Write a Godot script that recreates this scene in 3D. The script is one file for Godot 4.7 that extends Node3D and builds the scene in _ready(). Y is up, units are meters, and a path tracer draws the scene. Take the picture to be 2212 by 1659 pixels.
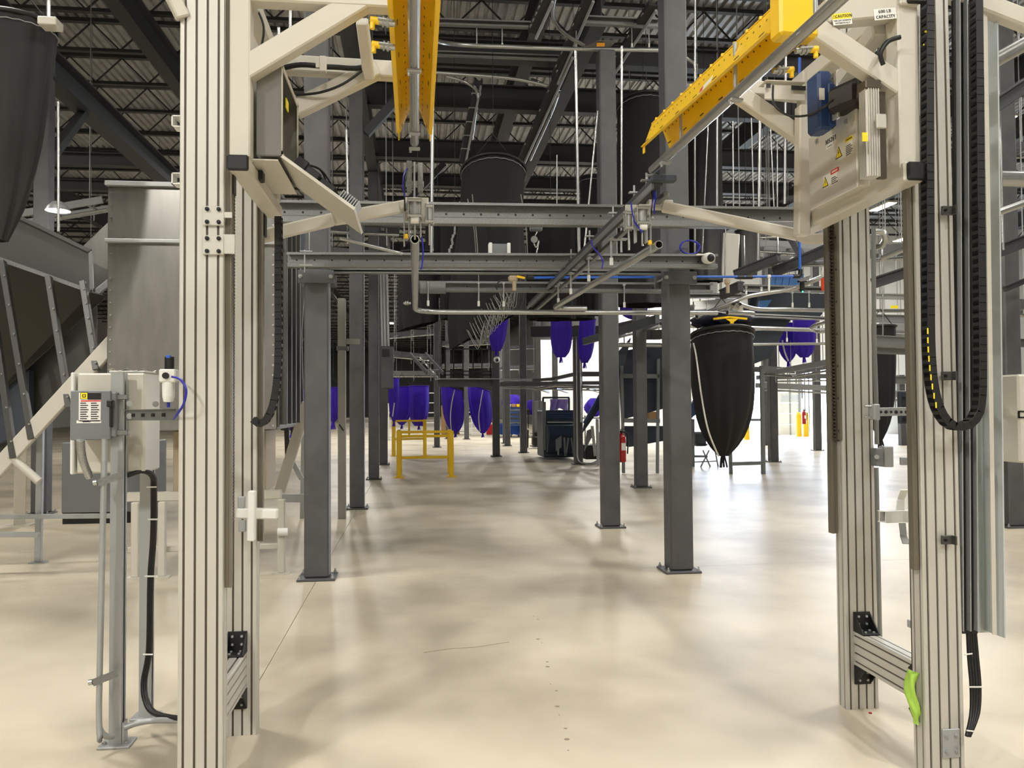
extends Node3D
# Distribution hall with two overhead-rail lifts. Building axes: x across the aisle, -z down the aisle, y up, metres.

const FPX := 1750.0
const EYE := Vector3(0, 1.45, 0)
const LAMP_SPOTS := ["behind the camera, above the stainless conveyor side", "behind the camera, above the right lift side", "well behind the camera over the aisle's middle", "above the bend of the steep conveyor, out of frame", "above the right frame edge, out of frame", "over the aisle between the left lift and its column", "over the aisle between the right lift and its column", "over the area right of the slim chipped column", "glowing right of the widest column, below the capacity arm", "at the far right beyond the cable chain", "over the stainless conveyor at the left edge", "high behind the crooked black bag", "high behind the widest right column", "seen between the right lift's two posts", "at the far left behind the stainless hopper", "close in front of the white office wall", "high over the guard column", "hung beside the white office wall's end", "at the right end of the dock wall", "over the racks behind the purple pair", "behind the camera dome column, high up", "deep in the hall on its left, fifth row from the lifts", "deep in the hall on its right, fifth row from the lifts", "deep in the hall, third lamp from its end wall", "deep in the hall, second lamp from its end wall", "last in the hall, next to its end wall"]
var cb: Basis
var M := {}
var taken := {}

class MB:
	var v := PackedVector3Array()
	var n := PackedVector3Array()
	func tri(a: Vector3, b: Vector3, c: Vector3, na: Vector3, nb: Vector3, nc: Vector3) -> void:
		v.append(a); v.append(c); v.append(b)
		n.append(na); n.append(nc); n.append(nb)
	func face(p: Array, out: Vector3) -> void:   # flat polygon, turned so that it faces OUT
		var nn: Vector3 = (p[1] - p[0]).cross(p[2] - p[0])
		if nn.length_squared() < 1e-16:
			nn = (p[2] - p[0]).cross(p[p.size() - 1] - p[0])
		nn = nn.normalized()
		var q := p
		if nn.dot(out) < 0:
			nn = -nn
			q = p.duplicate(); q.reverse()
		for i in range(1, q.size() - 1):
			tri(q[0], q[i], q[i + 1], nn, nn, nn)
	func box(c: Vector3, s: Vector3, b := Basis(), bv := 0.0) -> MB:
		var h := s * 0.5
		bv = min(bv, min(h.x, min(h.y, h.z)) * 0.6)
		var pt := func(sg: Array, a: int) -> Vector3:
			var q := Vector3.ZERO
			for k in 3:
				q[k] = sg[k] * (h[k] if k == a else h[k] - bv)
			return c + b * q
		for a in 3:
			var e := (a + 1) % 3
			var f := (a + 2) % 3
			for sa in [-1, 1]:
				var o := Vector3.ZERO
				o[a] = sa
				var ps := []
				for w in [[-1, -1], [1, -1], [1, 1], [-1, 1]]:
					var sg := [0, 0, 0]
					sg[a] = sa; sg[e] = w[0]; sg[f] = w[1]
					ps.append(pt.call(sg, a))
				face(ps, b * o)
				if bv > 0:
					for se in [-1, 1]:
						var s1 := [0, 0, 0]
						s1[a] = sa; s1[e] = se; s1[f] = -1
						var s2 := s1.duplicate(); s2[f] = 1
						o[e] = se
						face([pt.call(s1, a), pt.call(s2, a), pt.call(s2, e), pt.call(s1, e)], b * o)
						o[e] = 0
						if a == 0:
							for sf in [-1, 1]:
								var s3 := [sa, se, sf]
								face([pt.call(s3, 0), pt.call(s3, 1), pt.call(s3, 2)], b * Vector3(sa, se, sf))
		return self
	func bar(a: Vector3, c: Vector3, w: float, h: float, up := Vector3.UP, bv := 0.0) -> MB:   # box from a to c, w across, h along up
		var z := (c - a).normalized()
		if abs(z.dot(up)) > 0.99:
			up = Vector3.BACK if abs(z.z) < 0.9 else Vector3.RIGHT
		var x := up.cross(z).normalized()
		return box((a + c) * 0.5, Vector3(w, h, (c - a).length()), Basis(x, z.cross(x), z), bv)
	func tube(p: Array, r: float, seg := 8, caps := true) -> MB:
		var rings := []
		var t0: Vector3 = (p[1] - p[0]).normalized()
		var u: Vector3 = t0.cross(Vector3.UP if abs(t0.y) < 0.9 else Vector3.RIGHT).normalized()
		for i in p.size():
			var t: Vector3
			if i == 0: t = t0
			elif i == p.size() - 1: t = (p[i] - p[i - 1]).normalized()
			else: t = ((p[i + 1] - p[i]).normalized() + (p[i] - p[i - 1]).normalized()).normalized()
			u = (u - t * u.dot(t)).normalized()
			var w := t.cross(u)
			var ring := []
			for k in seg:
				var a := TAU * k / seg
				ring.append(u * cos(a) + w * sin(a))
			rings.append(ring)
		for i in p.size() - 1:
			for k in seg:
				var l := (k + 1) % seg
				var a0: Vector3 = rings[i][k]; var a1: Vector3 = rings[i][l]
				var b0: Vector3 = rings[i + 1][k]; var b1: Vector3 = rings[i + 1][l]
				tri(p[i] + a0 * r, p[i] + a1 * r, p[i + 1] + b1 * r, a0, a1, b1)
				tri(p[i] + a0 * r, p[i + 1] + b1 * r, p[i + 1] + b0 * r, a0, b1, b0)
		if caps:
			for e in [0, p.size() - 1]:
				var ps := []
				for k in seg: ps.append(p[e] + rings[e][k] * r)
				face(ps, (p[0] - p[1]) if e == 0 else (p[e] - p[e - 1]))
		return self
	func cyl(a: Vector3, c: Vector3, r: float, seg := 14) -> MB:
		return tube([a, c], r, seg)
	func pipe(p: Array, r: float, seg := 12, wall := 0.005) -> MB:   # open-ended
		tube(p, r, seg, false)
		for e in [[p[0], p[1]], [p[p.size() - 1], p[p.size() - 2]]]:
			var y: Vector3 = (e[1] - e[0]).normalized()
			var x := y.cross(Vector3.UP if absf(y.y) < 0.9 else Vector3.RIGHT).normalized()
			lathe(e[0], [Vector2(r - wall, 0), Vector2(r, 0)], seg, Basis(x, y, x.cross(y)))
		var inner := MB.new()
		inner.tube(p, r - wall, seg, false)
		for i in range(0, inner.v.size(), 3):
			tri(inner.v[i], inner.v[i + 1], inner.v[i + 2], -inner.n[i], -inner.n[i + 1], -inner.n[i + 2])
		return self
	func lathe(o: Vector3, prof: Array, seg := 20, ax := Basis()) -> MB:   # prof of Vector2(r, y)
		for i in prof.size() - 1:
			var d: Vector2 = prof[i + 1] - prof[i]
			var nn := Vector2(d.y, -d.x).normalized()
			for k in seg:
				var a := TAU * k / seg
				var c := TAU * (k + 1) / seg
				var f := func(q: Vector2, g: float) -> Vector3: return o + ax * Vector3(q.x * cos(g), q.y, q.x * sin(g))
				var na := ax * Vector3(nn.x * cos(a), nn.y, nn.x * sin(a))
				var nc := ax * Vector3(nn.x * cos(c), nn.y, nn.x * sin(c))
				tri(f.call(prof[i], a), f.call(prof[i + 1], c), f.call(prof[i], c), na, nc, nc)
				tri(f.call(prof[i], a), f.call(prof[i + 1], a), f.call(prof[i + 1], c), na, na, nc)
		return self
	func prism(poly: Array, t: Transform3D, depth: float) -> MB:   # outline in t's x,y plane pushed along t's z
		var pp := PackedVector2Array(poly)
		if Geometry2D.is_polygon_clockwise(pp): pp.reverse()
		var zz := t.basis.z * depth
		var idx := Geometry2D.triangulate_polygon(pp)
		var flip := t.basis.x.cross(t.basis.y).dot(t.basis.z) * depth < 0
		for i in range(0, idx.size(), 3):
			var a := t * Vector3(pp[idx[i]].x, pp[idx[i]].y, 0)
			var b := t * Vector3(pp[idx[i + 1]].x, pp[idx[i + 1]].y, 0)
			var c := t * Vector3(pp[idx[i + 2]].x, pp[idx[i + 2]].y, 0)
			face([a, b, c], -zz)
			face([a + zz, b + zz, c + zz], zz)
		for i in pp.size():
			var p := pp[i]
			var q := pp[(i + 1) % pp.size()]
			var a := t * Vector3(p.x, p.y, 0)
			var b := t * Vector3(q.x, q.y, 0)
			face([a, b, b + zz, a + zz], t.basis * Vector3(q.y - p.y, p.x - q.x, 0))
		return self
	func quad(a: Vector3, b: Vector3, c: Vector3, d: Vector3, th: float) -> MB:   # slab on a b c d, thickened both ways
		var nn := (b - a).cross(d - a).normalized() * th * 0.5
		face([a + nn, b + nn, c + nn, d + nn], nn)
		face([a - nn, b - nn, c - nn, d - nn], -nn)
		var p := [a, b, c, d]
		var m := (a + b + c + d) / 4
		for i in 4:
			var e: Vector3 = p[i]; var f: Vector3 = p[(i + 1) % 4]
			face([e + nn, f + nn, f - nn, e - nn], (e + f) / 2 - m)
		return self
	func grid(pts: Array, closed: bool) -> MB:   # rows of points, smooth; closed joins the ends of each row
		var R := pts.size()
		var K: int = pts[0].size()
		var nr := []
		for i in R:
			var row := []
			for k in K:
				var kp := (k + 1) % K if closed else mini(k + 1, K - 1)
				var km := (k - 1 + K) % K if closed else maxi(k - 1, 0)
				var du: Vector3 = pts[i][kp] - pts[i][km]
				var dv: Vector3 = pts[mini(i + 1, R - 1)][k] - pts[maxi(i - 1, 0)][k]
				row.append(du.cross(dv).normalized())
			nr.append(row)
		for i in R - 1:
			for k in (K if closed else K - 1):
				var l := (k + 1) % K
				tri(pts[i][k], pts[i][l], pts[i + 1][l], nr[i][k], nr[i][l], nr[i + 1][l])
				tri(pts[i][k], pts[i + 1][l], pts[i + 1][k], nr[i][k], nr[i + 1][l], nr[i + 1][k])
		return self
	func mesh(off: Vector3) -> ArrayMesh:
		var a := []
		a.resize(Mesh.ARRAY_MAX)
		if off != Vector3.ZERO:
			for i in v.size(): v[i] -= off
		a[Mesh.ARRAY_VERTEX] = v
		a[Mesh.ARRAY_NORMAL] = n
		var m := ArrayMesh.new()
		m.add_surface_from_arrays(Mesh.PRIMITIVE_TRIANGLES, a)
		return m

# --- pixels to places in the hall
func ray(x: float, y: float) -> Vector3: return cb * Vector3((x - 1106) / FPX, (829.5 - y) / FPX, -1)
func P(x: float, y: float, d: float) -> Vector3:
	var r := ray(x, y)
	return EYE + r * (d / -r.z)
func PX(x: float, y: float, X: float) -> Vector3:
	var r := ray(x, y)
	return EYE + r * (X / r.x)
func PY(x: float, y: float, h: float) -> Vector3:
	var r := ray(x, y)
	return EYE + r * ((h - EYE.y) / r.y)
func V(x: float, y: float, z: float) -> Vector3: return Vector3(x, y, z)
func mb() -> MB: return MB.new()

# --- naming
func numbered(called: String, parent: Node) -> String:
	var k := str(parent.get_instance_id()) + called
	var c: int = taken.get(k, 0)
	taken[k] = c + 1
	return called if c == 0 else "%s_%03d" % [called, c]
func thing(called: String, label: String, category: String, at := Vector3.ZERO, group := "") -> Node3D:
	var o := Node3D.new()
	o.name = numbered(called, self)
	add_child(o, true)
	o.position = at
	return tag(o, label, category, group)
func tag(o: Node3D, label: String, category: String, group := "") -> Node3D:
	o.set_meta("label", label)
	o.set_meta("category", category)
	o.set_meta("kind", "thing")
	if group != "": o.set_meta("group", group)
	return o
func obj(called: String, b: MB, m: Material, parent: Node = self, label := "") -> MeshInstance3D:
	var off := Vector3.ZERO
	var q := parent
	while q != self:
		off += (q as Node3D).position
		q = q.get_parent()
	return put(called, b.mesh(off), m, parent, label)
func put(called: String, me: Mesh, m: Material, parent: Node = self, label := "") -> MeshInstance3D:
	var o := MeshInstance3D.new()
	o.mesh = me
	o.material_override = m
	o.name = numbered(called, parent)
	parent.add_child(o, true)
	if label != "": o.set_meta("label", label)
	return o
func one(called: String, b: MB, m: Material, label: String, category: String, group := "") -> MeshInstance3D:
	var o := obj(called, b, m)
	tag(o, label, category, group)
	return o
func struct(called: String, b: MB, m: Material, parent: Node = self) -> MeshInstance3D:
	var o := obj(called, b, m, parent)
	if parent == self: o.set_meta("kind", "structure")
	return o
func copy(o: Node3D, at: Vector3, label := "") -> Node3D:
	var c: Node3D = o.duplicate()
	c.name = numbered(str(o.name).rstrip("0123456789").trim_suffix("_"), self)
	add_child(c, true)
	c.position = at
	if label != "": c.set_meta("label", label)
	return c
func spl(p: Array, k := 6) -> Array:   # smooth curve through the points
	var out := []
	for i in p.size() - 1:
		var a: Vector3 = p[maxi(i - 1, 0)]; var b: Vector3 = p[i]; var c: Vector3 = p[i + 1]; var d: Vector3 = p[mini(i + 2, p.size() - 1)]
		for j in k:
			out.append(b.cubic_interpolate(c, a, d, float(j) / k))
	out.append(p[-1])
	return out
func bent(p: Array, r: float, k := 6) -> Array:   # straight runs with rounded corners
	var out := [p[0]]
	for i in range(1, p.size() - 1):
		var a: Vector3 = p[i - 1]; var b: Vector3 = p[i]; var c: Vector3 = p[i + 1]
		var e: Vector3 = b + (a - b).limit_length(r)
		var f: Vector3 = b + (c - b).limit_length(r)
		for j in k + 1:
			var t := float(j) / k
			out.append(e.lerp(b, t).lerp(b.lerp(f, t), t))
	out.append(p[-1])
	return out
func words(s: String, h: float, at: Vector3, x: Vector3, up: Vector3, m: Material, parent: Node, called := "lettering", squash := 1.0) -> void:   # raised print centred at a point
	var t := TextMesh.new()
	var f := SystemFont.new()
	f.font_names = PackedStringArray(["Droid Sans"])
	f.font_weight = 700
	t.font = f
	t.text = s
	t.font_size = 32
	t.pixel_size = h / 32.0
	t.depth = 0.001
	t.curve_step = 4.0
	var o := MeshInstance3D.new()
	o.mesh = t
	o.material_override = m
	o.name = numbered(called, parent)
	parent.add_child(o, true)
	var z := x.cross(up).normalized()
	o.transform = Transform3D(Basis(x.normalized() * squash, up.normalized(), z), at - (parent as Node3D).position)

# --- materials
func mat(c: Color, rough := 0.6, metal := 0.0) -> StandardMaterial3D:
	var m := StandardMaterial3D.new()
	m.albedo_color = c
	m.roughness = rough
	m.metallic = metal
	return m
func noise(freq: float, oct: int, ramp: Array, size := 1024, normal := 0.0, sx := 1.0, seed := 3) -> NoiseTexture2D:
	var f := FastNoiseLite.new()
	f.noise_type = FastNoiseLite.TYPE_SIMPLEX_SMOOTH
	f.frequency = freq
	f.fractal_octaves = oct
	f.fractal_gain = 0.55
	f.seed = seed
	var t := NoiseTexture2D.new()
	t.width = size; t.height = int(size * sx); t.seamless = sx == 1.0; t.noise = f
	t.generate_mipmaps = true
	if normal > 0:
		t.as_normal_map = true
		t.bump_strength = normal
	if ramp.size():
		var g := Gradient.new()
		g.offsets = PackedFloat32Array(ramp.map(func(r): return r[0]))
		g.colors = PackedColorArray(ramp.map(func(r): return r[1]))
		t.color_ramp = g
	return t
func grained(m: StandardMaterial3D, tex: Texture2D, scale: Vector3, world := true) -> StandardMaterial3D:
	m.albedo_texture = tex
	m.uv1_triplanar = true
	m.uv1_world_triplanar = world
	m.uv1_scale = scale
	return m

func _ready() -> void:
	# camera
	var cam := Camera3D.new()
	cam.name = "camera"
	cb = Basis(Vector3.UP, deg_to_rad(-6.8)) * Basis(Vector3.RIGHT, deg_to_rad(1.55)) * Basis(Vector3.BACK, deg_to_rad(-0.4))
	add_child(cam)
	cam.transform = Transform3D(cb, EYE)
	cam.fov = rad_to_deg(2 * atan(829.5 / FPX))
	cam.near = 0.05
	cam.far = 300
	# sky and exposure
	var we := WorldEnvironment.new()
	we.name = "world"
	var en := Environment.new()
	var sky := Sky.new()
	var sm := ProceduralSkyMaterial.new()
	sm.sky_top_color = Color(0.62, 0.74, 0.9)
	sm.sky_horizon_color = Color(0.88, 0.92, 0.97)
	sm.ground_bottom_color = Color(0.62, 0.62, 0.6)
	sm.ground_horizon_color = Color(0.85, 0.87, 0.9)
	sm.sun_angle_max = 0
	sky.sky_material = sm
	en.background_mode = Environment.BG_SKY
	en.sky = sky
	en.background_energy_multiplier = 13.0
	en.tonemap_mode = Environment.TONE_MAPPER_LINEAR
	en.tonemap_exposure = 3.55
	en.sdfgi_enabled = true
	en.ssao_enabled = true
	en.ssil_enabled = true
	we.environment = en
	add_child(we)
	# high-bay lamps: x, height, depth, energy
	make_materials()
	var bays := [
		[-4.8, 6.6, -2.4, 17.0], [3.4, 7.6, -1.6, 9.0], [0.6, 8.2, -4.5, 12.0], [-6.5, 8.0, 1.5, 5.0], [7.0, 8.0, 1.0, 6.5],
		[-3.6, 7.4, 5.8, 8.0], [5.2, 7.4, 5.2, 6.5],
		[10.5, 8.2, 9.0, 7.0],
		[14.0, 8.2, 18.0, 9.0], [20.0, 8.2, 14.0, 9.0], [-11.0, 8.2, 13.0, 8.0],
		[-3.2, 8.2, 29.0, 12.0], [7.0, 8.2, 27.0, 12.0], [16.0, 8.2, 26.0, 14.0], [-8.0, 8.2, 27.0, 8.0],
		[7.6, 7.4, 33.8, 18.0], [-3.0, 8.2, 36.0, 12.0], [9.6, 8.2, 32.5, 12.0], [20.0, 8.2, 31.0, 10.0],
		[-3.0, 8.6, 42.0, 10.0], [5.0, 8.6, 43.0, 12.0], [-4.0, 8.6, 54.0, 10.0], [4.5, 8.6, 54.0, 12.0], [-2.0, 8.6, 70.0, 14.0], [5.0, 8.6, 86.0, 16.0], [-4.0, 8.6, 104.0, 16.0]]
	var k := 0
	for b in bays:
		high_bay(b[0], b[1], -b[2], b[3], LAMP_SPOTS[k])
		k += 1
	build_shell()
	build_columns()
	build_lifts()
	build_rails()
	build_left_side()
	build_bags()
	build_back()
	build_overhead()
	build_small()

func high_bay(x: float, y: float, z: float, e: float, spot_name: String) -> void:
	var t := thing("high_bay_lamp", "flat white high-bay lamp " + spot_name, "lamp", V(x, y, z), "high-bay lamps over the hall")
	obj("housing", mb().box(V(x, y + 0.05, z), V(0.34, 0.07, 1.22), Basis(), 0.012), M.cream, t)
	obj("diffuser", mb().box(V(x, y + 0.006, z), V(0.3, 0.012, 1.16)), M.lamp, t)
	for s in [-1, 1]: obj("cable", mb().cyl(V(x, y + 0.08, z + s * 0.5), V(x, 9.99, z + s * 0.5), 0.004, 5), M.dark, t)
	var l := AreaLight3D.new()
	l.name = "lamp_light"
	l.area_size = Vector2(0.3, 1.16)
	l.light_color = Color(1.0, 0.985, 0.955)
	l.light_energy = e
	l.area_range = 60
	l.area_attenuation = 2
	l.shadow_enabled = true
	t.add_child(l)
	l.position = V(0, -0.02, 0)
	l.rotation_degrees = V(-90, 0, 0)

func make_materials() -> void:
	var lamp := mat(Color(1, 0.98, 0.94))
	lamp.emission_enabled = true
	lamp.emission = Color(1, 0.96, 0.88)
	lamp.emission_energy_multiplier = 3.0
	M.lamp = lamp
	M.cream = mat(Color(0.765, 0.75, 0.705), 0.38)
	M.white = mat(Color(0.87, 0.87, 0.85), 0.45)
	M.alu = mat(Color(0.765, 0.755, 0.725), 0.42, 0.35)
	M.slot = mat(Color(0.36, 0.33, 0.29), 0.6, 0.4)
	M.galv = grained(mat(Color(0.54, 0.545, 0.54), 0.38, 0.55), noise(0.03, 4, [[0.0, Color(0.84, 0.84, 0.84)], [1.0, Color(1, 1, 1)]], 512), Vector3.ONE * 4.0)
	M.pipe = mat(Color(0.70, 0.705, 0.70), 0.26, 0.85)
	M.zinc = mat(Color(0.64, 0.65, 0.65), 0.42, 0.4)
	M.sheet = mat(Color(0.74, 0.77, 0.77), 0.4, 0.25)
	M.steel = grained(mat(Color(0.54, 0.535, 0.515), 0.27, 0.6), noise(0.012, 3, [[0.0, Color(0.88, 0.88, 0.88)], [1.0, Color(1, 1, 1)]], 512), Vector3(1.2, 0.25, 1.2))
	M.steel_light = mat(Color(0.83, 0.82, 0.79), 0.3, 0.25)
	M.steel_dark = mat(Color(0.34, 0.34, 0.33), 0.36, 0.6)
	M.rail_brown = mat(Color(0.34, 0.31, 0.27), 0.38, 0.5)
	M.rail_grey = mat(Color(0.47, 0.445, 0.395), 0.35, 0.5)
	M.machine = mat(Color(0.13, 0.2, 0.28), 0.42)
	M.grey = grained(mat(Color(0.345, 0.347, 0.355), 0.5), noise(0.01, 3, [[0.0, Color(0.84, 0.84, 0.84)], [1.0, Color(1, 1, 1)]], 512), Vector3.ONE * 0.5)
	M.beam = mat(Color(0.2, 0.205, 0.215), 0.6)
	M.dark = mat(Color(0.11, 0.11, 0.115), 0.6)
	M.black = mat(Color(0.045, 0.045, 0.048), 0.5)
	M.rubber = mat(Color(0.07, 0.07, 0.075), 0.55)
	M.yellow = mat(Color(0.93, 0.76, 0.10), 0.36)
	M.yellow_tag = mat(Color(0.93, 0.85, 0.12), 0.5)
	M.orange = mat(Color(0.86, 0.27, 0.1), 0.5)
	M.red = mat(Color(0.62, 0.06, 0.06), 0.35)
	M.blue = mat(Color(0.11, 0.23, 0.42), 0.42)
	M.blue_air = mat(Color(0.15, 0.36, 0.75), 0.35)
	M.navy = mat(Color(0.09, 0.14, 0.22), 0.45)
	M.slate = mat(Color(0.2, 0.23, 0.27), 0.5)
	M.hose = mat(Color(0.12, 0.14, 0.62), 0.35)
	M.box_grey = mat(Color(0.44, 0.455, 0.46), 0.45)
	M.print_black = mat(Color(0.06, 0.06, 0.06), 0.7)
	M.print_red = mat(Color(0.78, 0.08, 0.09), 0.6)
	M.stain = mat(Color(0.52, 0.47, 0.40), 0.6)
	M.lime = mat(Color(0.66, 0.82, 0.33), 0.7)
	M.tan = mat(Color(0.66, 0.6, 0.5), 0.6)
	M.wood = mat(Color(0.6, 0.47, 0.32), 0.7)
	M.grey_wall = mat(Color(0.4, 0.4, 0.4), 0.8)
	M.white_wall = mat(Color(0.88, 0.88, 0.86), 0.75)
	var f := mat(Color(0.028, 0.028, 0.03), 0.82)
	f.rim_enabled = true
	f.rim = 0.15
	f.normal_enabled = true
	f.normal_texture = noise(0.03, 2, [], 512, 2.0)
	f.normal_scale = 0.5
	f.uv1_triplanar = true
	f.uv1_scale = Vector3(3, 0.6, 3)
	M.black_cloth = f
	M.cord = mat(Color(0.5, 0.5, 0.48), 0.7)
	M.tan_grey = mat(Color(0.5, 0.49, 0.46), 0.55)
	M.orange_tag = mat(Color(0.9, 0.62, 0.15), 0.5)
	M.sky = mat(Color(0.28, 0.45, 0.68), 0.45)
	M.lilac = mat(Color(0.62, 0.55, 0.85), 0.8)
	M.blue_cloth = mat(Color(0.16, 0.33, 0.72), 0.75)
	M.navy_cloth = mat(Color(0.03, 0.035, 0.13), 0.85)
	M.steel_bright = mat(Color(0.78, 0.75, 0.68), 0.22, 0.9)
	var gl := mat(Color(0.2, 0.9, 0.6))
	gl.emission_enabled = true
	gl.emission = Color(0.2, 1.0, 0.6)
	gl.emission_energy_multiplier = 2.0
	M.green_lamp = gl
	var wg := mat(Color(0.9, 0.95, 1.0, 0.15), 0.02)
	wg.transparency = BaseMaterial3D.TRANSPARENCY_ALPHA
	M.window_glass = wg
	var p: StandardMaterial3D = f.duplicate()
	p.albedo_color = Color(0.26, 0.15, 0.70)
	p.backlight_enabled = true
	p.backlight = Color(0.25, 0.15, 0.6)
	M.purple = p
	# deck: galvanised roof sheet, and the polished concrete
	M.deck = grained(mat(Color(0.74, 0.74, 0.74), 0.42, 0.2), noise(0.008, 4, [[0.0, Color(0.75, 0.75, 0.75)], [1.0, Color(1, 1, 1)]], 512), Vector3.ONE * 0.3)
	var c := mat(Color(1, 1, 1), 0.42)
	grained(c, noise(0.011, 8, [[0.0, Color(0.62, 0.58, 0.51)], [0.35, Color(0.71, 0.67, 0.595)], [0.5, Color(0.755, 0.715, 0.635)], [0.65, Color(0.785, 0.745, 0.665)], [1.0, Color(0.82, 0.78, 0.70)]], 2048, 0.0, 0.9999, 11), Vector3(1.0 / 48, 1.0 / 48, 1.0 / 48))
	c.uv1_offset = Vector3(0.45, 0.0, 0.8)
	c.metallic_specular = 0.35
	M.floor = c

func build_shell() -> void:
	# floor slabs, jointed along the column lines
	var fl := Node3D.new()
	fl.name = "floor"
	add_child(fl)
	fl.set_meta("kind", "structure")
	var st := PY(1160, 1350, 0)
	for i in 13:
		var c := PY(1152 + i * 6.6 + 4 * sin(i * 2.0), 1322 + i * 25 + 9 * cos(i * 3.0), 0)
		obj("stain", mb().lathe(c, [Vector2(0.005 + 0.004 * (i % 3), 0.0), Vector2(0.004, 0.0006), Vector2(0, 0.0007)], 9), M.stain, fl)
	obj("scratch", mb().tube([PY(915, 1410, 0), PY(970, 1402, 0), PY(1030, 1398, 0), PY(1100, 1387, 0)], 0.0025, 5), M.stain, fl)
	obj("subbase", mb().box(V(2, -0.2, -55), V(60, 0.28, 130)), M.dark, fl)
	var xs := [-28.0, -18.0, -12.0, -5.15, -0.83, 8.9, 14.5, 22.0, 32.0]
	var zs := [10.0, 3.0, -2.35, -7.07, -11.79, -16.46, -20.6, -28.8, -38.0, -50.0, -66.0, -90.0, -120.0]
	for i in xs.size() - 1:
		for j in zs.size() - 1:
			obj("slab", mb().box(V((xs[i] + xs[i + 1]) / 2, -0.03, (zs[j] + zs[j + 1]) / 2), V(xs[i + 1] - xs[i] - 0.004, 0.06, zs[j] - zs[j + 1] - 0.004), Basis(), 0.0015), M.floor, fl)
	# roof: ribbed deck on bar joists and girders
	var ce := Node3D.new()
	ce.name = "ceiling"
	add_child(ce)
	ce.set_meta("kind", "structure")
	var b := mb()
	var x := -28.0
	while x < 32.0:
		for q in [[0.0, 0.0, 0.1, 0.0], [0.1, 0.0, 0.125, 0.06], [0.125, 0.06, 0.175, 0.06], [0.175, 0.06, 0.2, 0.0]]:
			b.face([V(x + q[0], 9.98 + q[1], 10), V(x + q[2], 9.98 + q[3], 10), V(x + q[2], 9.98 + q[3], -120 if x < 9.3 else -36), V(x + q[0], 9.98 + q[1], -120 if x < 9.3 else -36)], Vector3.DOWN)
		x += 0.2
	obj("deck", b, M.deck, ce)
	obj("roofing", mb().box(V(2, 10.25, -13), V(60.4, 0.4, 46.4)).box(V(-9.4, 10.25, -78.2), V(37.6, 0.4, 84.0)), M.dark, ce)
	var z := -12.9
	while z > -119:
		var j := mb()
		var xe := 32.0 if z > -36 else 9.1
		j.box(V(xe / 2 - 14, 9.93, z), V(xe + 28, 0.08, 0.13))
		j.box(V(xe / 2 - 14, 9.28, z), V(xe + 28, 0.07, 0.12))
		var k := -28.0
		while k < xe - 1.0:
			j.bar(V(k, 9.3, z), V(k + 0.6, 9.9, z), 0.03, 0.03)
			j.bar(V(k + 0.6, 9.9, z), V(k + 1.2, 9.3, z), 0.03, 0.03)
			k += 1.2
		obj("roof_joist", j, M.beam, ce)
		z -= 1.85 if z > -40 else 3.0
	for gx in [-12.0, -5.15, 2.28, 8.9, 16.0, 24.0]:
		var g := mb()
		var gl := 129.0 if gx < 9 else 45.0
		var gz := 9.5 - gl / 2
		g.box(V(gx, 9.0, gz), V(0.28, 0.03, gl)).box(V(gx, 8.72, gz), V(0.02, 0.55, gl)).box(V(gx, 8.45, gz), V(0.28, 0.03, gl))
		obj("roof_girder", g, M.beam, ce)
	# walls
	struct("wall_left", mb().box(V(-28.2, 5, -55), V(0.4, 10.4, 130.8)), M.white_wall)
	struct("wall_right", mb().box(V(32.2, 5, -13), V(0.4, 10.4, 46.8)), M.white_wall)
	struct("wall_near", mb().box(V(2, 5, 10.2), V(60, 10.4, 0.4)), M.white_wall)
	struct("wall_far", mb().box(V(-9.35, 5, -120.2), V(37.3, 10.4, 0.4)), M.grey_wall)
	# the dock wall on the right, with its doorways
	struct("wall_back", mb().box(V(9.2, 5, -78), V(0.3, 10.4, 84.2)), M.grey_wall)
	var w := mb()
	var dz := -36.0
	var doors := [[12.6, 16.6, 3.0], [16.8, 17.8, 3.0], [17.95, 22.0, 3.2], [25.2, 27.6, 3.0]]
	var last := 9.2
	for d in doors:
		w.box(V((last + d[0]) / 2, 5, dz), V(d[0] - last, 10.4, 0.3))
		w.box(V((d[0] + d[1]) / 2, (d[2] + 10.2) / 2, dz), V(d[1] - d[0], 10.2 - d[2], 0.3))
		last = d[1]
	w.box(V((last + 32) / 2, 5, dz), V(32 - last, 10.4, 0.3))
	struct("wall_dock", w, M.white_wall)
	struct("ground", mb().box(V(35, -0.1, -66), V(51, 0.1, 59)), mat(Color(0.75, 0.75, 0.73), 0.9))
	# white office block that ends below the roof
	struct("wall_office", mb().box(V(7.3, 2.2, -36), V(3.5, 4.4, 0.3), Basis(), 0.01), M.white_wall)

func column(x: float, z: float, h: float, label: String, w := 0.203) -> Node3D:
	var t := thing("steel_column", label, "column", V(x, 0, z), "dark grey steel columns of the hall")
	obj("shaft", mb().box(V(x, h / 2 + 0.02, z), V(w, h, w), Basis(), 0.014), M.grey, t)
	obj("base_plate", mb().box(V(x, 0.01, z), V(w + 0.11, 0.02, w + 0.09), Basis(), 0.003), M.grey, t)
	for s in [[-1, -1], [1, -1], [-1, 1], [1, 1]]:
		var p := V(x + s[0] * (w / 2 + 0.032), 0.02, z + s[1] * (w / 2 + 0.022))
		obj("anchor_bolt", mb().cyl(p, p + V(0, 0.016, 0), 0.014, 6).cyl(p, p + V(0, 0.035, 0), 0.007, 6), M.zinc, t)
	return t

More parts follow.
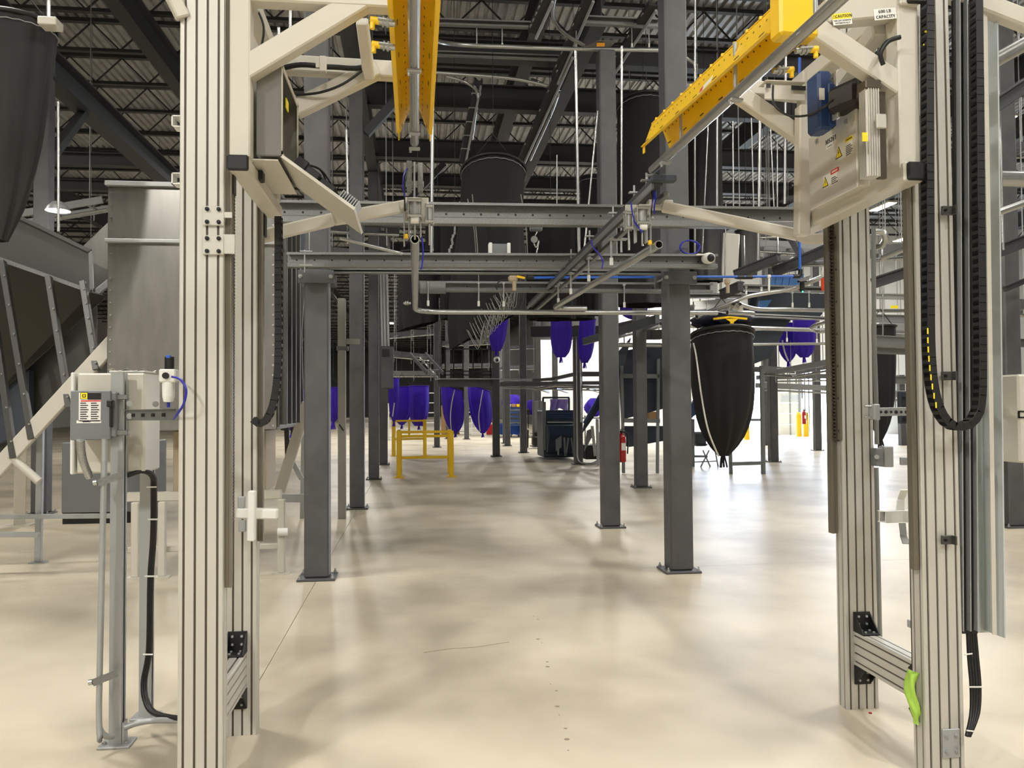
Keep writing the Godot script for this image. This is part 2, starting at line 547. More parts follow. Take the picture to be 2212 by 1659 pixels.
func collar(x: float, z: float, y: float, label: String) -> void:   # clamp plate round a column
	var t := thing("column_clamp", label, "clamp", V(x, y, z))
	obj("plate", mb().box(V(x, y, z + 0.125), V(0.3, 0.11, 0.02), Basis(), 0.004), M.grey, t)
	obj("plate", mb().box(V(x, y, z - 0.125), V(0.3, 0.11, 0.02), Basis(), 0.004), M.grey, t)
	for s in [-1, 1]:
		obj("bolt", mb().cyl(V(x + s * 0.125, y, z - 0.16), V(x + s * 0.125, y, z + 0.165), 0.009, 8).cyl(V(x + s * 0.125, y, z + 0.135), V(x + s * 0.125, y, z + 0.15), 0.018, 6), M.zinc, t)

func ibeam(a: Vector3, b: Vector3, h: float, w: float, tf := 0.02, tw := 0.014) -> MB:
	var u := V(0, h / 2 - tf / 2, 0)
	return mb().bar(a + u, b + u, w, tf).bar(a - u, b - u, w, tf).bar(a, b, tw, h - 2 * tf)

func build_columns() -> void:
	column(-0.83, -7.07, 8.35, "dark grey square column beside the left lift, the bulkiest of the left row")
	column(-0.83, -11.79, 6.4, "dark grey column of the left row, first behind the bulkiest one")
	column(-0.83, -16.45, 6.4, "dark grey column of the left row carrying a grey switch box on its side")
	column(-0.8, -20.6, 6.4, "dark grey column just past the switch box column, partly hidden by it")
	column(0.75, -28.8, 6.4, "dark grey column rising behind the yellow guard rails")
	column(2.28, -6.9, 8.35, "dark grey square column in front of the hanging black bag, widest on the right")
	column(2.3, -9.49, 5.7, "slim dark grey column with a chipped base, alone left of the widest one")
	column(3.93, -13.91, 6.4, "dark grey column between two bigger columns, base plate with blue machine behind")
	column(3.97, -19.63, 3.4, "dark grey column strapped with two bright conduits beside the blue machine")
	column(2.29, -23.14, 6.4, "dark column carrying a small white camera dome above the aisle")
	column(3.3, -29.19, 6.4, "pale grey distant column right of the camera dome column")
	column(3.3, -24.78, 6.4, "dark grey column just left of the lifting cart and blue machine")
	column(8.9, -19.43, 6.4, "grey column in the daylight right of the black bag")
	column(12.4, -23.92, 6.4, "grey column with a lit haze around it right of the yellow bollards")
	column(6.91, -8.75, 6.4, "dark grey column at the frame edge behind the white cabinet")
	column(-5.15, -11.95, 6.6, "dark column rising behind the stainless incline conveyor")
	var g := P(1655, 962, 1)
	g = PY(1655, 962, 0)
	column(g.x, g.z, 6.4, "grey column seen just behind the daylit one by the black bag")
	g = PY(1008, 949, 0)
	column(g.x, g.z, 6.4, "dark column between the two purple bags past the yellow guards")
	# frame beams between the columns
	var row := "dark steel beams spanning over the aisle"
	var k := 0
	for q in [[11.79, 6.68, 0.3], [13.6, 6.68, 0.42], [16.4, 6.66, 0.38], [18.6, 6.64, 0.27], [20.6, 6.62, 0.3], [26.0, 6.5, 0.35]]:
		one("frame_beam", ibeam(V(-0.95, q[1], -q[0]), V(9.1, q[1], -q[0]), q[2], 0.2), M.beam, ["dark cross beam over the aisle, the highest one in view", "deep dark cross beam over the aisle, second from the top", "dark cross beam right above the big black bag's hoop", "slim dark cross beam hidden partly behind the black bag's hoop", "dark cross beam just above the long steel channel", "dark cross beam lowest and most distant over the aisle"][k], "beam", row)
		k += 1
	one("frame_beam", ibeam(V(-14, 6.5, -17.2), V(-5.3, 6.5, -17.2), 0.26, 0.2), M.beam, "dark cross beam above the stainless cabinet, upper of two", "beam")
	one("frame_beam", ibeam(V(-14, 6.55, -19.4), V(-5.3, 6.55, -19.4), 0.24, 0.2), M.beam, "dark cross beam above the stainless cabinet, lower of two", "beam")
	one("frame_beam", ibeam(V(-5.15, 6.3, -8.0), V(-5.15, 6.3, -21.5), 0.42, 0.3), M.beam, "heavy dark beam running away above the stainless conveyor", "beam")
	one("frame_beam", ibeam(V(-0.83, 6.35, -9.6), V(-0.83, 6.35, -28), 0.36, 0.2), M.beam, "dark beam running away along the left column row", "beam")
	one("frame_beam", ibeam(V(2.28, 6.35, -9.6), V(2.28, 6.35, -28), 0.36, 0.2), M.beam, "dark beam running away over the slim column", "beam")
	one("frame_beam", ibeam(V(8.9, 6.35, -9.6), V(8.9, 6.35, -34), 0.36, 0.2), M.beam, "dark beam running away above the daylit column", "beam")
	one("knee_brace", mb().bar(V(-0.7, 5.4, -11.79), V(0.25, 6.5, -11.79), 0.12, 0.12), M.beam, "dark diagonal brace from the left row's second column", "brace")
	one("knee_brace", mb().bar(V(-0.7, 5.0, -16.45), V(0.6, 6.4, -16.45), 0.12, 0.12), M.beam, "dark diagonal brace at the switch box column", "brace")
	one("knee_brace", mb().bar(V(-5.15, 5.0, -12.1), V(-5.15, 6.1, -13.3), 0.12, 0.12), M.beam, "dark diagonal brace behind the hanging grey curtain", "brace")
	one("knee_brace", mb().bar(V(3.17, 4.9, -24.78), V(2.2, 6.3, -24.78), 0.1, 0.1), M.beam, "dark diagonal brace at the column by the lifting cart", "brace")
	collar(2.28, -6.9, 2.55, "grey bolted clamp plate round the widest right column under the channel")
	collar(-0.83, -7.07, 2.55, "grey bolted clamp plate round the bulkiest left column under the channel")

# outline of slotted aluminium extrusion, nx by ny modules of 40 mm
func profile(nx: int, ny: int) -> Array:
	var p := []
	var w := nx * 0.04
	var h := ny * 0.04
	var cs := [[V(-w / 2, -h / 2, 0), V(1, 0, 0), nx], [V(w / 2, -h / 2, 0), V(0, 1, 0), ny], [V(w / 2, h / 2, 0), V(-1, 0, 0), nx], [V(-w / 2, h / 2, 0), V(0, -1, 0), ny]]
	for c in cs:
		var d: Vector3 = c[1]
		var inw := V(-d.y, d.x, 0)
		p.append(c[0] + d * 0.004)
		for i in c[2]:
			var m: Vector3 = c[0] + d * (0.02 + 0.04 * i)
			for q in [[-0.0045, 0.0], [-0.004, 0.006], [0.004, 0.006], [0.0045, 0.0]]:
				p.append(m + d * q[0] + inw * q[1])
		p.append(c[0] + d * (c[2] * 0.04 - 0.004))
		p.append(c[0] + d * (c[2] * 0.04 - 0.0012) + inw * 0.0012)
	return p.map(func(v): return Vector2(v.x, v.y))

func extrusion(called: String, nx: int, ny: int, at: Vector3, x: Vector3, y: Vector3, length: float, t: Node) -> void:
	var z := x.cross(y)
	var pl := profile(nx, ny)
	var e := obj(called, mb().prism(pl, Transform3D(Basis(x, y, z), at), length), M.alu, t)
	# the grooves' darker floors
	var g := mb()
	for s in [-1, 1]:
		for i in nx: g.bar(at + x * ((i + 0.5) * 0.04 - nx * 0.02) + y * s * (ny * 0.02 - 0.0055) + z * 0.001, at + x * ((i + 0.5) * 0.04 - nx * 0.02) + y * s * (ny * 0.02 - 0.0055) + z * (length - 0.001), 0.008 if abs(x.x) > 0.5 else 0.001, 0.001 if abs(x.x) > 0.5 else 0.008)
		for i in ny: g.bar(at + y * ((i + 0.5) * 0.04 - ny * 0.02) + x * s * (nx * 0.02 - 0.0055) + z * 0.001, at + y * ((i + 0.5) * 0.04 - ny * 0.02) + x * s * (nx * 0.02 - 0.0055) + z * (length - 0.001), 0.001 if abs(x.x) > 0.5 else 0.008, 0.008 if abs(x.x) > 0.5 else 0.001)
	obj("groove", g, M.slot, e).set_meta("kind", "stuff")

func rack(t: Node, x: float, z: float, y0: float, y1: float, s: int, w := 0.03, q := 1.0) -> void:   # toothed bar on a post, teeth along x by s
	var p := [Vector2(0, y0), Vector2(0, y1)]
	var y := y1
	var k := 0
	while y > y0 + 0.013:
		p.append(Vector2(s * 0.014, y)); p.append(Vector2(s * 0.026, y - 0.004 * q)); p.append(Vector2(s * 0.026, y - 0.007 * q)); p.append(Vector2(s * 0.014, y - 0.0105 * q))
		y -= 0.0125 * q
	p.append(Vector2(s * 0.014, y0))
	obj("gear_rack", mb().prism(p, Transform3D(Basis(), V(x, 0, z)), -w), M.rail_brown, t)

func gusset(t: Node, at: Vector3, dz: int, dy: int) -> void:   # black corner bracket: plates against post and brace with two webs
	var g := mb()
	g.box(at + V(0, dy * 0.045, dz * 0.004), V(0.078, 0.09, 0.008), Basis(), 0.001)
	g.box(at + V(0, dy * 0.004, dz * 0.045), V(0.078, 0.008, 0.09), Basis(), 0.001)
	for s in [-1, 1]:
		g.prism([Vector2(0, 0), Vector2(0.09, 0), Vector2(0, 0.09)], Transform3D(Basis(V(0, 0, dz), V(0, dy, 0), V(1, 0, 0)), at + V(s * 0.039 - 0.003, 0, 0)), 0.006)
	var o := obj("gusset", g, M.rubber, t)
	var b := mb()
	for s in [-1, 1]:
		for q in [0.035, 0.07]:
			b.cyl(at + V(s * 0.02, dy * q, 0), at + V(s * 0.02, dy * q, dz * 0.014), 0.006, 8)
			b.cyl(at + V(s * 0.02, 0, dz * q), at + V(s * 0.02, dy * 0.014, dz * q), 0.006, 8)
	obj("bolts", b, M.zinc, o)

func lift_frame(xf: float, zf: float, xr: float, zr: float, s: int, label: String) -> Node3D:
	# s: the side on which the carriage rides, along x
	var t := thing("lift_mast", label, "lift frame", V((xf + xr) / 2, 0, (zf + zr) / 2), "slotted aluminium lift frames either side of the aisle")
	extrusion("front_post", 4, 2, V(xf, 0.0, zf - 0.04), V(1, 0, 0), V(0, 0, -1), 4.9, t)
	extrusion("rear_post", 4, 2, V(xr, 0.0, zr - 0.04), V(1, 0, 0), V(0, 0, -1), 4.9, t)
	extrusion("brace", 2, 4, V(xr, 0.29, zr), V(1, 0, 0), V(0, 1, 0), (zf - 0.08) - zr, t)
	gusset(t, V(xr, 0.37, zr), 1, 1)
	gusset(t, V(xr, 0.21, zr), 1, -1)
	gusset(t, V(xf, 0.37, zf - 0.08), -1, 1)
	gusset(t, V(xf, 0.21, zf - 0.08), -1, -1)
	extrusion("top_brace", 2, 4, V(xr, 4.6, zr), V(1, 0, 0), V(0, 1, 0), (zf - 0.08) - zr, t)
	return t

func bolt(b: MB, at: Vector3, n: Vector3, r := 0.008) -> void:
	b.cyl(at, at + n * 0.007, r, 8)
	b.cyl(at + n * 0.007, at + n * 0.012, r * 0.55, 6)

func sq(called: String, a: Vector3, b: Vector3, w: float, h: float, t: Node, m: Material = null, up := Vector3.UP) -> MeshInstance3D:
	return obj(called, mb().bar(a, b, w, h, up, 0.006), M.cream if m == null else m, t)

func sensor(at: Vector3, dir: Vector3, label: String, cap := true) -> void:   # barrel switch with a yellow plug
	var t := thing("proximity_sensor", label, "sensor", at, "barrel sensors with yellow plugs")
	obj("barrel", mb().cyl(at - dir * 0.03, at + dir * 0.025, 0.011, 12), M.pipe, t)
	obj("nut", mb().cyl(at - dir * 0.008, at, 0.018, 6).cyl(at + dir * 0.008, at + dir * 0.014, 0.018, 6), M.zinc, t)
	obj("bracket", mb().box(at - V(0, 0.0, 0) + dir * 0.004, V(0.006, 0.05, 0.05), Basis(dir.cross(V(0, 0, 1)).normalized(), dir.cross(dir.cross(V(0, 0, 1))).normalized(), dir).rotated(V(0, 0, 1), 0) if abs(dir.z) < 0.9 else Basis(), 0.001), M.zinc, t)
	if cap:
		obj("plug", mb().cyl(at + dir * 0.025, at + dir * 0.055, 0.0125, 10).cyl(at + dir * 0.048, at + dir * 0.048 - V(0, 0.03, 0), 0.009, 8), M.yellow, t)

func decal(t: Node, called: String, at: Vector3, x: Vector3, up: Vector3, w: float, h: float, m: Material) -> MeshInstance3D:
	var z := x.cross(up).normalized()
	return obj(called, mb().box(at, V(w, h, 0.001), Basis(x.normalized(), up.normalized(), z)), m, t)

func triangle_sign(t: Node, at: Vector3, x: Vector3, up: Vector3, s: float) -> void:
	var z := x.cross(up).normalized()
	var b := Basis(x, up, z)
	obj("warning_triangle", mb().prism([Vector2(-s / 2, -s * 0.4), Vector2(s / 2, -s * 0.4), Vector2(0, s * 0.5)], Transform3D(b, at), 0.0008), M.print_black, t)
	obj("warning_triangle", mb().prism([Vector2(-s * 0.4, -s * 0.34), Vector2(s * 0.4, -s * 0.34), Vector2(0, s * 0.38)], Transform3D(b, at + z * 0.0004), 0.0008), M.yellow_tag, t)
	obj("warning_mark", mb().prism([Vector2(-s * 0.06, -s * 0.02), Vector2(0.02 * s, s * 0.2), Vector2(s * 0.1, s * 0.2), Vector2(s * 0.03, 0.02 * s), Vector2(s * 0.1, 0.02 * s), Vector2(-s * 0.05, -s * 0.24), Vector2(0, -s * 0.03)], Transform3D(b, at + z * 0.0008), 0.0008), M.print_black, t)

func lines_of_print(t: Node, at: Vector3, x: Vector3, up: Vector3, w: float, h: float, n: int) -> void:   # fine print too small to read
	var z := x.cross(up).normalized()
	var b := mb()
	for i in n:
		var f := 0.65 + 0.35 * fmod(i * 0.618, 1.0)
		b.box(at + up * (h * (0.5 - (i + 0.5) / n)) - x * w * (1 - f) / 2, V(w * f, h / n * 0.45, 0.0008), Basis(x, up, z))
	obj("fine_print", b, M.print_black, t).set_meta("kind", "stuff")

func build_lifts() -> void:
	var zl := -3.12
	var zlr := -3.74
	# ---------- left frame
	var L := lift_frame(-0.79, zl, -0.787, zlr, 1, "slotted aluminium lift frame left of the aisle beside the grey switch box")
	var b := mb()
	# linear rails on the posts' inner sides
	obj("linear_rail", mb().box(V(-0.701, 2.83, zl - 0.035), V(0.018, 4.1, 0.022), Basis(), 0.002).box(V(-0.689, 2.83, zl - 0.035), V(0.008, 4.1, 0.03), Basis(), 0.001), M.rail_grey, L)
	obj("linear_rail", mb().box(V(-0.698, 2.85, zlr - 0.035), V(0.018, 4.0, 0.022), Basis(), 0.002).box(V(-0.686, 2.85, zlr - 0.035), V(0.008, 4.0, 0.03), Basis(), 0.001), M.rail_grey, L)
	rack(L, -0.71, zl - 0.055, 1.0, 4.8, 1, 0.022)
	# the two bolted plates on the front post
	for y in [[445, 488, 0.012], [508, 551, 0.022]]:
		var a := P(438, y[0], 3.115)
		var c := P(484, y[1], 3.115)
		var m := (a + c) / 2
		var pl := obj("mounting_plate", mb().box(V(m.x, m.y, zl + 0.005), V(c.x - a.x, a.y - c.y, 0.01), Basis(), 0.002).box(V(c.x + y[2] / 2 + 0.004, m.y + 0.005, zl + 0.002), V(0.026 + y[2], 0.022 if y[2] < 0.02 else a.y - c.y, 0.008), Basis(), 0.001), M.alu, L)
		b = mb()
		for sx in [-1, 1]:
			for sy in [-1, 1]: bolt(b, V(m.x + sx * 0.021, m.y + sy * 0.024, zl + 0.01), V(0, 0, 1))
		obj("bolts", b, M.black, pl)
	# ---------- right frame
	var zr := -2.95
	var zrr := -3.66
	var R := lift_frame(2.03, zr, 2.103, zrr, -1, "slotted aluminium lift frame right of the aisle beside the black cable chain")
	obj("linear_rail", mb().box(V(1.942, 2.75, zr - 0.03), V(0.016, 3.9, 0.026), Basis(), 0.002).box(V(1.93, 2.75, zr - 0.03), V(0.01, 3.9, 0.034), Basis(), 0.001), M.rail_grey, R)
	obj("linear_rail", mb().box(V(2.013, 2.85, zrr - 0.065), V(0.022, 4.05, 0.026), Basis(), 0.002).box(V(1.996, 2.85, zrr - 0.065), V(0.014, 4.05, 0.04), Basis(), 0.001), M.rail_grey, R)
	var rp := obj("rack_plate", mb().box(V(2.019, 3.0, zrr - 0.014), V(0.012, 3.45, 0.028), Basis(), 0.001), M.rail_grey, R)
	b = mb()
	for i in 22: b.cyl(V(2.0135, 1.32 + i * 0.155, zrr - 0.014), V(2.0125, 1.32 + i * 0.155, zrr - 0.014), 0.006, 8)
	obj("screw_holes", b, M.black, rp).set_meta("kind", "stuff")
	rack(R, 2.023, zrr - 0.03, 1.27, 4.7, -1, 0.02, 1.38)
	# foot plate of the front post
	var fp := obj("foot_plate", mb().box(V(2.05, 0.135, zr + 0.004), V(0.072, 0.11, 0.008), Basis(), 0.002), M.zinc, R)
	b = mb()
	for sx in [-1, 1]:
		for sy in [-1, 1]: bolt(b, V(2.05 + sx * 0.02, 0.135 + sy * 0.03, zr + 0.008), V(0, 0, 1))
	obj("bolts", b, M.zinc, fp)
	for y in [455.0, 812.0, 1166.0]:
		var q := P(2046, y, 2.93)
		var br := obj("cable_bracket", mb().box(q, V(0.046, 0.034, 0.012), Basis(), 0.001).box(q + V(0.02, 0, 0.012), V(0.006, 0.034, 0.03)), M.steel_dark, R)
		b = mb()
		bolt(b, q + V(-0.012, 0, 0.006), V(0, 0, 1), 0.006)
		obj("bolt", b, M.black, br)
	# rear-post side bracket and conduit strap
	left_carriage()
	right_carriage()
	# lime glove on the right brace
	var gp := P(1972, 1480, 2.99)
	var pts := []
	for i in 10:
		var f := i / 9.0
		var row := []
		for k in 14:
			var a := TAU * k / 14
			var r := 0.03 * (0.75 + 0.25 * sin(3.0 * a + i)) * (1.0 if f < 0.85 else 0.5)
			row.append(gp + V(-0.012 * sin(f * 5.0) + cos(a) * r * 0.7, 0.05 - f * 0.2, sin(a) * r))
		pts.append(row)
	one("work_glove", mb().grid(pts, true), M.lime, "lime green work glove tucked at the right lift's lower brace", "glove")

func left_carriage() -> void:
	var t := thing("lift_carriage", "cream lift carriage on the left frame with a hanging open cabinet", "lift carriage", V(-0.6, 2.3, -3.4), "cream welded lift carriages")
	var x := -0.652
	sq("front_upright", V(x, 2.39, -3.15), V(x, 3.5, -3.15), 0.075, 0.075, t)
	sq("rear_upright", V(x, 2.39, -3.78), V(x, 3.1, -3.78), 0.075, 0.075, t)
	sq("bottom_tube", V(x, 2.36, -3.09), V(x, 2.36, -3.86), 0.075, 0.055, t)
	obj("end_cap", mb().box(V(x, 2.36, -3.085), V(0.078, 0.058, 0.02), Basis(), 0.008), M.rubber, t)
	obj("end_cap", mb().box(V(x + 0.045, 2.37, -3.3), V(0.02, 0.04, 0.05), Basis(), 0.004), M.rubber, t)
	sq("top_tube", V(x, 3.06, -3.15), V(x, 3.06, -3.78), 0.07, 0.07, t)
	sq("front_arm", V(x, 3.025, -3.15), V(-0.085, 3.025, -3.15), 0.075, 0.07, t)
	sq("front_arm_brace", P(520, 160, 3.15), P(800, -8, 3.15), 0.07, 0.085, t)
	sq("rear_arm", V(x, 3.0, -3.72), V(-0.085, 2.99, -3.72), 0.07, 0.075, t)
	sq("rear_arm_brace", P(636, 238, 3.7), P(815, 150, 3.7), 0.07, 0.075, t)
	sq("arm_strut", P(782, 44, 3.45), P(798, 168, 3.66), 0.05, 0.05, t)
	sq("back_plate", V(x - 0.005, 2.7, -3.3), V(x - 0.005, 2.7, -3.75), 0.012, 0.55, t)
	obj("drip_plate", mb().box(V(-0.58, 2.40, -3.42), V(0.12, 0.006, 0.5), Basis(), 0.002), M.cream, t)
	obj("guide_block", mb().box(V(-0.695, 2.31, -3.17), V(0.03, 0.1, 0.05), Basis(), 0.004), M.black, t)
	obj("guide_block", mb().box(V(-0.69, 2.28, -3.79), V(0.03, 0.1, 0.05), Basis(), 0.004), M.black, t)
	# open control cabinet
	var e := thing("control_cabinet", "open grey control cabinet under the left lift arm, door hanging down", "cabinet", V(-0.56, 2.42, -3.4))
	var b := mb()
	b.box(V(-0.6, 2.6, -3.4), V(0.006, 0.36, 0.44)).box(V(-0.555, 2.6, -3.18), V(0.09, 0.36, 0.006)).box(V(-0.555, 2.6, -3.62), V(0.09, 0.36, 0.006))
	b.box(V(-0.555, 2.78, -3.4), V(0.09, 0.006, 0.44)).box(V(-0.555, 2.42, -3.4), V(0.09, 0.006, 0.44))
	obj("body", b, M.steel, e)
	b = mb()
	b.box(V(-0.509, 2.775, -3.4), V(0.004, 0.02, 0.44)).box(V(-0.509, 2.43, -3.4), V(0.004, 0.02, 0.44)).box(V(-0.509, 2.6, -3.19), V(0.004, 0.36, 0.02)).box(V(-0.509, 2.6, -3.61), V(0.004, 0.36, 0.02))
	obj("rim", b, M.cream, e)
	obj("back_panel", mb().box(V(-0.594, 2.6, -3.4), V(0.004, 0.32, 0.4)), M.white, e)
	obj("yellow_tag", mb().box(P(620, 227, 3.42) , V(0.004, 0.04, 0.06)), M.yellow_tag, e)
	var h0 := V(-0.515, 2.425, -3.18)
	var dv := V(0.283, -0.205, 0)
	var zz := V(0, 0, -0.45)
	var door := obj("door", mb().quad(h0, h0 + dv, h0 + dv + zz, h0 + zz, 0.012), M.cream, e)
	var nn := V(0.205, 0.283, 0).normalized()
	var dn := dv.normalized()
	var bs := Basis(dn, nn, V(0, 0, 1))
	b = mb()
	b.box(h0 + dv * 0.5 + zz * 0.5 + nn * 0.008, V(0.3, 0.004, 0.4), bs)
	obj("mounting_panel", b, M.zinc, door)
	b = mb()
	for q in [[0.16, 0.3, 0.05, 0.05, 0.08], [0.16, 0.62, 0.05, 0.04, 0.16], [0.35, 0.25, 0.06, 0.035, 0.1], [0.36, 0.7, 0.05, 0.05, 0.12], [0.55, 0.3, 0.07, 0.03, 0.12], [0.58, 0.7, 0.06, 0.045, 0.1]]:
		b.box(h0 + dv * q[0] + zz * q[1] + nn * (0.008 + q[3] / 2), V(q[2], q[3], q[4]), bs, 0.003)
	obj("terminal_blocks", b, M.rubber, door)
	b = mb()
	for i in 8: b.box(h0 + dv * (0.72 + i * 0.03) + zz * 0.35 + nn * 0.03, V(0.004, 0.045, 0.12), bs)
	obj("heat_sink", b, M.zinc, door).set_meta("kind", "stuff")
	b = mb()
	for q in [[0.0, 0.55], [1.0, 0.45]]:
		b.tube(spl([h0 + zz * 0.3 + nn * 0.03 + dv * 0.1, h0 + zz * 0.4 + nn * 0.075 + dv * 0.3, h0 + zz * (0.5 + q[0] * 0.2) + nn * 0.05 + dv * q[1], h0 + zz * 0.6 + nn * 0.03 + dv * 0.7]), 0.004, 6)
	obj("wires", b, M.black, door)
	b = mb()
	for q in [[0.28, 0.4], [0.62, 0.62]]:
		b.box(h0 + dv * q[0] + zz * q[1] + nn * 0.03, V(0.02, 0.03, 0.05), bs, 0.003)
	obj("relay", b, M.orange, door)
	# cables at the back of the arms
	one("motor_cable", mb().tube(spl([P(585, 122, 3.5), P(598, 150, 3.45), P(603, 190, 3.45), P(598, 215, 3.45)]), 0.008, 8), M.orange, "orange motor cable bending down behind the left lift upright", "cable")
	one("cable_run", mb().tube(spl([P(600, 150, 3.66), P(650, 140, 3.64), P(720, 145, 3.64), P(790, 140, 3.62), P(800, 60, 3.55)]), 0.012, 8), M.rubber, "black cable bundle lying along the left lift's rear arm", "cable")
	one("cable_run", mb().tube(spl([P(786, 150, 3.62), P(740, 182, 3.62), P(690, 200, 3.64), P(640, 205, 3.66)]), 0.006, 8), M.rubber, "thin black cable tied along the left lift's slanted brace", "cable")
	one("signal_box", mb().box(P(698, 140, 3.6), V(0.03, 0.07, 0.03), Basis(), 0.003).box(P(690, 140, 3.6), V(0.03, 0.03, 0.02)), M.cream, "small cream valve terminal clipped on the left lift's rear arm", "valve")
	one("cable_run", mb().tube(spl([P(556, 20, 3.3), P(570, 60, 3.3), P(562, 110, 3.28), P(545, 130, 3.25), P(540, 95, 3.2)]), 0.005, 6), M.rubber, "thin black cable hooked behind the left lift's front upright", "cable")
	# cable chain hanging below the left carriage
	cable_chain([P(602, 470, 3.62), P(602, 600, 3.62), P(602, 760, 3.62), P(598, 830, 3.62), P(590, 875, 3.62), P(577, 905, 3.62), P(562, 916, 3.62), P(546, 905, 3.62)], 0.035, "black plastic cable chain curling under the left lift carriage")

func cable_chain(path: Array, w: float, label: String) -> void:   # links in the x,y plane, w deep
	var t := thing("cable_chain", label, "cable chain", path[0], "black plastic cable chains")
	var p := spl(path, 12)
	var acc := 0.0
	var at: Vector3 = p[0]
	for i in range(1, p.size()):
		var seg: Vector3 = p[i] - p[i - 1]
		var l := seg.length()
		while acc + l >= 0.032:
			var nx: Vector3 = p[i - 1] + seg * ((0.032 - acc) / l) if l > 0 else p[i]
			var d := (nx - at).normalized()
			var s := V(0, 0, 1).cross(d).normalized()
			var bs := Basis(s, d, s.cross(d))
			var m := (nx + at) / 2
			var b := mb()
			for k in [-1, 1]: b.box(m + V(0, 0, k * w / 2), V(0.03, 0.036, 0.004), bs, 0.001)
			b.box(m + s * 0.0135, V(0.003, 0.013, w), bs)
			b.box(m - s * 0.0135, V(0.003, 0.013, w), bs)
			obj("link", b, M.rubber, t)
			at = nx
			acc = 0.0
			seg = p[i] - nx
			l = seg.length()
			p[i - 1] = nx
		acc += l

func right_carriage() -> void:
	var t := thing("lift_carriage", "cream lift carriage on the right frame with capacity and caution plates", "lift carriage", V(1.9, 2.3, -3.3), "cream welded lift carriages")
	var x := 1.895
	var zf := -2.93
	var zb := -3.78
	sq("front_upright", V(x, 2.35, zf), V(x, 3.04, zf), 0.085, 0.085, t)
	sq("rear_upright", V(x - 0.02, 2.3, zb + 0.12), V(x - 0.02, 3.04, zb + 0.12), 0.075, 0.075, t)
	sq("bottom_tube", V(x, 2.335, zf + 0.06), V(x - 0.0, 2.315, zb), 0.08, 0.075, t)
	obj("end_cap", mb().box(V(x + 0.01, 2.335, zf + 0.066), V(0.08, 0.07, 0.02), Basis(), 0.008), M.rubber, t)
	sq("top_tube", V(x, 3.02, zf + 0.06), V(x, 3.02, zb), 0.08, 0.075, t)
	obj("end_cap", mb().box(V(x + 0.02, 3.02, zf + 0.064), V(0.07, 0.07, 0.02), Basis(), 0.008), M.rubber, t)
	var fa := P(1765, 62, 2.93)
	sq("front_arm", V(x, 3.0, zf), V(1.57, 2.955, zf), 0.08, 0.095, t)
	sq("front_arm_brace", P(1756, 66, 2.93), P(1940, 190, 2.93), 0.07, 0.085, t)
	sq("rear_arm", P(1735, 205, 3.72), P(1580, 188, 3.72), 0.06, 0.07, t)
	sq("rear_arm_brace", P(1735, 300, 3.7), P(1590, 200, 3.7), 0.06, 0.075, t)
	sq("rear_hanger", P(1732, 510, 3.62), P(1735, 230, 3.62), 0.06, 0.06, t)
	sq("cross_arm", P(1820, 175, 3.3), P(1900, 60, 2.98), 0.06, 0.07, t)
	obj("slotted_bracket", mb().box(P(1695, 200, 3.6), V(0.2, 0.07, 0.006), Basis(), 0.002).box(P(1690, 182, 3.62), V(0.2, 0.006, 0.08), Basis(), 0.002), M.cream, t)
	obj("bracket_slot", mb().box(P(1725, 190, 3.58), V(0.07, 0.02, 0.004)), M.black, t)
	obj("bracket_slot", mb().box(P(1660, 185, 3.58), V(0.02, 0.02, 0.004)), M.black, t)
	obj("guard_plate", mb().box(V(1.985, 2.78, zf + 0.01), V(0.07, 0.42, 0.006), Basis(), 0.002), M.alu, t)
	obj("inner_plate", mb().box(V(x + 0.005, 2.67, zf - 0.1), V(0.008, 0.6, 0.12), Basis(), 0.002), M.white, t)
	# plates with print on the front arm
	var px := V(x - 1.57, 0.045, 0).normalized()
	var pu := V(-px.y, px.x, 0)
	var zc := zf + 0.0405
	var c1 := P(1913, 29, 2.885)
	c1.z = zc + 0.0008
	var pl := decal(t, "capacity_plate", c1, px, pu, 0.092, 0.043, M.white)
	words("600 LB", 0.017, c1 + pu * 0.01 + V(0, 0, 0.0006), px, pu, M.print_black, pl_at(pl, c1))
	words("CAPACITY", 0.017, c1 - pu * 0.011 + V(0, 0, 0.0006), px, pu, M.print_black, pl_at(pl, c1))
	var c2 := P(1820, 40, 2.885)
	c2.z = zc + 0.0008
	var cy := decal(t, "caution_plate", c2 + pu * 0.011, px, pu, 0.078, 0.022, M.yellow_tag)
	words("CAUTION", 0.0155, c2 + pu * 0.011 + px * 0.008 + V(0, 0, 0.0006), px, pu, M.print_black, pl_at(cy, c2))
	var cw := decal(t, "caution_plate", c2 - pu * 0.011, px, pu, 0.078, 0.022, M.white)
	words("THIS LIFT OPERATES", 0.0075, c2 - pu * 0.006 + V(0, 0, 0.0006), px, pu, M.print_black, pl_at(cw, c2))
	words("AUTOMATICALLY", 0.0075, c2 - pu * 0.0155 + V(0, 0, 0.0006), px, pu, M.print_black, pl_at(cw, c2))
	triangle_sign(t, c2 + pu * 0.011 - px * 0.031 + V(0, 0, 0.0006), px, pu, 0.014)
	# control box
	var X := 1.80
	var a := PX(1850, 230, X)
	var c := PX(1750, 455, X)
	var y0 := PX(1850, 405, X).y
	var y1 := a.y
	var z0 := a.z
	var z1 := c.z
	var e := thing("control_box", "brushed steel control box marked MS261 on the right lift carriage", "control box", V(X + 0.06, y0, (z0 + z1) / 2))
	obj("body", mb().box(V(X + 0.055, (y0 + y1) / 2, (z0 + z1) / 2), V(0.1, y1 - y0 - 0.012, z0 - z1 - 0.012), Basis(), 0.004), M.steel_light, e)
	obj("door", mb().box(V(X + 0.003, (y0 + y1) / 2, (z0 + z1) / 2), V(0.012, y1 - y0, z0 - z1), Basis(), 0.004), M.steel_light, e)
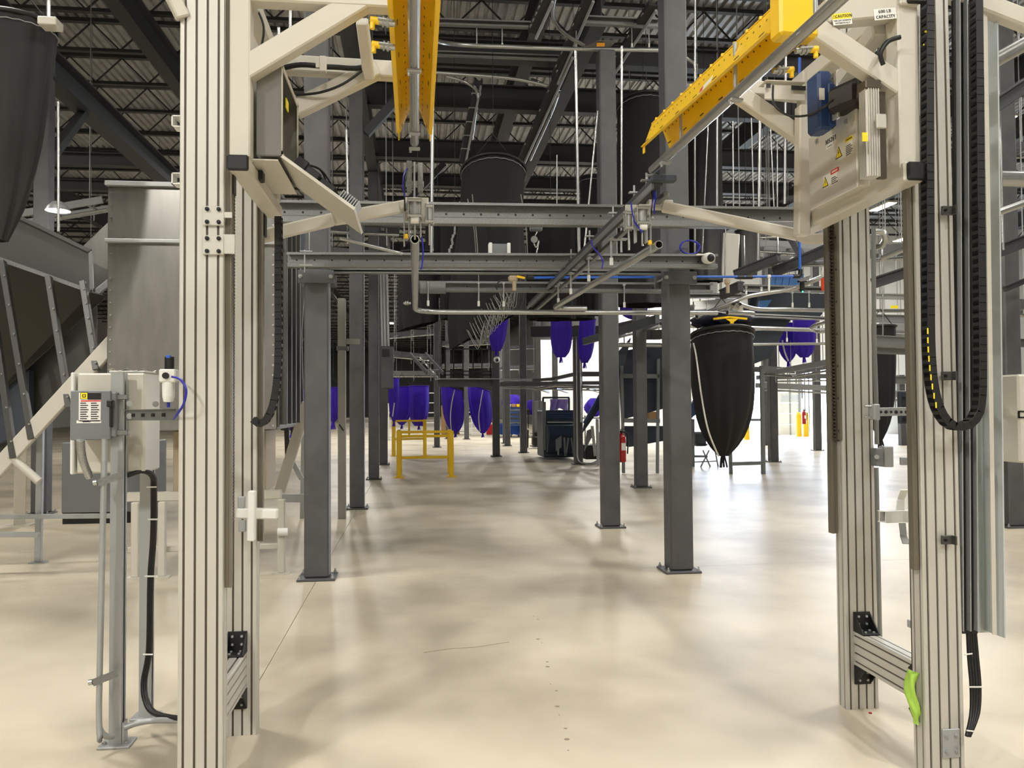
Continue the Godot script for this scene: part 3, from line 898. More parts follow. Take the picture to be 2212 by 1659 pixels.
	var Z := V(0, 0, 1)   # print reads away to near on this face
	var f := X - 0.0035
	for q in [[1765, 305], [1828, 263]]:
		var lp := PX(q[0], q[1], f)
		obj("latch", mb().box(lp, V(0.008, 0.025, 0.02), Basis(), 0.002).cyl(lp, lp - V(0.008, 0, 0), 0.007, 8), M.zinc, e)
	var m1 := PX(1795, 305, f)
	decal(e, "name_plate", m1, Z, V(0, 1, 0), 0.085, 0.05, M.white)
	words("MS261", 0.03, m1 + V(-0.0006, 0.006, 0), Z, V(0, 1, 0), M.print_black, e)
	lines_of_print(e, m1 - V(0.0006, 0.017, 0), Z, V(0, 1, 0), 0.06, 0.006, 1)
	var m2 := PX(1826, 320, f)
	decal(e, "caution_label", m2, Z, V(0, 1, 0), 0.12, 0.072, M.white)
	var m3 := PX(1834, 300, f - 0.0006)
	decal(e, "caution_label", m3, Z, V(0, 1, 0), 0.06, 0.016, M.yellow_tag)
	words("CAUTION", 0.011, m3 - V(0.0006, 0, 0), Z, V(0, 1, 0), M.print_black, e)
	triangle_sign(e, PX(1812, 330, f - 0.0006), Z, V(0, 1, 0), 0.055)
	lines_of_print(e, PX(1835, 322, f - 0.0006), Z, V(0, 1, 0), 0.056, 0.045, 6)
	var m4 := PX(1793, 388, f)
	decal(e, "danger_label", m4, Z, V(0, 1, 0), 0.12, 0.06, M.white)
	var m5 := PX(1803, 369, f - 0.0006)
	decal(e, "danger_label", m5, Z, V(0, 1, 0), 0.066, 0.018, M.print_red)
	words("DANGER", 0.012, m5 - V(0.0006, 0, 0), Z, V(0, 1, 0), M.white, e)
	triangle_sign(e, PX(1783, 394, f - 0.0006), Z, V(0, 1, 0), 0.05)
	lines_of_print(e, PX(1803, 388, f - 0.0006), Z, V(0, 1, 0), 0.056, 0.032, 4)
	# ribbed aluminium actuator beside it
	var ac := thing("linear_actuator", "upright ribbed aluminium actuator beside the steel control box", "actuator", V(1.86, 2.36, -2.94))
	var b := mb()
	var p0 := P(1888, 410, 2.9)
	b = mb().box(V(p0.x, 2.49, -2.92), V(0.05, 0.34, 0.05), Basis(), 0.003)
	for i in 5: b.box(V(p0.x - 0.02 + i * 0.01, 2.49, -2.893), V(0.004, 0.34, 0.006)).box(V(p0.x - 0.027, 2.49, -2.94 + i * 0.01), V(0.006, 0.34, 0.004))
	obj("ribbed_body", b, M.alu, ac)
	obj("cap", mb().box(V(p0.x, 2.676, -2.92), V(0.065, 0.035, 0.065), Basis(), 0.004), M.rail_brown, ac)
	obj("clamp", mb().box(P(1903, 262, 2.87), V(0.04, 0.055, 0.012), Basis(), 0.003), M.alu, ac)
	obj("yellow_tag", mb().box(P(1868, 296, 2.865), V(0.022, 0.034, 0.003)), M.yellow_tag, ac)
	obj("side_plate", mb().box(V(p0.x + 0.05, 2.49, -2.93), V(0.035, 0.34, 0.02), Basis(), 0.002), M.rail_brown, ac)
	# gear motor
	var g := thing("gear_motor", "blue gear unit with a black motor on the right lift carriage", "motor", P(1772, 288, 3.25))
	var q0 := P(1770, 225, 3.25)
	obj("gear_housing", mb().box(q0, V(0.065, 0.25, 0.11), Basis(), 0.012).box(q0 + V(0.025, -0.02, 0.0), V(0.05, 0.2, 0.12), Basis(), 0.02), M.blue, g)
	obj("name_plate", mb().box(q0 + V(-0.02, 0.02, 0.0605), V(0.024, 0.05, 0.001)), M.white, g)
	obj("flange", mb().box(P(1797, 235, 3.2), V(0.012, 0.11, 0.11), Basis(), 0.008), M.zinc, g)
	obj("motor_body", mb().bar(P(1800, 225, 3.2), P(1868, 196, 3.05), 0.1, 0.11, Vector3.UP, 0.02), M.black, g)
	obj("fan_cover", mb().bar(P(1868, 196, 3.05), P(1880, 191, 3.02), 0.096, 0.096, Vector3.UP, 0.01), M.rubber, g)
	one("cable_run", mb().tube(spl([P(1670, 185, 3.5), P(1672, 225, 3.45), P(1700, 248, 3.4), P(1740, 250, 3.3), P(1775, 235, 3.15), P(1800, 215, 3.12)]), 0.005, 6), M.black, "thin black cable looping from the yellow guard to the blue gear unit", "cable")
	one("cable_run", mb().tube(spl([P(1908, 140, 2.86), P(1902, 115, 2.85), P(1918, 90, 2.85), P(1945, 80, 2.84)]), 0.009, 8), M.rubber, "black cable arching under the right lift's capacity arm", "cable")
	one("cable_tie", mb().tube(spl([P(1995, 98, 2.86), P(2004, 90, 2.85), P(2006, 72, 2.85), P(1998, 68, 2.86)]), 0.004, 6), M.yellow_tag, "bright yellow cable tie at the right lift carriage corner", "cable tie")
	# cable chain in front of the right frame
	var d := 2.86
	cable_chain([P(2003, 0, d), P(2003, 330, d), P(2004, 560, d), P(2006, 760, d), P(2018, 860, d), P(2042, 910, d), P(2072, 922, d), P(2100, 908, d), P(2114, 870, d), P(2116, 760, d), P(2112, 400, d), P(2108, 0, d), P(2106, -80, d)], 0.04, "long black cable chain hanging in a U over the right lift frame")
	var b2 := mb()
	for i in 9:
		b2.box(P(2004 + i * i * 0.28, 715 + i * 20, d - 0.03), V(0.004, 0.022, 0.003))
	one("marker_strip", b2, M.yellow_tag, "broken yellow stripe inside the right lift's cable chain", "stripe").set_meta("kind", "stuff")
	# cable trunking and galvanised guide channel behind the chain
	var ct := thing("cable_bundle", "flat black cables running down the right lift frame", "cables", P(2078, 1366, 3.0))
	for q in [[2064, 0.02], [2076, 0.018], [2092, 0.026]]:
		obj("flat_cable", mb().bar(P(q[0], -80, 2.99), P(q[0] + 9, 1368, 2.99), 0.03, q[1], Vector3.UP, 0.003), M.rubber, ct)
	for q in [2070, 2086, 2101]:
		obj("divider", mb().bar(P(q - 2, -80, 2.97), P(q + 6, 1362, 2.97), 0.004, 0.03), M.zinc, ct)
	var cb2 := mb()
	for i in 4:
		cb2.tube(spl([P(2090 + i * 5, 1350, 2.99), P(2093 + i * 6, 1420, 2.98), P(2098 + i * 6, 1480, 2.96), P(2098 + i * 5, 1540, 2.94), P(2088 + i * 2, 1590, 2.9)]), 0.007, 8)
	var cl := obj("loose_cables", cb2, M.black, ct)
	for q in [[2084, 1414, 2100, 1412, 2.945], [2093, 1484, 2123, 1484, 2.93], [2088, 1578, 2104, 1580, 2.9]]: obj("tie", mb().tube([P(q[0], q[1], q[4]), P(q[2], q[3], q[4])], 0.003, 6), M.white, cl)
	var gc := thing("guide_channel", "tall galvanised channel guarding the right lift's cable chain", "channel", P(2130, 1370, 3.1))
	obj("web", mb().bar(P(2118, -80, 3.12), P(2130, 1366, 3.12), 0.075, 0.004), M.sheet, gc)
	obj("flange", mb().bar(P(2133, -80, 3.06), P(2150, 1370, 3.06), 0.006, 0.11), M.sheet, gc)
	obj("lip", mb().bar(P(2126, -80, 2.99), P(2148, 1370, 3.02), 0.018, 0.005), M.cream, gc)
	# cream box on the frame's far side
	var w := thing("side_box", "cream cabinet on the outer side of the right lift frame", "cabinet", P(2160, 1002, 3.3))
	var wa := P(2160, 903, 3.3)
	obj("body", mb().box(wa, V(0.06, 0.375, 0.3), Basis(), 0.008), M.cream, w)
	obj("lid", mb().box(wa + V(0.038, 0, 0), V(0.016, 0.365, 0.3), Basis(), 0.006), M.cream, w)
	for sy in [-0.12, 0.12]: obj("mounting_arm", mb().bar(wa + V(-0.02, sy, -0.05), V(2.1, wa.y + sy, -3.02), 0.03, 0.03, Vector3.UP, 0.003), M.zinc, w)
	obj("latch", mb().box(wa + V(-0.01, 0.03, 0.151), V(0.045, 0.006, 0.006)).box(wa + V(-0.01, 0.005, 0.151), V(0.045, 0.006, 0.006)).box(wa + V(-0.03, 0.017, 0.151), V(0.006, 0.03, 0.006)), M.black, w)

func pl_at(n: Node, _c: Vector3) -> Node:   # print goes under the plate's own thing
	return n.get_parent()

func channel(a: Vector3, b: Vector3, h: float, label: String, holes := 0.1, group := "", dep := 0.065) -> Node3D:
	# galvanised support channel: web between two lips, open towards the camera
	var t := thing("support_channel", label, "channel", a - V(0, h / 2, 0), group)
	var d := (b - a).normalized()
	var o := d.cross(V(0, 1, 0)).normalized()
	if o.z < 0: o = -o
	obj("web", mb().bar(a, b, 0.005, h - 0.006), M.galv, t)
	obj("top_lip", mb().bar(a + V(0, h / 2 - 0.004, 0) + o * dep / 2, b + V(0, h / 2 - 0.004, 0) + o * dep / 2, dep, 0.006, Vector3.UP, 0.001).bar(a + V(0, h / 2 - 0.012, 0) + o * dep, b + V(0, h / 2 - 0.012, 0) + o * dep, 0.005, 0.018), M.galv, t)
	obj("bottom_lip", mb().bar(a - V(0, h / 2 - h * 0.17, 0) + o * dep * 0.5, b - V(0, h / 2 - h * 0.17, 0) + o * dep * 0.5, dep, h * 0.32, Vector3.UP, 0.006), M.galv, t)
	if holes > 0:
		var m := mb()
		var n := int((b - a).length() / holes)
		for i in n:
			var c := a + d * (holes * (i + 0.5)) + V(0, h * 0.06, 0)
			m.cyl(c + o * 0.002, c + o * 0.004, min(0.009, h * 0.06), 8)
		obj("holes", m, M.black, t).set_meta("kind", "stuff")
	return t

func pipe(p: Array, r: float, label: String, group := "", called := "rail_pipe") -> MeshInstance3D:
	return one(called, mb().pipe(p, r, 14), M.pipe, label, "pipe", group)

func rod(x0: float, y0: float, x1: float, y1: float, d: float, r: float, label: String, group := "hanger rods between roof and conveyor rails") -> void:
	one("hanger_rod", mb().cyl(P(x0, y0, d), P(x1, y1, d), r, 8), M.pipe, label, "rod", group)

func hanger(at: Vector3, top: float, label: String, group := "short rail hangers") -> void:   # rod from a channel down to a pipe
	var t := thing("rail_hanger", label, "hanger", at, group)
	obj("rod", mb().cyl(at + V(0, 0.02, 0), V(at.x, top, at.z), 0.007, 8), M.zinc, t)
	obj("sleeve", mb().cyl(at + V(0, 0.022, 0), at + V(0, 0.07, 0), 0.012, 8), M.white, t)
	obj("nut", mb().cyl(V(at.x, top - 0.01, at.z), V(at.x, top + 0.008, at.z), 0.015, 6), M.zinc, t)

func guard(x: float, z0: float, z1: float, y: float, label: String, rlabel: String, ry: float, yaw := 0.0) -> void:
	var t := thing("rail_guard", label, "guard", V(x, y, (z0 + z1) / 2), "yellow safety guards over the lift rails")
	for s in [-1, 1]:
		var pl := obj("side_plate", mb().quad(V(x + s * 0.072, y, z0), V(x + s * 0.072, y, z1), V(x + s * 0.026, y + 0.12, z1), V(x + s * 0.026, y + 0.12, z0), 0.005).box(V(x + s * 0.08, y, (z0 + z1) / 2), V(0.016, 0.005, z0 - z1)), M.yellow, t)
		var m := mb()
		var n := V(s * 0.12, 0.046, 0).normalized()
		for i in 26:
			var z: float = z0 + (z1 - z0) * (i + 0.5) / 26
			var c := V(x + s * 0.04, y + 0.083, z)
			m.cyl(c - n * 0.004, c + n * 0.004, 0.0045, 8)
			if i % 4 == 1:
				var e := V(x + s * 0.062, y + 0.026, z)
				m.box(e, V(0.0075, 0.006, 0.04), Basis(n, n.cross(V(0, 0, 1)), V(0, 0, 1)))
		obj("slots", m, M.rail_brown, pl).set_meta("kind", "stuff")
		var b := mb()
		for i in 12:
			var z: float = z0 + (z1 - z0) * (i + 0.3) / 12
			b.cyl(V(x + s * 0.03, y + 0.118, z), V(x + s * 0.03, y + 0.13, z), 0.008, 6)
		obj("bolts", b, M.yellow, pl)
		obj("end_tab", mb().box(V(x + s * 0.076, y - 0.012, z1 + 0.012), V(0.006, 0.05, 0.025), Basis(), 0.001), M.yellow, t)
	obj("spine", mb().box(V(x, y + 0.125, (z0 + z1) / 2), V(0.06, 0.005, z0 - z1)), M.yellow, t)
	obj("end_block", mb().box(V(x, y + 0.05, z0 + 0.04), V(0.15, 0.18, 0.08), Basis(), 0.01), M.yellow, t)
	t.rotation.y = yaw
	# the rail it covers
	if yaw != 0.0:
		x -= 0.025
		z0 = -2.1
	var r := thing("lift_rail", rlabel, "rail", V(x, ry, (z0 + z1) / 2), "galvanised rails carried by the lifts")
	r.rotation.y = yaw * 0.4
	obj("pipe", mb().pipe([V(x, ry, z0 + 0.35), V(x, ry, z1 - 0.06)], 0.022, 16), M.pipe, r)
	for i in 3:
		var z: float = z0 + (z1 - z0) * (i + 0.6) / 3.2
		obj("hanger", mb().box(V(x, (ry + y) / 2 + 0.06, z), V(0.012, y - ry + 0.1, 0.016), Basis(), 0.002), M.zinc, r)
	for z in [z1 - 0.08, z1 + 0.15, (z0 + z1) / 2]:
		obj("clamp", mb().box(V(x, ry - 0.026, z), V(0.055, 0.012, 0.03), Basis(), 0.003).cyl(V(x - 0.02, ry - 0.03, z), V(x - 0.02, ry - 0.045, z), 0.006, 8), M.zinc, r)

func rail_stop(x: float, y: float, z: float, s: int, label: String) -> void:   # pneumatic stopper at the end of a receiving rail
	var t := thing("rail_stop", label, "pneumatic stop", V(x, y, z), "pneumatic stops at the receiving rails")
	obj("carrier_plate", mb().box(V(x + s * 0.01, y + 0.125, z - 0.015), V(0.125, 0.13, 0.012), Basis(), 0.003), M.cream, t)
	for q in [[0.0, 0.11, 1.0], [s * 0.075, 0.085, 0.55]]:
		var c := V(x + q[0], y + q[1], z + 0.06)
		var w: float = q[2]
		var cy := obj("air_cylinder", mb().cyl(c - V(0, 0.034, 0), c + V(0, 0.034, 0), 0.024 * w, 16), M.zinc, t)
		obj("cylinder_head", mb().box(c + V(0, 0.04, 0), V(0.08 * w, 0.016, 0.08 * w), Basis(), 0.005), M.pipe, cy)
		obj("cylinder_head", mb().box(c - V(0, 0.04, 0), V(0.08 * w, 0.016, 0.08 * w), Basis(), 0.005), M.pipe, cy)
		for a in [[-1, -1], [1, -1], [-1, 1], [1, 1]]:
			var e := c + V(a[0] * 0.034 * w, 0, a[1] * 0.034 * w)
			obj("tie_rod", mb().cyl(e - V(0, 0.052, 0), e + V(0, 0.052, 0), 0.0045, 6), M.pipe, cy)
		obj("stop_rod", mb().cyl(c - V(0, 0.04, 0), c - V(0, 0.16, 0), 0.006, 8), M.pipe, t)
	obj("clevis", mb().box(V(x, y + 0.055, z + 0.045), V(0.06, 0.03, 0.05), Basis(), 0.004).box(V(x - s * 0.03, y + 0.03, z + 0.03), V(0.008, 0.12, 0.04), Basis(), 0.002).box(V(x + s * 0.03, y + 0.02, z + 0.03), V(0.008, 0.1, 0.04), Basis(), 0.002), M.zinc, t)
	obj("side_arm", mb().box(V(x - s * 0.055, y + 0.02, z + 0.03), V(0.008, 0.2, 0.014), Basis(), 0.002).box(V(x - s * 0.03, y + 0.118, z + 0.03), V(0.06, 0.008, 0.03), Basis(), 0.002), M.zinc, t)
	obj("wheel", mb().cyl(V(x - s * 0.02, y + 0.05, z + 0.075), V(x + s * 0.02, y + 0.05, z + 0.075), 0.018, 16), M.white, t)
	obj("sensor_tip", mb().box(V(x - s * 0.045, y - 0.03, z + 0.05), V(0.02, 0.025, 0.02), Basis(), 0.004), M.yellow, t)
	var h := obj("air_hose", mb().tube(spl([V(x - s * 0.04, y + 0.33, z + 0.03), V(x - s * 0.055, y + 0.28, z + 0.07), V(x - s * 0.06, y + 0.22, z + 0.08), V(x - s * 0.05, y + 0.17, z + 0.08)]), 0.004, 6), M.hose, t)
	obj("air_hose", mb().tube(spl([V(x - s * 0.035, y + 0.33, z + 0.03), V(x - s * 0.045, y + 0.26, z + 0.08), V(x - s * 0.052, y + 0.19, z + 0.08), V(x - s * 0.05, y + 0.1, z + 0.05)]), 0.004, 6), M.black, t)

func build_rails() -> void:
	guard(0.0, -2.25, -4.0, 2.80, "yellow rail guard seen end on from below, above the left lift", "galvanised lift rail running inside the end-on yellow guard", 2.775)
	guard(1.31, -2.78, -4.1, 2.80, "yellow rail guard seen from its side, reaching over the right lift", "galvanised lift rail under the side-on yellow guard", 2.70, 0.07)
	var wp := P(1640, 178, 3.15)
	var ds := thing("danger_sticker", "small red and white warning sticker on the side-on yellow guard", "sticker", PX(1524, 182, 1.215))
	var sp := PX(1524, 184, 1.215)
	var sn := V(-0.12, 0.046, 0).normalized()
	obj("sticker", mb().box(sp, V(0.001, 0.03, 0.14), Basis(sn, sn.cross(V(0, 0, 1)) * -1, V(0, 0, 1))), M.white, ds)
	obj("red_corner", mb().box(sp + sn * 0.001 - V(0, 0, 0.05), V(0.001, 0.02, 0.035), Basis(sn, sn.cross(V(0, 0, 1)) * -1, V(0, 0, 1))), M.print_red, ds)
	sensor(P(835, 48, 2.75), V(-1, 0.1, 0).normalized(), "yellow-plugged sensor on the end-on guard, upper of two")
	sensor(P(836, 100, 2.95), V(-1, 0.1, 0).normalized(), "yellow-plugged sensor on the end-on guard, lower of two")
	sensor(P(1735, 108, 2.75), V(1, 0.1, 0).normalized(), "yellow-plugged sensor beside the right rail, nearer the capacity arm")
	sensor(P(1685, 152, 3.0), V(1, 0.1, 0).normalized(), "yellow-plugged sensor beside the right rail, below the other")
	# receiving rails and their cross rail
	pipe(bent([V(0, 2.315, -4.2), V(0, 2.325, -7.52), V(1.2, 2.33, -7.52)], 0.3) + [V(2.9, 2.335, -7.52)], 0.024, "galvanised rail pipe opening towards the camera, bending under the left stop")
	pipe(bent([V(1.3, 2.31, -4.2), V(1.28, 2.36, -7.45), V(1.6, 2.36, -7.45)], 0.14), 0.023, "galvanised rail pipe slanting from the right stop to the cross pipe")
	pipe([V(3.0, 2.34, -7.52), V(3.22, 2.34, -7.56), V(3.34, 2.35, -7.7)], 0.024, "short pipe end just right of the widest right column")
	rail_stop(0.0, 2.36, -4.25, 1, "pneumatic stop with blue hose over the camera-facing pipe end")
	rail_stop(1.22, 2.36, -4.3, -1, "pneumatic stop cluster over the slanting rail pipe on the right")
	sq2("support_strut", [P(560, 512, 3.95), P(720, 474, 4.1), P(905, 440, 4.28)], 0.04, 0.065, "cream slanted arm from the left lift to the left pneumatic stop")
	sq2("support_strut", [P(1430, 446, 4.3), P(1725, 508, 4.0)], 0.045, 0.06, "cream slanted arm from the right pneumatic stop to the right lift")
	one("support_strut", mb().tube(spl([P(1722, 506, 4.0), P(1745, 516, 3.97), P(1790, 513, 3.9), P(1815, 508, 3.85)]), 0.028, 12), M.cream, "curved cream tube ending the right arm behind the right lift", "arm")
	one("support_bracket", mb().box(P(1425, 443, 4.33), V(0.14, 0.05, 0.05), Basis(), 0.004).box(P(1392, 455, 4.3), V(0.06, 0.07, 0.012), Basis(), 0.003), M.cream, "cream bracket block atop the right pneumatic stop", "bracket")
	# supporting channels across the aisle
	channel(P(595, 461, 6.0), P(1740, 475, 6.0), 0.165, "longest galvanised channel across the aisle, between the two lifts", 0.13, "", 0.075)
	channel(P(622, 564, 6.68), P(1545, 567, 6.68), 0.125, "galvanised channel bolted in front of both square columns", 0.14)
	channel(P(660, 586, 7.25), P(1478, 590, 7.25), 0.05, "thin galvanised channel right behind the column channel", 0.2)
	channel(P(905, 620, 7.6), P(1535, 624, 7.6), 0.1, "small galvanised channel above the cross rail pipe", 0.3)
	one("end_block", mb().box(P(1539, 622, 7.58), V(0.075, 0.1, 0.08), Basis(), 0.004), M.zinc, "bright steel end block on the small channel by the blue air line", "block")
	one("splice_plate", mb().box(P(935, 621, 7.53), V(0.24, 0.115, 0.02), Basis(), 0.004), M.galv, "galvanised splice plate at the small channel's left end", "plate")
	for q in [[435, 7.5, "first from the bend"], [890, 7.5, "third from the bend"], [1115, 7.5, "fourth from the bend"]]:
		var x: float = 820 + q[0] / 4.148
		var b := P(x, 674, q[1])
		hanger(V(b.x, 2.36, -7.52), 2.6, "rail hanger on the cross pipe, " + q[2])
	hanger(V(P(1350, 670, 7.5).x, 2.36, -7.52), 2.6, "rail hanger on the cross pipe, between the two near columns")
	# dark inclined-looking channel over the right receiving rail
	var c := thing("dark_channel", "dark channel running away above the slanting rail pipe", "channel", V(1.27, 2.58, -6.4))
	obj("web", mb().bar(V(1.27, 2.63, -4.1), V(1.27, 2.57, -8.9), 0.05, 0.05, Vector3.UP, 0.003), M.beam, c)
	obj("lip", mb().bar(V(1.30, 2.655, -4.1), V(1.30, 2.595, -8.9), 0.012, 0.02), M.galv, c)
	obj("lip", mb().bar(V(1.24, 2.60, -4.1), V(1.24, 2.54, -8.9), 0.012, 0.03), M.galv, c)
	obj("lower_rail", mb().bar(V(1.33, 2.57, -4.15), V(1.33, 2.51, -8.9), 0.03, 0.03, Vector3.UP, 0.003), M.galv, c)
	obj("end_plate", mb().box(V(1.29, 2.63, -4.08), V(0.13, 0.03, 0.06), Basis(), 0.003), M.slate, c)
	for z in [-4.25, -4.5, -5.0, -5.7, -6.4]:
		obj("stud", mb().cyl(V(1.25, 2.64, z), V(1.25, 2.71, z), 0.006, 8).box(V(1.25, 2.668, z), V(0.06, 0.008, 0.03)), M.zinc, c)
	for z in [-4.6, -5.2, -5.9, -6.6, -7.3]:
		obj("cross_clip", mb().box(V(1.33, 2.545, z), V(0.12, 0.012, 0.04), Basis(), 0.002), M.zinc, c)
	var k := 0
	for z in [-5.2, -5.9, -6.6, -7.2]:
		hanger(V(1.285, 2.35 + 0.0, z), 2.55, "rail hanger on the slanting pipe, " + ["first past the right stop", "second past the right stop", "third past the right stop", "fourth past the right stop"][k])
		k += 1
	# bent plate block at the left receiving rail, seen end on
	var e := thing("end_bracket", "grey bent end bracket hanging over the left pneumatic stop", "bracket", V(0, 2.6, -4.3))
	obj("side_plate", mb().box(P(884, 382, 4.3), V(0.028, 0.17, 0.02), Basis(), 0.003), M.galv, e)
	obj("side_plate", mb().box(P(908, 384, 4.3), V(0.028, 0.16, 0.02), Basis(), 0.003), M.galv, e)
	obj("cross_plate", mb().box(P(896, 398, 4.32), V(0.095, 0.03, 0.03), Basis(), 0.003), M.zinc, e)
	obj("stem", mb().cyl(P(895, 350, 4.3), P(895, 430, 4.3), 0.006, 8), M.zinc, e)
	# side-mounted little switches by the left rail
	sensor(P(898, 655, 6.6) + V(-0.07, 0, 0), V(-1, 0.0, 0), "small sensor on a wire arm near the left rail's bend", false)
	# grey junction box on the column channel
	var j := thing("junction_box", "pale grey junction box standing on the column channel", "box", P(1078, 552, 6.85))
	var jc := P(1078, 540, 6.85)
	obj("body", mb().box(jc, V(0.15, 0.09, 0.09), Basis(), 0.004), M.box_grey, j)
	for s in [-1, 1]: obj("corner_profile", mb().box(jc + V(s * 0.078, 0.003, 0.02), V(0.028, 0.095, 0.09), Basis(), 0.004), M.white, j)
	# white camera at the channel's end
	var w := thing("dome_camera", "white rounded camera on the end of the column channel", "camera", P(1531, 575, 6.6))
	var wc := P(1529, 558, 6.58)
	obj("shell", mb().lathe(wc, [Vector2(0.0, -0.05), Vector2(0.03, -0.048), Vector2(0.045, -0.03), Vector2(0.048, 0.02), Vector2(0.044, 0.045), Vector2(0.034, 0.06)], 20, Basis(V(1, 0, 0), V(0.1, -0.12, 1).normalized(), V(0, -1, -0.12).normalized())), M.white, w)
	obj("lens", mb().lathe(wc, [Vector2(0.034, 0.058), Vector2(0.03, 0.066), Vector2(0.018, 0.076), Vector2(0.0, 0.08)], 16, Basis(V(1, 0, 0), V(0.1, -0.12, 1).normalized(), V(0, -1, -0.12).normalized())), M.black, w)
	obj("mount", mb().box(wc + V(-0.05, 0.03, -0.01), V(0.09, 0.012, 0.04), Basis(), 0.003), M.white, w)
	# coil of blue hose
	var cp := []
	for i in 90:
		var a := TAU * i / 18.0
		cp.append(P(1490, 534, 6.7) + V(cos(a) * (0.085 + 0.004 * sin(i * 0.9)), sin(a) * (0.062 + 0.004 * cos(i * 0.7)), 0.014 * sin(i * 0.23)))
	one("hose_coil", mb().tube(cp, 0.0045, 6), M.hose, "coil of blue air hose resting on the column channel", "hose")
	# blue compressed-air line
	var ad := 7.15
	var al := thing("air_line", "thin blue compressed air pipe running behind the right columns", "air pipe", P(1400, 600, ad))
	obj("pipe", mb().tube([P(1150, 600, ad), P(1723, 597, ad)], 0.0115, 10), M.blue_air, al)
	obj("pipe", mb().tube([P(1728, 592, ad), P(1727, 505, ad)], 0.0125, 10), M.blue_air, al)
	obj("elbow", mb().tube(bent([P(1714, 597, ad), P(1729, 598, ad), P(1729, 582, ad)], 0.04), 0.02, 10), M.black, al)
	for x in [1146, 1600, 1618]: obj("coupling", mb().cyl(P(x - 7, 599, ad), P(x + 7, 599, ad), 0.019, 10), M.black, al)
	one("air_drop", mb().tube([P(1727, 125, 4.2), P(1727, 178, 4.2)], 0.008, 10), M.blue_air, "short bright blue air pipe beside the right lift's sensors", "air pipe")
	# cream valve with the yellow lever
	var v := thing("air_valve", "cream air valve with a yellow lever on the small channel", "valve", P(1108, 640, 7.3))
	obj("body", mb().box(P(1108, 602, 7.2), V(0.085, 0.055, 0.05), Basis(), 0.014), M.tan, v)
	obj("bowl", mb().cyl(P(1111, 606, 7.2), P(1111, 628, 7.2), 0.018, 12), M.tan, v)
	obj("lever", mb().bar(P(1116, 597, 7.17), P(1134, 601, 7.17), 0.02, 0.02, Vector3.UP, 0.004), M.yellow, v)
	one("air_hose", mb().tube(spl([P(1098, 604, 7.18), P(1082, 606, 7.16), P(1072, 616, 7.15), P(1074, 626, 7.16)]), 0.006, 6), M.black, "short black hose curling from the cream air valve", "hose")
	# blue hoses draped on the right
	var hs := [[[1277, 518, 1282, 535, 1295, 550, 1302, 565, 1300, 580], "blue air hose hanging from the dark channel"], [[1363, 438, 1366, 460, 1371, 480, 1380, 492, 1388, 502], "blue air hose draped left of the right stop"], [[1415, 400, 1416, 425, 1413, 450, 1415, 462], "blue air hose dropping in front of the right column"], [[911, 512, 914, 540, 912, 570, 909, 582], "blue air hose beside the camera-facing pipe end"]]
	for h in hs:
		var pts := []
		for i in range(0, h[0].size(), 2): pts.append(P(h[0][i], h[0][i + 1], 4.6 if h[0][0] < 1350 and h[0][0] > 1000 else 4.22))
		one("air_hose", mb().tube(spl(pts), 0.0045, 6), M.hose, h[1], "hose")
	# eye bolt and clamps on the column channel's left end
	var ey := thing("channel_clamp", "bolted clamp with an eye bolt at the column channel's left end", "clamp", P(660, 575, 6.65))
	obj("plate", mb().box(P(662, 544, 6.64), V(0.1, 0.01, 0.06), Basis(), 0.002), M.zinc, ey)
	obj("plate", mb().box(P(662, 574, 6.64), V(0.1, 0.01, 0.06), Basis(), 0.002), M.zinc, ey)
	obj("stud", mb().cyl(P(658, 540, 6.62), P(658, 588, 6.62), 0.006, 8), M.zinc, ey)
	one("hanger_strut", mb().cyl(P(735, 515, 6.2), P(868, 548, 6.4), 0.014, 10), M.pipe, "slanted bright conduit running onto the column channel at left", "conduit")

func sq2(called: String, p: Array, w: float, h: float, label: String) -> void:   # box-section arm along points
	var b := mb()
	for i in p.size() - 1: b.bar(p[i], p[i + 1], w, h, Vector3.UP, 0.008)
	one(called, b, M.cream, label, "arm", "cream arms holding the pneumatic stops")

func strut(called: String, a: Vector3, b: Vector3, t: Node, w := 0.041) -> void:   # slotted galvanised strut, open side to +x
	var o := mb()
	var d := (b - a)
	o.bar(a + V(0, 0, w / 2), b + V(0, 0, w / 2), w, 0.003, V(0, 0, 1)).bar(a - V(0, 0, w / 2), b - V(0, 0, w / 2), w, 0.003, V(0, 0, 1)).bar(a - V(w / 2, 0, 0), b - V(w / 2, 0, 0), 0.003, w, V(0, 0, 1))
	for s in [-1, 1]: o.bar(a + V(w / 2, 0, s * w * 0.36), b + V(w / 2, 0, s * w * 0.36), 0.003, w * 0.26, V(0, 0, 1))
	obj(called, o, M.zinc, t)

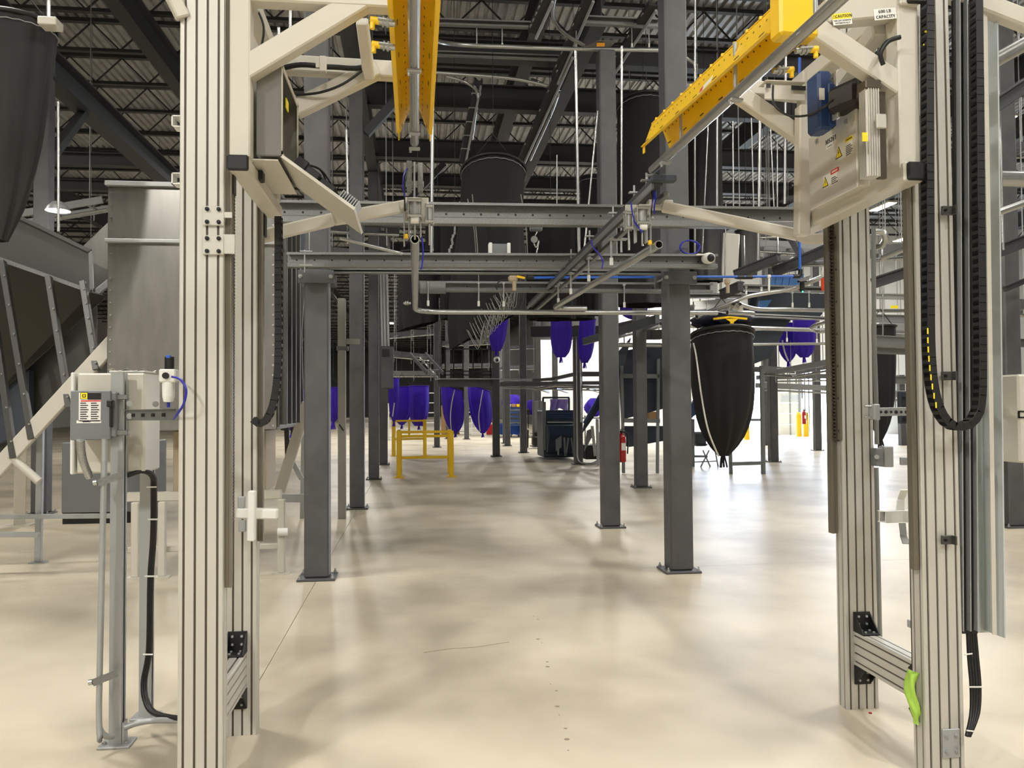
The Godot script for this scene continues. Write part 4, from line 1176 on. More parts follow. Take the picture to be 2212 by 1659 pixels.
func build_left_side() -> void:
	# stand with the switch box
	var d := 3.62
	var g := PY(253, 1608, 0)
	var st := thing("strut_stand", "galvanised strut stand bolted to the floor beside the left lift", "stand", g)
	strut("upright", V(g.x, 0.01, g.z), V(g.x, P(258, 806, -g.z).y, g.z), st, 0.05)
	obj("foot", mb().box(V(g.x, 0.005, g.z), V(0.13, 0.01, 0.11), Basis(), 0.002).box(V(g.x + 0.032, 0.05, g.z), V(0.006, 0.1, 0.05)), M.zinc, st)
	var b := mb()
	for s in [-1, 1]:
		b = mb()
		bolt(b, V(g.x + s * 0.045, 0.01, g.z + 0.02), V(0, 1, 0), 0.011)
		obj("bolt", b, M.pipe, st)
	var g2 := PY(316, 1549, 0)
	var s2 := thing("strut_stand", "second strut upright behind the stand, with black cables tied to it", "stand", g2)
	strut("upright", V(g2.x, 0.01, g2.z), V(g2.x, P(322, 815, -g2.z).y, g2.z), s2, 0.05)
	obj("foot", mb().box(V(g2.x, 0.005, g2.z), V(0.12, 0.01, 0.1), Basis(), 0.002), M.zinc, s2)
	# cream enclosure
	var zc := g.z - 0.17
	var a := P(154, 806, -zc - 0.11)
	var c := P(312, 1021, -zc - 0.11)
	var en := thing("wall_cabinet", "cream electrical cabinet carried by the strut stand behind the grey switch box", "cabinet", V((a.x + c.x) / 2, c.y, zc))
	obj("body", mb().box(V((a.x + c.x) / 2 + 0.012, (a.y + c.y) / 2, zc), V(c.x - a.x - 0.024, a.y - c.y, 0.22), Basis(), 0.008), M.cream, en)
	obj("door", mb().box(V(a.x + 0.006, (a.y + c.y) / 2, zc), V(0.016, a.y - c.y + 0.006, 0.23), Basis(), 0.005), M.white, en)
	var sh := []
	for i in 7:
		var row := []
		for k in 12:
			row.append(V(P(214, 800, 3.7).x + 0.014 * k, a.y + 0.012 + 0.006 * sin(k * 1.3 + i) + 0.004 * cos(i * 2.1), zc + 0.09 - i * 0.03))
		sh.append(row)
	one("folded_bag", mb().grid(sh, false).box(V(P(255, 800, 3.7).x, a.y + 0.008, zc), V(0.15, 0.01, 0.17), Basis(), 0.004), M.white, "folded white plastic bag lying on the cream electrical cabinet", "bag")
	# disconnect switch
	var zf := g.z + 0.06
	var p := P(156, 846, -zf)
	var q := P(238, 948, -zf)
	var m := (p + q) / 2
	var sw := thing("disconnect_switch", "grey safety switch box with a printed warning label on the strut stand", "switch box", V(m.x, q.y, zf))
	obj("body", mb().box(m - V(0, 0, 0.05), V(q.x - p.x, p.y - q.y, 0.1), Basis(), 0.006), M.box_grey, sw)
	obj("door", mb().box(m + V(0, 0, 0.002), V(q.x - p.x + 0.008, p.y - q.y + 0.008, 0.012), Basis(), 0.004), M.box_grey, sw)
	obj("side_box", mb().box(m + V((q.x - p.x) / 2 + 0.012, 0.002, -0.03), V(0.024, (p.y - q.y) * 0.94, 0.06), Basis(), 0.004), M.box_grey, sw)
	obj("handle", mb().box(P(231, 872, -zf) + V(0.022, 0, 0.02), V(0.024, 0.03, 0.03), Basis(), 0.004).box(P(231, 900, -zf) + V(0.022, 0, 0.012), V(0.012, 0.09, 0.018), Basis(), 0.003), M.black, sw)
	var fz := zf + 0.0087
	var X := V(1, 0, 0)
	var Y := V(0, 1, 0)
	var l1 := P(194, 879, -fz)
	decal(sw, "label", l1, X, Y, 0.089, 0.122, M.white)
	var lg := P(182, 855, -fz) + V(0, 0, 0.001)
	decal(sw, "label_header", P(204, 856, -fz) + V(0, 0, 0.0008), X, Y, 0.054, 0.03, M.print_black)
	decal(sw, "label_header", lg - V(0, 0, 0.0002), X, Y, 0.03, 0.03, M.print_black)
	decal(sw, "logo", lg, X, Y, 0.026, 0.026, M.yellow_tag)
	decal(sw, "logo", lg + V(0, 0, 0.0006), X, Y, 0.014, 0.014, M.print_black)
	decal(sw, "logo", lg + V(0, 0, 0.0012), X, Y, 0.007, 0.008, M.yellow_tag)
	decal(sw, "label_band", P(196, 866, -fz) + V(0, 0, 0.0008), X, Y, 0.08, 0.005, M.print_red)
	lines_of_print(sw, P(183, 890, -fz) + V(0, 0, 0.0008), X, Y, 0.036, 0.085, 9)
	lines_of_print(sw, P(206, 890, -fz) + V(0, 0, 0.0008), X, Y, 0.036, 0.085, 9)
	var l2 := P(192, 911, -fz)
	decal(sw, "name_strip", l2, X, Y, 0.1, 0.012, M.white)
	lines_of_print(sw, l2 + V(0, 0, 0.0008), X, Y, 0.05, 0.007, 1)
	b = mb()
	for y in [858.0, 935.0]:
		var e := P(243, y, -zf)
		b.bar(e + V(0.0, 0, -0.02), e + V(0.06, 0, -0.02), 0.022, 0.022, V(0, 1, 0), 0.003)
	obj("mounting_arms", b, M.galv, sw)
	# conduits
	var z1 := g.z + 0.02
	pipe2(bent([P(226, 948, 3.62), P(213, 1560, 3.62), P(216, 1598, 3.6), P(245, 1590, 3.66)], 0.1), 0.0125, "galvanised conduit dropping from the grey switch box and bending at the floor")
	pipe2(spl([P(268, 1572, 3.68), P(300, 1561, 3.7), P(340, 1556, 3.7), P(400, 1556, 3.6)]), 0.013, "galvanised conduit running along the floor into the left lift")
	var fl := []
	for i in 120:
		var f := i / 119.0
		fl.append(P(174, 950, 3.6).lerp(P(196, 1034, 3.66), f) + V(-0.012 * sin(f * PI), 0, 0))
	var fb := mb()
	for i in range(0, 116, 4): fb.tube([fl[i], fl[i + 1], fl[i + 2]], 0.017, 10).tube([fl[i + 2], fl[i + 3], fl[i + 4]], 0.0145, 10, false)
	one("flexible_conduit", fb, M.pipe, "ribbed flexible conduit curving below the grey switch box", "conduit")
	for y in [[232, 1037], [222, 1468]]:
		var ps := P(y[0], y[1], 3.6)
		var cl := thing("conduit_clamp", "slotted clamp holding the conduit to the stand, " + ("just under the cream cabinet" if y[1] < 1200 else "low near the floor"), "clamp", ps)
		obj("strap", mb().bar(ps - V(0.04, 0.012, 0), ps + V(0.05, 0.018, -0.02), 0.004, 0.03), M.galv, cl)
		obj("bolt", mb().cyl(ps - V(0.055, 0.01, 0), ps - V(0.04, 0.008, 0), 0.012, 8), M.pipe, cl)
	# slotted arm to the lift post
	var a0 := P(274, 897, 3.62)
	var a1 := P(384, 896, 3.25)
	var am := thing("slotted_strut", "short slotted strut arm tying the stand to the left lift", "strut", a0)
	obj("channel", mb().bar(a0, a1, 0.006, 0.044, Vector3.UP, 0.001).bar(a0 + V(0, 0.022, -0.015), a1 + V(0, 0.022, -0.015), 0.04, 0.003), M.galv, am)
	b = mb()
	for i in 4:
		var e := a0.lerp(a1, 0.16 + i * 0.2) + (a1 - a0).cross(V(0, 1, 0)).normalized() * -0.003 * signf((a1 - a0).cross(V(0, 1, 0)).z) * -1.0
		b.bar(e - (a1 - a0).normalized() * 0.014, e + (a1 - a0).normalized() * 0.014, 0.006, 0.014)
	obj("slots", b, M.black, am).set_meta("kind", "stuff")
	for e in [[280, 872], [336, 873], [280, 899]]:
		b = mb()
		bolt(b, P(e[0], e[1], 3.58), V(0.4, 0, 1).normalized(), 0.013)
		obj("bolt", b, M.pipe, am)
	# air filter regulator
	var r := thing("air_regulator", "white air filter regulator with a black knob on the left lift", "regulator", P(364, 870, 3.18))
	var rz := 3.18
	obj("knob", mb().cyl(P(366, 797, rz), P(366, 771, rz), 0.017, 16), M.black, r)
	obj("button", mb().box(P(366, 771, rz) + V(0, 0.0, 0.012), V(0.015, 0.012, 0.012), Basis(), 0.002), M.blue_air, r)
	obj("body", mb().box(P(365, 812, rz), V(0.06, 0.05, 0.05), Basis(), 0.005), M.white, r)
	obj("face", mb().cyl(P(363, 812, rz) + V(0, 0, 0.025), P(363, 812, rz) + V(0, 0, 0.035), 0.012, 12), M.black, r)
	obj("bowl", mb().lathe(P(364, 868, rz), [Vector2(0.0, -0.002), Vector2(0.018, 0.0), Vector2(0.022, 0.02), Vector2(0.023, 0.07), Vector2(0.02, 0.08)], 16), M.white, r)
	obj("drain", mb().cyl(P(364, 880, rz), P(364, 868, rz), 0.006, 8), M.hose, r)
	one("air_hose", mb().tube(spl([P(372, 814, 3.13), P(390, 820, 3.08), P(402, 842, 3.06), P(397, 872, 3.07), P(384, 893, 3.1), P(376, 905, 3.14)]), 0.0045, 8), M.hose, "blue air hose bowing out from the white regulator", "hose")
	# cables
	b = mb()
	for i in 4:
		var o := V(0.009 * (i % 2), 0, 0.012 * (i / 2))
		b.tube(spl([P(272, 1028, 3.78) + o, P(305, 1018, 3.8) + o, P(328, 1028, 3.86) + o, P(331, 1060, 3.9) + o, P(330, 1160, 3.92) + o, P(324, 1250, 3.92) + o, P(321, 1400, 3.92) + o, P(310, 1470, 3.9) + o, P(314, 1512, 3.86) + o, P(334, 1540, 3.78) + o, P(395, 1552, 3.6) + o]), 0.0085, 8)
	var cb0 := thing("cable_bundle", "thick black cable bundle looping down behind the strut stand", "cables", P(318, 1545, 3.85))
	obj("cables", b, M.black, cb0)
	for y in [[328, 1052], [330, 1122], [323, 1245], [320, 1414]]:
		obj("tie", mb().tube([P(y[0] - 11, y[1], 3.87), P(y[0] + 10, y[1], 3.87)], 0.004, 6), M.white, cb0)
	# stop bracket on the left rear post
	var lb := thing("stop_bracket", "cream stop bracket with an upright paddle on the left lift's rear post", "bracket", P(545, 1168, 3.65))
	obj("tube", mb().bar(P(512, 1108, 3.66), P(600, 1110, 3.66), 0.045, 0.045, Vector3.UP, 0.006), M.white, lb)
	obj("paddle", mb().bar(P(543, 1168, 3.62), P(545, 1060, 3.62), 0.03, 0.045, V(0, 0, 1), 0.004), M.white, lb)
	obj("clear_plate", mb().box(P(522, 1085, 3.65), V(0.03, 0.05, 0.02), Basis(), 0.003).box(P(524, 1136, 3.65), V(0.03, 0.05, 0.02), Basis(), 0.003), M.zinc, lb)
	build_conveyor()

func pipe2(p: Array, r: float, label: String) -> void:
	one("conduit", mb().tube(p, r, 12), M.zinc, label, "conduit")

func bolts_along(a: Vector3, c: Vector3, n: int, nrm: Vector3, r := 0.009) -> MB:
	var b := mb()
	for i in n: b.cyl(a.lerp(c, (i + 0.5) / n), a.lerp(c, (i + 0.5) / n) + nrm * 0.012, r, 6)
	return b

func build_conveyor() -> void:
	# stainless hopper cabinet
	var d := 7.15
	var h := thing("hopper_cabinet", "tall brushed stainless hopper behind the left lift, seamed across the middle", "hopper", P(410, 930, 7.6))
	var a := P(233, 403, d)
	var c := P(598, 930, d)
	var s := P(300, 522, d)
	var w := c.x - a.x
	var cx := (a.x + c.x) / 2
	obj("upper_panel", mb().box(V(cx, (a.y + s.y) / 2 + 0.008, -d - 0.5), V(w, a.y - s.y - 0.016, 1.0), Basis(), 0.006), M.steel, h)
	obj("lower_panel", mb().box(V(cx, (c.y + s.y) / 2, -d - 0.5), V(w, s.y - c.y - 0.016, 1.0), Basis(), 0.006), M.steel, h)
	obj("top_flange", mb().box(V(cx, a.y + 0.02, -d - 0.48), V(w + 0.02, 0.04, 1.06), Basis(), 0.004), M.zinc, h)
	obj("seam_flange", mb().box(V(cx, s.y, -d - 0.48), V(w + 0.02, 0.03, 1.06), Basis(), 0.004), M.zinc, h)
	obj("rivets", bolts_along(V(a.x + 0.03, c.y, -d), V(a.x + 0.03, a.y, -d), 20, V(0, 0, 1)), M.pipe, h).set_meta("kind", "stuff")
	obj("rivets", bolts_along(V(c.x - 0.03, c.y, -d), V(c.x - 0.03, a.y, -d), 24, V(0, 0, 1)), M.pipe, h).set_meta("kind", "stuff")
	var sx := c.x + 0.012
	obj("side_panel", mb().box(V(sx, (a.y + c.y) / 2, -d - 0.5), V(0.02, a.y - c.y - 0.06, 0.98), Basis(), 0.003), M.steel_dark, h)
	for i in 4: obj("side_rib", mb().box(V(sx + 0.03, (a.y + c.y) / 2, -d - 0.1 - i * 0.27), V(0.06, a.y - c.y - 0.1, 0.05), Basis(), 0.004), M.steel_dark, h)
	# tan table and grey base cabinet under it
	var bc := thing("base_cabinet", "grey floor cabinet with a black plinth behind the switch box stand", "cabinet", PY(200, 1132, 0))
	var b0 := PY(132, 1133, 0)
	var b1 := P(265, 955, -b0.z)
	obj("body", mb().box(V((b0.x + b1.x) / 2 + 0.15, (b1.y + 0.14) / 2, b0.z - 0.4), V(b1.x - b0.x + 0.3, b1.y - 0.14, 0.8), Basis(), 0.008), M.box_grey, bc)
	obj("plinth", mb().box(V((b0.x + b1.x) / 2 + 0.15, 0.07, b0.z - 0.4), V(b1.x - b0.x + 0.28, 0.14, 0.78), Basis(), 0.004), M.black, bc)
	var tb := thing("discharge_table", "tan discharge table on cream legs under the stainless hopper", "table", P(440, 1200, 7.6))
	var t0 := P(270, 1085, 7.3)
	var t1 := P(606, 930, 7.3)
	obj("apron", mb().box(V((t0.x + t1.x) / 2 + 0.1, (t0.y + t1.y) / 2 + 0.03, -7.7), V(t1.x - t0.x - 0.5, t1.y - t0.y - 0.06, 0.5), Basis(), 0.006), M.tan, tb)
	obj("top_rail", mb().bar(V(t0.x, t0.y + 0.04, -7.35), V(t1.x, t0.y + 0.04, -7.35), 0.06, 0.08, Vector3.UP, 0.006), M.cream, tb)
	obj("low_rail", mb().bar(V(t0.x, t0.y - 0.42, -7.38), V(t1.x, t0.y - 0.42, -7.38), 0.05, 0.05, Vector3.UP, 0.006), M.cream, tb)
	for x in [292.0, 350.0, 608.0]:
		var fx := P(x, 1240, 7.3)
		obj("leg", mb().bar(V(fx.x, 0.012, -7.3), V(fx.x, t0.y, -7.3), 0.06, 0.06, Vector3.UP, 0.006).bar(V(fx.x, 0.012, -7.3), V(fx.x, 0.3, -7.3), 0.05, 0.05).box(V(fx.x, 0.006, -7.3), V(0.13, 0.012, 0.1)), M.cream, tb)
	obj("caster", mb().cyl(P(600, 1149, 7.25), P(622, 1149, 7.25), 0.035, 16), M.white, tb)
	# steep conveyor climbing to the hopper
	var dn := 7.35
	var df := 8.15
	var cv := thing("incline_conveyor", "stainless sided steep conveyor climbing into the hopper at the left edge", "conveyor", P(80, 1220, dn))
	obj("side_beam", mb().bar(P(-60, 1072, dn), P(290, 690, dn), 0.06, 0.13, Vector3.UP, 0.006), M.cream, cv)
	obj("far_beam", mb().bar(P(-60, 850, df), P(270, 583, df), 0.04, 0.06, Vector3.UP, 0.004), M.galv, cv)
	obj("far_beam", mb().bar(P(-60, 760, df + 0.5), P(232, 515, df + 0.5), 0.05, 0.16, Vector3.UP, 0.004), M.box_grey, cv)
	obj("chute_panel", mb().quad(P(-60, 545, dn + 0.3), P(197, 632, dn + 0.3), P(232, 640, dn + 0.4), P(-60, 905, dn + 0.4), 0.006), M.steel_dark, cv)
	obj("chute_panel", mb().quad(P(-60, 425, df), P(196, 545, df), P(200, 650, df), P(-60, 860, df), 0.006), M.steel_dark, cv)
	obj("bed_panel", mb().quad(P(-60, 850, dn + 0.6), P(210, 640, dn + 0.6), P(210, 790, dn + 0.6), P(-60, 1050, dn + 0.6), 0.006), M.steel_dark, cv)
	obj("top_edge", mb().bar(P(-60, 538, dn + 0.26), P(197, 630, dn + 0.26), 0.03, 0.035), M.galv, cv)
	obj("top_edge", mb().bar(P(-60, 420, df - 0.04), P(196, 543, df - 0.04), 0.03, 0.035), M.steel_dark, cv)
	obj("end_edge", mb().bar(P(196, 543, df - 0.04), P(199, 640, df - 0.04), 0.03, 0.03), M.galv, cv)
	obj("end_panel", mb().quad(P(150, 560, df + 0.45), P(234, 480, df + 0.45), P(234, 610, df + 0.45), P(150, 690, df + 0.45), 0.006), M.steel, cv)
	var q := [[5, 564, 69, 949], [105, 598, 150, 881], [179, 608, 209, 800], [-30, 560, 30, 990]]
	for e in q:
		obj("stiffener", mb().bar(P(e[0], e[1], dn + 0.18), P(e[2], e[3], dn - 0.02), 0.06, 0.05, V(1, 0, 0), 0.004), M.steel_dark, cv)
		obj("stiffener_bolts", bolts_along(P(e[0], e[1], dn + 0.15), P(e[2], e[3], dn - 0.06), 6, V(0, 0, 1)), M.pipe, cv).set_meta("kind", "stuff")
	for e in [[60, 700, 128, 890], [95, 605, 132, 840], [165, 640, 186, 810], [20, 690, 45, 930]]:
		obj("rear_stiffener", mb().bar(P(e[0], e[1], df - 0.1), P(e[2], e[3], df - 0.1), 0.06, 0.04, V(1, 0, 0), 0.004), M.steel_dark, cv)
	obj("drive_panel", mb().quad(P(-60, 800, dn + 0.5), P(68, 800, dn + 0.5), P(68, 930, dn + 0.5), P(-60, 985, dn + 0.5), 0.1), M.slate, cv)
	var l0 := PY(83, 1216, 0)
	obj("leg", mb().bar(V(l0.x, 0.01, l0.z), P(88, 905, -l0.z), 0.055, 0.055, Vector3.UP, 0.005).box(V(l0.x, 0.006, l0.z), V(0.14, 0.012, 0.1)), M.zinc, cv)
	obj("knee", mb().cyl(P(22, 985, dn), P(84, 1040, dn), 0.035, 12), M.cream, cv)
	obj("leg", mb().bar(PY(42, 1134, 0) + V(0, 0.01, 0), P(45, 930, 10.4), 0.13, 0.13, Vector3.UP, 0.006).box(PY(42, 1134, 0) + V(0, 0.006, 0), V(0.34, 0.012, 0.24)), M.cream, cv)
	obj("cross_bar", mb().bar(P(-60, 1117, 8.0), P(270, 1114, 8.0), 0.05, 0.04), M.zinc, cv)
	obj("cross_bar", mb().bar(P(-60, 1155, 7.6), P(84, 1155, 7.6), 0.05, 0.04), M.zinc, cv)
	# second conveyor seen through the gap between the lift and the column
	var c2 := thing("incline_conveyor", "dark ribbed conveyor between the left lift and the bulkiest column", "conveyor", P(630, 1050, 9.2))
	obj("side_beam", mb().bar(P(604, 1062, 8.8), P(664, 870, 8.8), 0.05, 0.11, Vector3.UP, 0.005), M.cream, c2)
	obj("side_beam", mb().bar(P(596, 850, 9.2), P(664, 690, 9.2), 0.05, 0.09), M.steel_dark, c2)
	for e in [[622, 560, 634, 940], [644, 560, 652, 930], [634, 640, 612, 930], [606, 540, 622, 1000], [655, 600, 640, 830]]:
		obj("stiffener", mb().bar(P(e[0], e[1], 9.0), P(e[2], e[3], 8.9), 0.05, 0.05, V(1, 0, 0), 0.004), M.steel_dark, c2)
	obj("back_panel", mb().quad(P(596, 500, 9.9), P(664, 500, 9.9), P(664, 700, 9.9), P(596, 820, 9.9), 0.01), M.slate, c2)
	obj("leg", mb().bar(P(628, 990, 8.9), P(652, 1035, 8.9), 0.05, 0.05), M.zinc, c2)
	obj("leg", mb().bar(PY(652, 1120, 0), P(655, 940, 10.5), 0.05, 0.05), M.zinc, c2)
	obj("frame_rail", mb().bar(P(610, 1076, 8.5), P(662, 1076, 8.5), 0.06, 0.08), M.zinc, c2)

func bag(cx: float, y0: float, y1: float, wpx: float, d: float, m: Material, label: String, group: String, o := {}) -> Node3D:
	# hanging laundry bag: hoop, pleated cloth, tied tail
	var top := P(cx, y0, d)
	var bot := P(cx + o.get("drift", 0.0), y1, d)
	var r := wpx * 0.5 * d / FPX
	var called: String = o.get("called", "laundry_bag")
	var t := thing(called, label, "laundry bag", V(top.x, bot.y, top.z), group)
	var prof: Array = o.get("prof", [1.0, 1.0, 1.02, 1.03, 1.03, 1.02, 1.0, 0.97, 0.93, 0.86, 0.76, 0.62, 0.42, 0.16])
	var slope: float = o.get("slope", 0.0)
	var hoop_tilt: float = o.get("tilt", 0.0)
	var side: float = o.get("side", 0.0)
	var pleat: float = o.get("pleat", 0.05 if m != M.purple else 0.11)
	var K := 64
	var n := prof.size()
	var rows := []
	var sub := 3
	for i in (n - 1) * sub + 1:
		var f := float(i) / ((n - 1) * sub)
		var a := int(min(i / sub, n - 2))
		var rr: float = lerpf(prof[a], prof[a + 1], float(i) / sub - a) * r
		var c := top.lerp(bot, f)
		var row := []
		for k in K:
			var g := TAU * k / K
			var pl := 1.0 + pleat * (0.3 + 1.2 * f * f) * (sin(g * 9.0 + 1.3 * sin(f * 4.0 + cx)) + 0.6 * sin(g * 14.0 + cx + f * 2.0)) * 0.6
			var x := cos(g) * rr * pl
			var z := sin(g) * rr * pl * 0.9
			var dy := (slope * f * f * x) + hoop_tilt * (1.0 - f) * z + side * (1.0 - f) * x
			row.append(c + V(x, dy, z))
		rows.append(row)
	var body := obj("cloth", mb().grid(rows, true), m, t)
	# hoop
	var hp := []
	for k in 33:
		var g := TAU * k / 32
		hp.append(top + V(cos(g) * r * 1.02, hoop_tilt * sin(g) * r * 0.92 + side * cos(g) * r, sin(g) * r * 0.92))
	obj("hoop", mb().tube(hp, 0.012 + r * 0.02, 8, false), M.black if m == M.black_cloth or m == M.grey_cloth else m, t)
	obj("hanger_wire", mb().cyl(top + V(-r * 0.98, 0, 0), top + V(0, r * 1.2, 0), 0.005, 5).cyl(top + V(r * 0.98, 0, 0), top + V(0, r * 1.2, 0), 0.005, 5).cyl(top + V(0, r * 1.2, 0), V(top.x, 9.99, top.z), 0.004, 5), M.dark, t)
	if o.get("hem", false):
		var sp := []
		for k in 49:
			var g := TAU * k / 48
			sp.append(top + V(cos(g) * r * 1.035, hoop_tilt * sin(g) * r * 0.93 - 0.055 - 0.006 * absf(sin(g * 12.0)), sin(g) * r * 0.935))
		obj("hem_stitch", mb().tube(sp, 0.0035, 5, false), M.zinc, t)
	if o.has("cord"):
		var cp := []
		for q in o.cord: cp.append(P(q[0], q[1], d - r * (1.05 if q.size() < 3 else q[2])))
		obj("cord", mb().tube(spl(cp), 0.009 if d < 12 else 0.017, 6), M.white, t)
	if o.get("tail", true):
		var tb := mb()
		var ts: float = clampf(d / 14.0, 0.6, 1.0) if m != M.purple else 0.7
		for k in 3: tb.tube(spl([bot + V(0, 0.05, 0), bot + V(0.02 * (k - 1), -0.05, 0.01 * k), bot + V(0.035 * (k - 1), -0.12, 0.02)]), (0.024 - 0.004 * k) * ts, 7)
		obj("tail", tb, m, t)
	return t

func build_bags() -> void:
	var gc: StandardMaterial3D = M.black_cloth.duplicate()
	gc.albedo_color = Color(0.16, 0.16, 0.165)
	M.grey_cloth = gc
	var B := "black laundry bags on the overhead rails"
	var U := "purple laundry bags on the overhead rails"
	var full := [1.0, 1.0, 1.0, 1.0, 1.01, 1.01, 1.02, 1.02, 1.03, 1.03, 1.02, 1.0, 0.98]
	bag(28, 55, 520, 160, 6.0, M.grey_cloth, "charcoal laundry bag hanging at the upper left edge, hem stitched white", B, {"hem": true, "pleat": 0.16, "drift": -38, "prof": [1.0, 0.99, 0.97, 0.95, 0.93, 0.9, 0.87, 0.82, 0.75, 0.66, 0.55, 0.4, 0.25], "tail": false})
	# the long bag over the aisle and its corded mouth
	var t := bag(1066, 372, 715, 138, 10.0, M.black_cloth, "biggest black bag over the aisle, its slanted mouth trailing grey cords", B, {"called": "laundry_bag", "hem": true, "tilt": 0.35, "slope": 0.55, "drift": -20, "tail": false, "prof": [1.0, 1.0, 1.0, 1.0, 1.02, 1.06, 1.1, 1.14, 1.17, 1.19, 1.2, 1.17, 1.08]})
	for i in 26:
		var f := i / 25.0
		var x0 := 1028 + 80 * f
		var y0 := 752 - 96 * f
		var a := P(x0 - 20, y0 - 40 + 8 * sin(i * 2.3), 9.5)
		var c := P(x0 + 10, y0 - 28 + 6 * cos(i * 1.7), 9.45)
		var b := P(x0 + 3, y0 + 2 + 9 * sin(i * 3.1), 9.5)
		obj("cord", mb().tube(spl([a, b, c, c + V(0.02, 0.1, 0)], 5), 0.004, 5), M.cord, t)
	bag(903, 548, 705, 84, 10.2, M.black_cloth, "black bag with a crooked stitched mouth left of the biggest black bag", B, {"slope": 0.25, "tail": false, "prof": full})
	bag(983, 470, 690, 62, 11.2, M.black_cloth, "slim black bag squeezed directly left of the biggest black bag", B, {"tail": false, "prof": full})
	bag(1190, 480, 690, 105, 11.4, M.black_cloth, "black bag directly right of the biggest black bag", B, {"tail": false, "prof": full})
	bag(1283, 385, 680, 62, 12.0, M.black_cloth, "black bag half hidden behind the slim chipped column", B, {"tail": false, "hem": true, "prof": full})
	bag(1242, 470, 690, 84, 13.0, M.black_cloth, "black bag behind the thick conduit, left of the slim chipped column", B, {"tail": false, "prof": full})
	bag(945, 480, 640, 52, 12.4, M.black_cloth, "small black bag seen just right of the left pneumatic stop", B, {"tail": false, "prof": full})
	bag(1390, 232, 660, 118, 10.6, M.black_cloth, "tall black bag hanging just left of the widest right column", B, {"tail": false, "hem": true, "tilt": 0.3, "prof": full})
	bag(1522, 250, 610, 78, 11.0, M.black_cloth, "tall black bag hanging just right of the widest right column", B, {"tail": false, "prof": full})
	bag(1612, 500, 600, 48, 10.8, M.black_cloth, "short black bag behind the shining steel panel", B, {"tail": false, "prof": full})
	bag(1560, 722, 985, 136, 8.3, M.black_cloth, "tied black bag hanging low right of the widest column, white cord across", B, {"hem": true, "tilt": 0.22, "pleat": 0.11, "drift": 2, "cord": [[1498, 742, 0.4], [1504, 770, 0.75], [1516, 860, 0.9], [1530, 930, 0.85], [1552, 985, 0.3]]})
	bag(1902, 705, 950, 66, 9.2, M.black_cloth, "tied black bag seen between the right lift's two posts", B, {"pleat": 0.09})
	# purple ones
	var pb := [[1212, 690, 772, 46, 17.5, "purple bag hanging against the bright white wall, left of the conduit column", {"prof": [1.0, 1.0, 1.02, 1.02, 1.0, 0.95, 0.85, 0.7, 0.4]}],
		[1269, 690, 784, 36, 17.8, "purple bag hanging just right of the conduit column", {"drift": -6.0, "prof": [1.0, 1.0, 1.02, 1.02, 1.0, 0.95, 0.85, 0.7, 0.35]}],
		[1703, 700, 782, 44, 18.0, "bright purple bag in the daylight, the lower of two beside the right lift", {"cord": [[1690, 735], [1695, 760], [1703, 780]]}],
		[1737, 686, 772, 50, 17.4, "bright purple bag in the daylight, the higher of two beside the right lift", {"prof": [1.0, 1.0, 1.0, 1.0, 0.98, 0.95, 0.9, 0.82, 0.7, 0.35]}],
		[868, 836, 918, 46, 25.0, "purple bag behind the guards, hanging touching its neighbour's left side", {}],
		[905, 834, 920, 42, 24.6, "purple bag behind the guards, touching a column on its right", {"prof": [1.0, 1.0, 1.0, 1.0, 0.98, 0.96, 0.92, 0.85, 0.7, 0.4]}],
		[851, 818, 912, 22, 23.5, "narrow purple bag squeezed against the switch box column", {"cord": [[852, 870], [848, 900]]}],
		[975, 838, 936, 46, 24.0, "tapering purple bag with a white cord, first right of the guard column", {"drift": 9.0, "side": -0.35, "cord": [[982, 842], [976, 870], [973, 900], [975, 932]]}],
		[1034, 838, 936, 48, 24.2, "tapering purple bag with a white cord, second right of the guard column", {"drift": 9.0, "side": -0.35, "cord": [[1043, 842], [1038, 870], [1034, 900], [1037, 932]]}],
		[1078, 688, 758, 40, 20.0, "purple bag half hidden behind the camera dome column", {"drift": -6.0, "prof": [1.0, 1.0, 0.95, 0.9, 0.8, 0.65, 0.45]}],
		[632, 842, 930, 52, 13.5, "purple bag behind the dark ribbed conveyor", {"cord": [[618, 848], [624, 890], [640, 900]]}],
		[720, 838, 912, 34, 13.8, "purple bag peeping out right of the bulkiest left column", {}],
		[2140, 415, 640, 26, 11.0, "long purple bag at the right edge behind the guide channel", {}],
		[1368, 650, 690, 60, 15.0, "purple bag bottom showing between the two near right columns", {"tail": false}]]
	for q in pb: bag(q[0], q[1], q[2], q[3], q[4], M.purple, q[5], U, q[6])

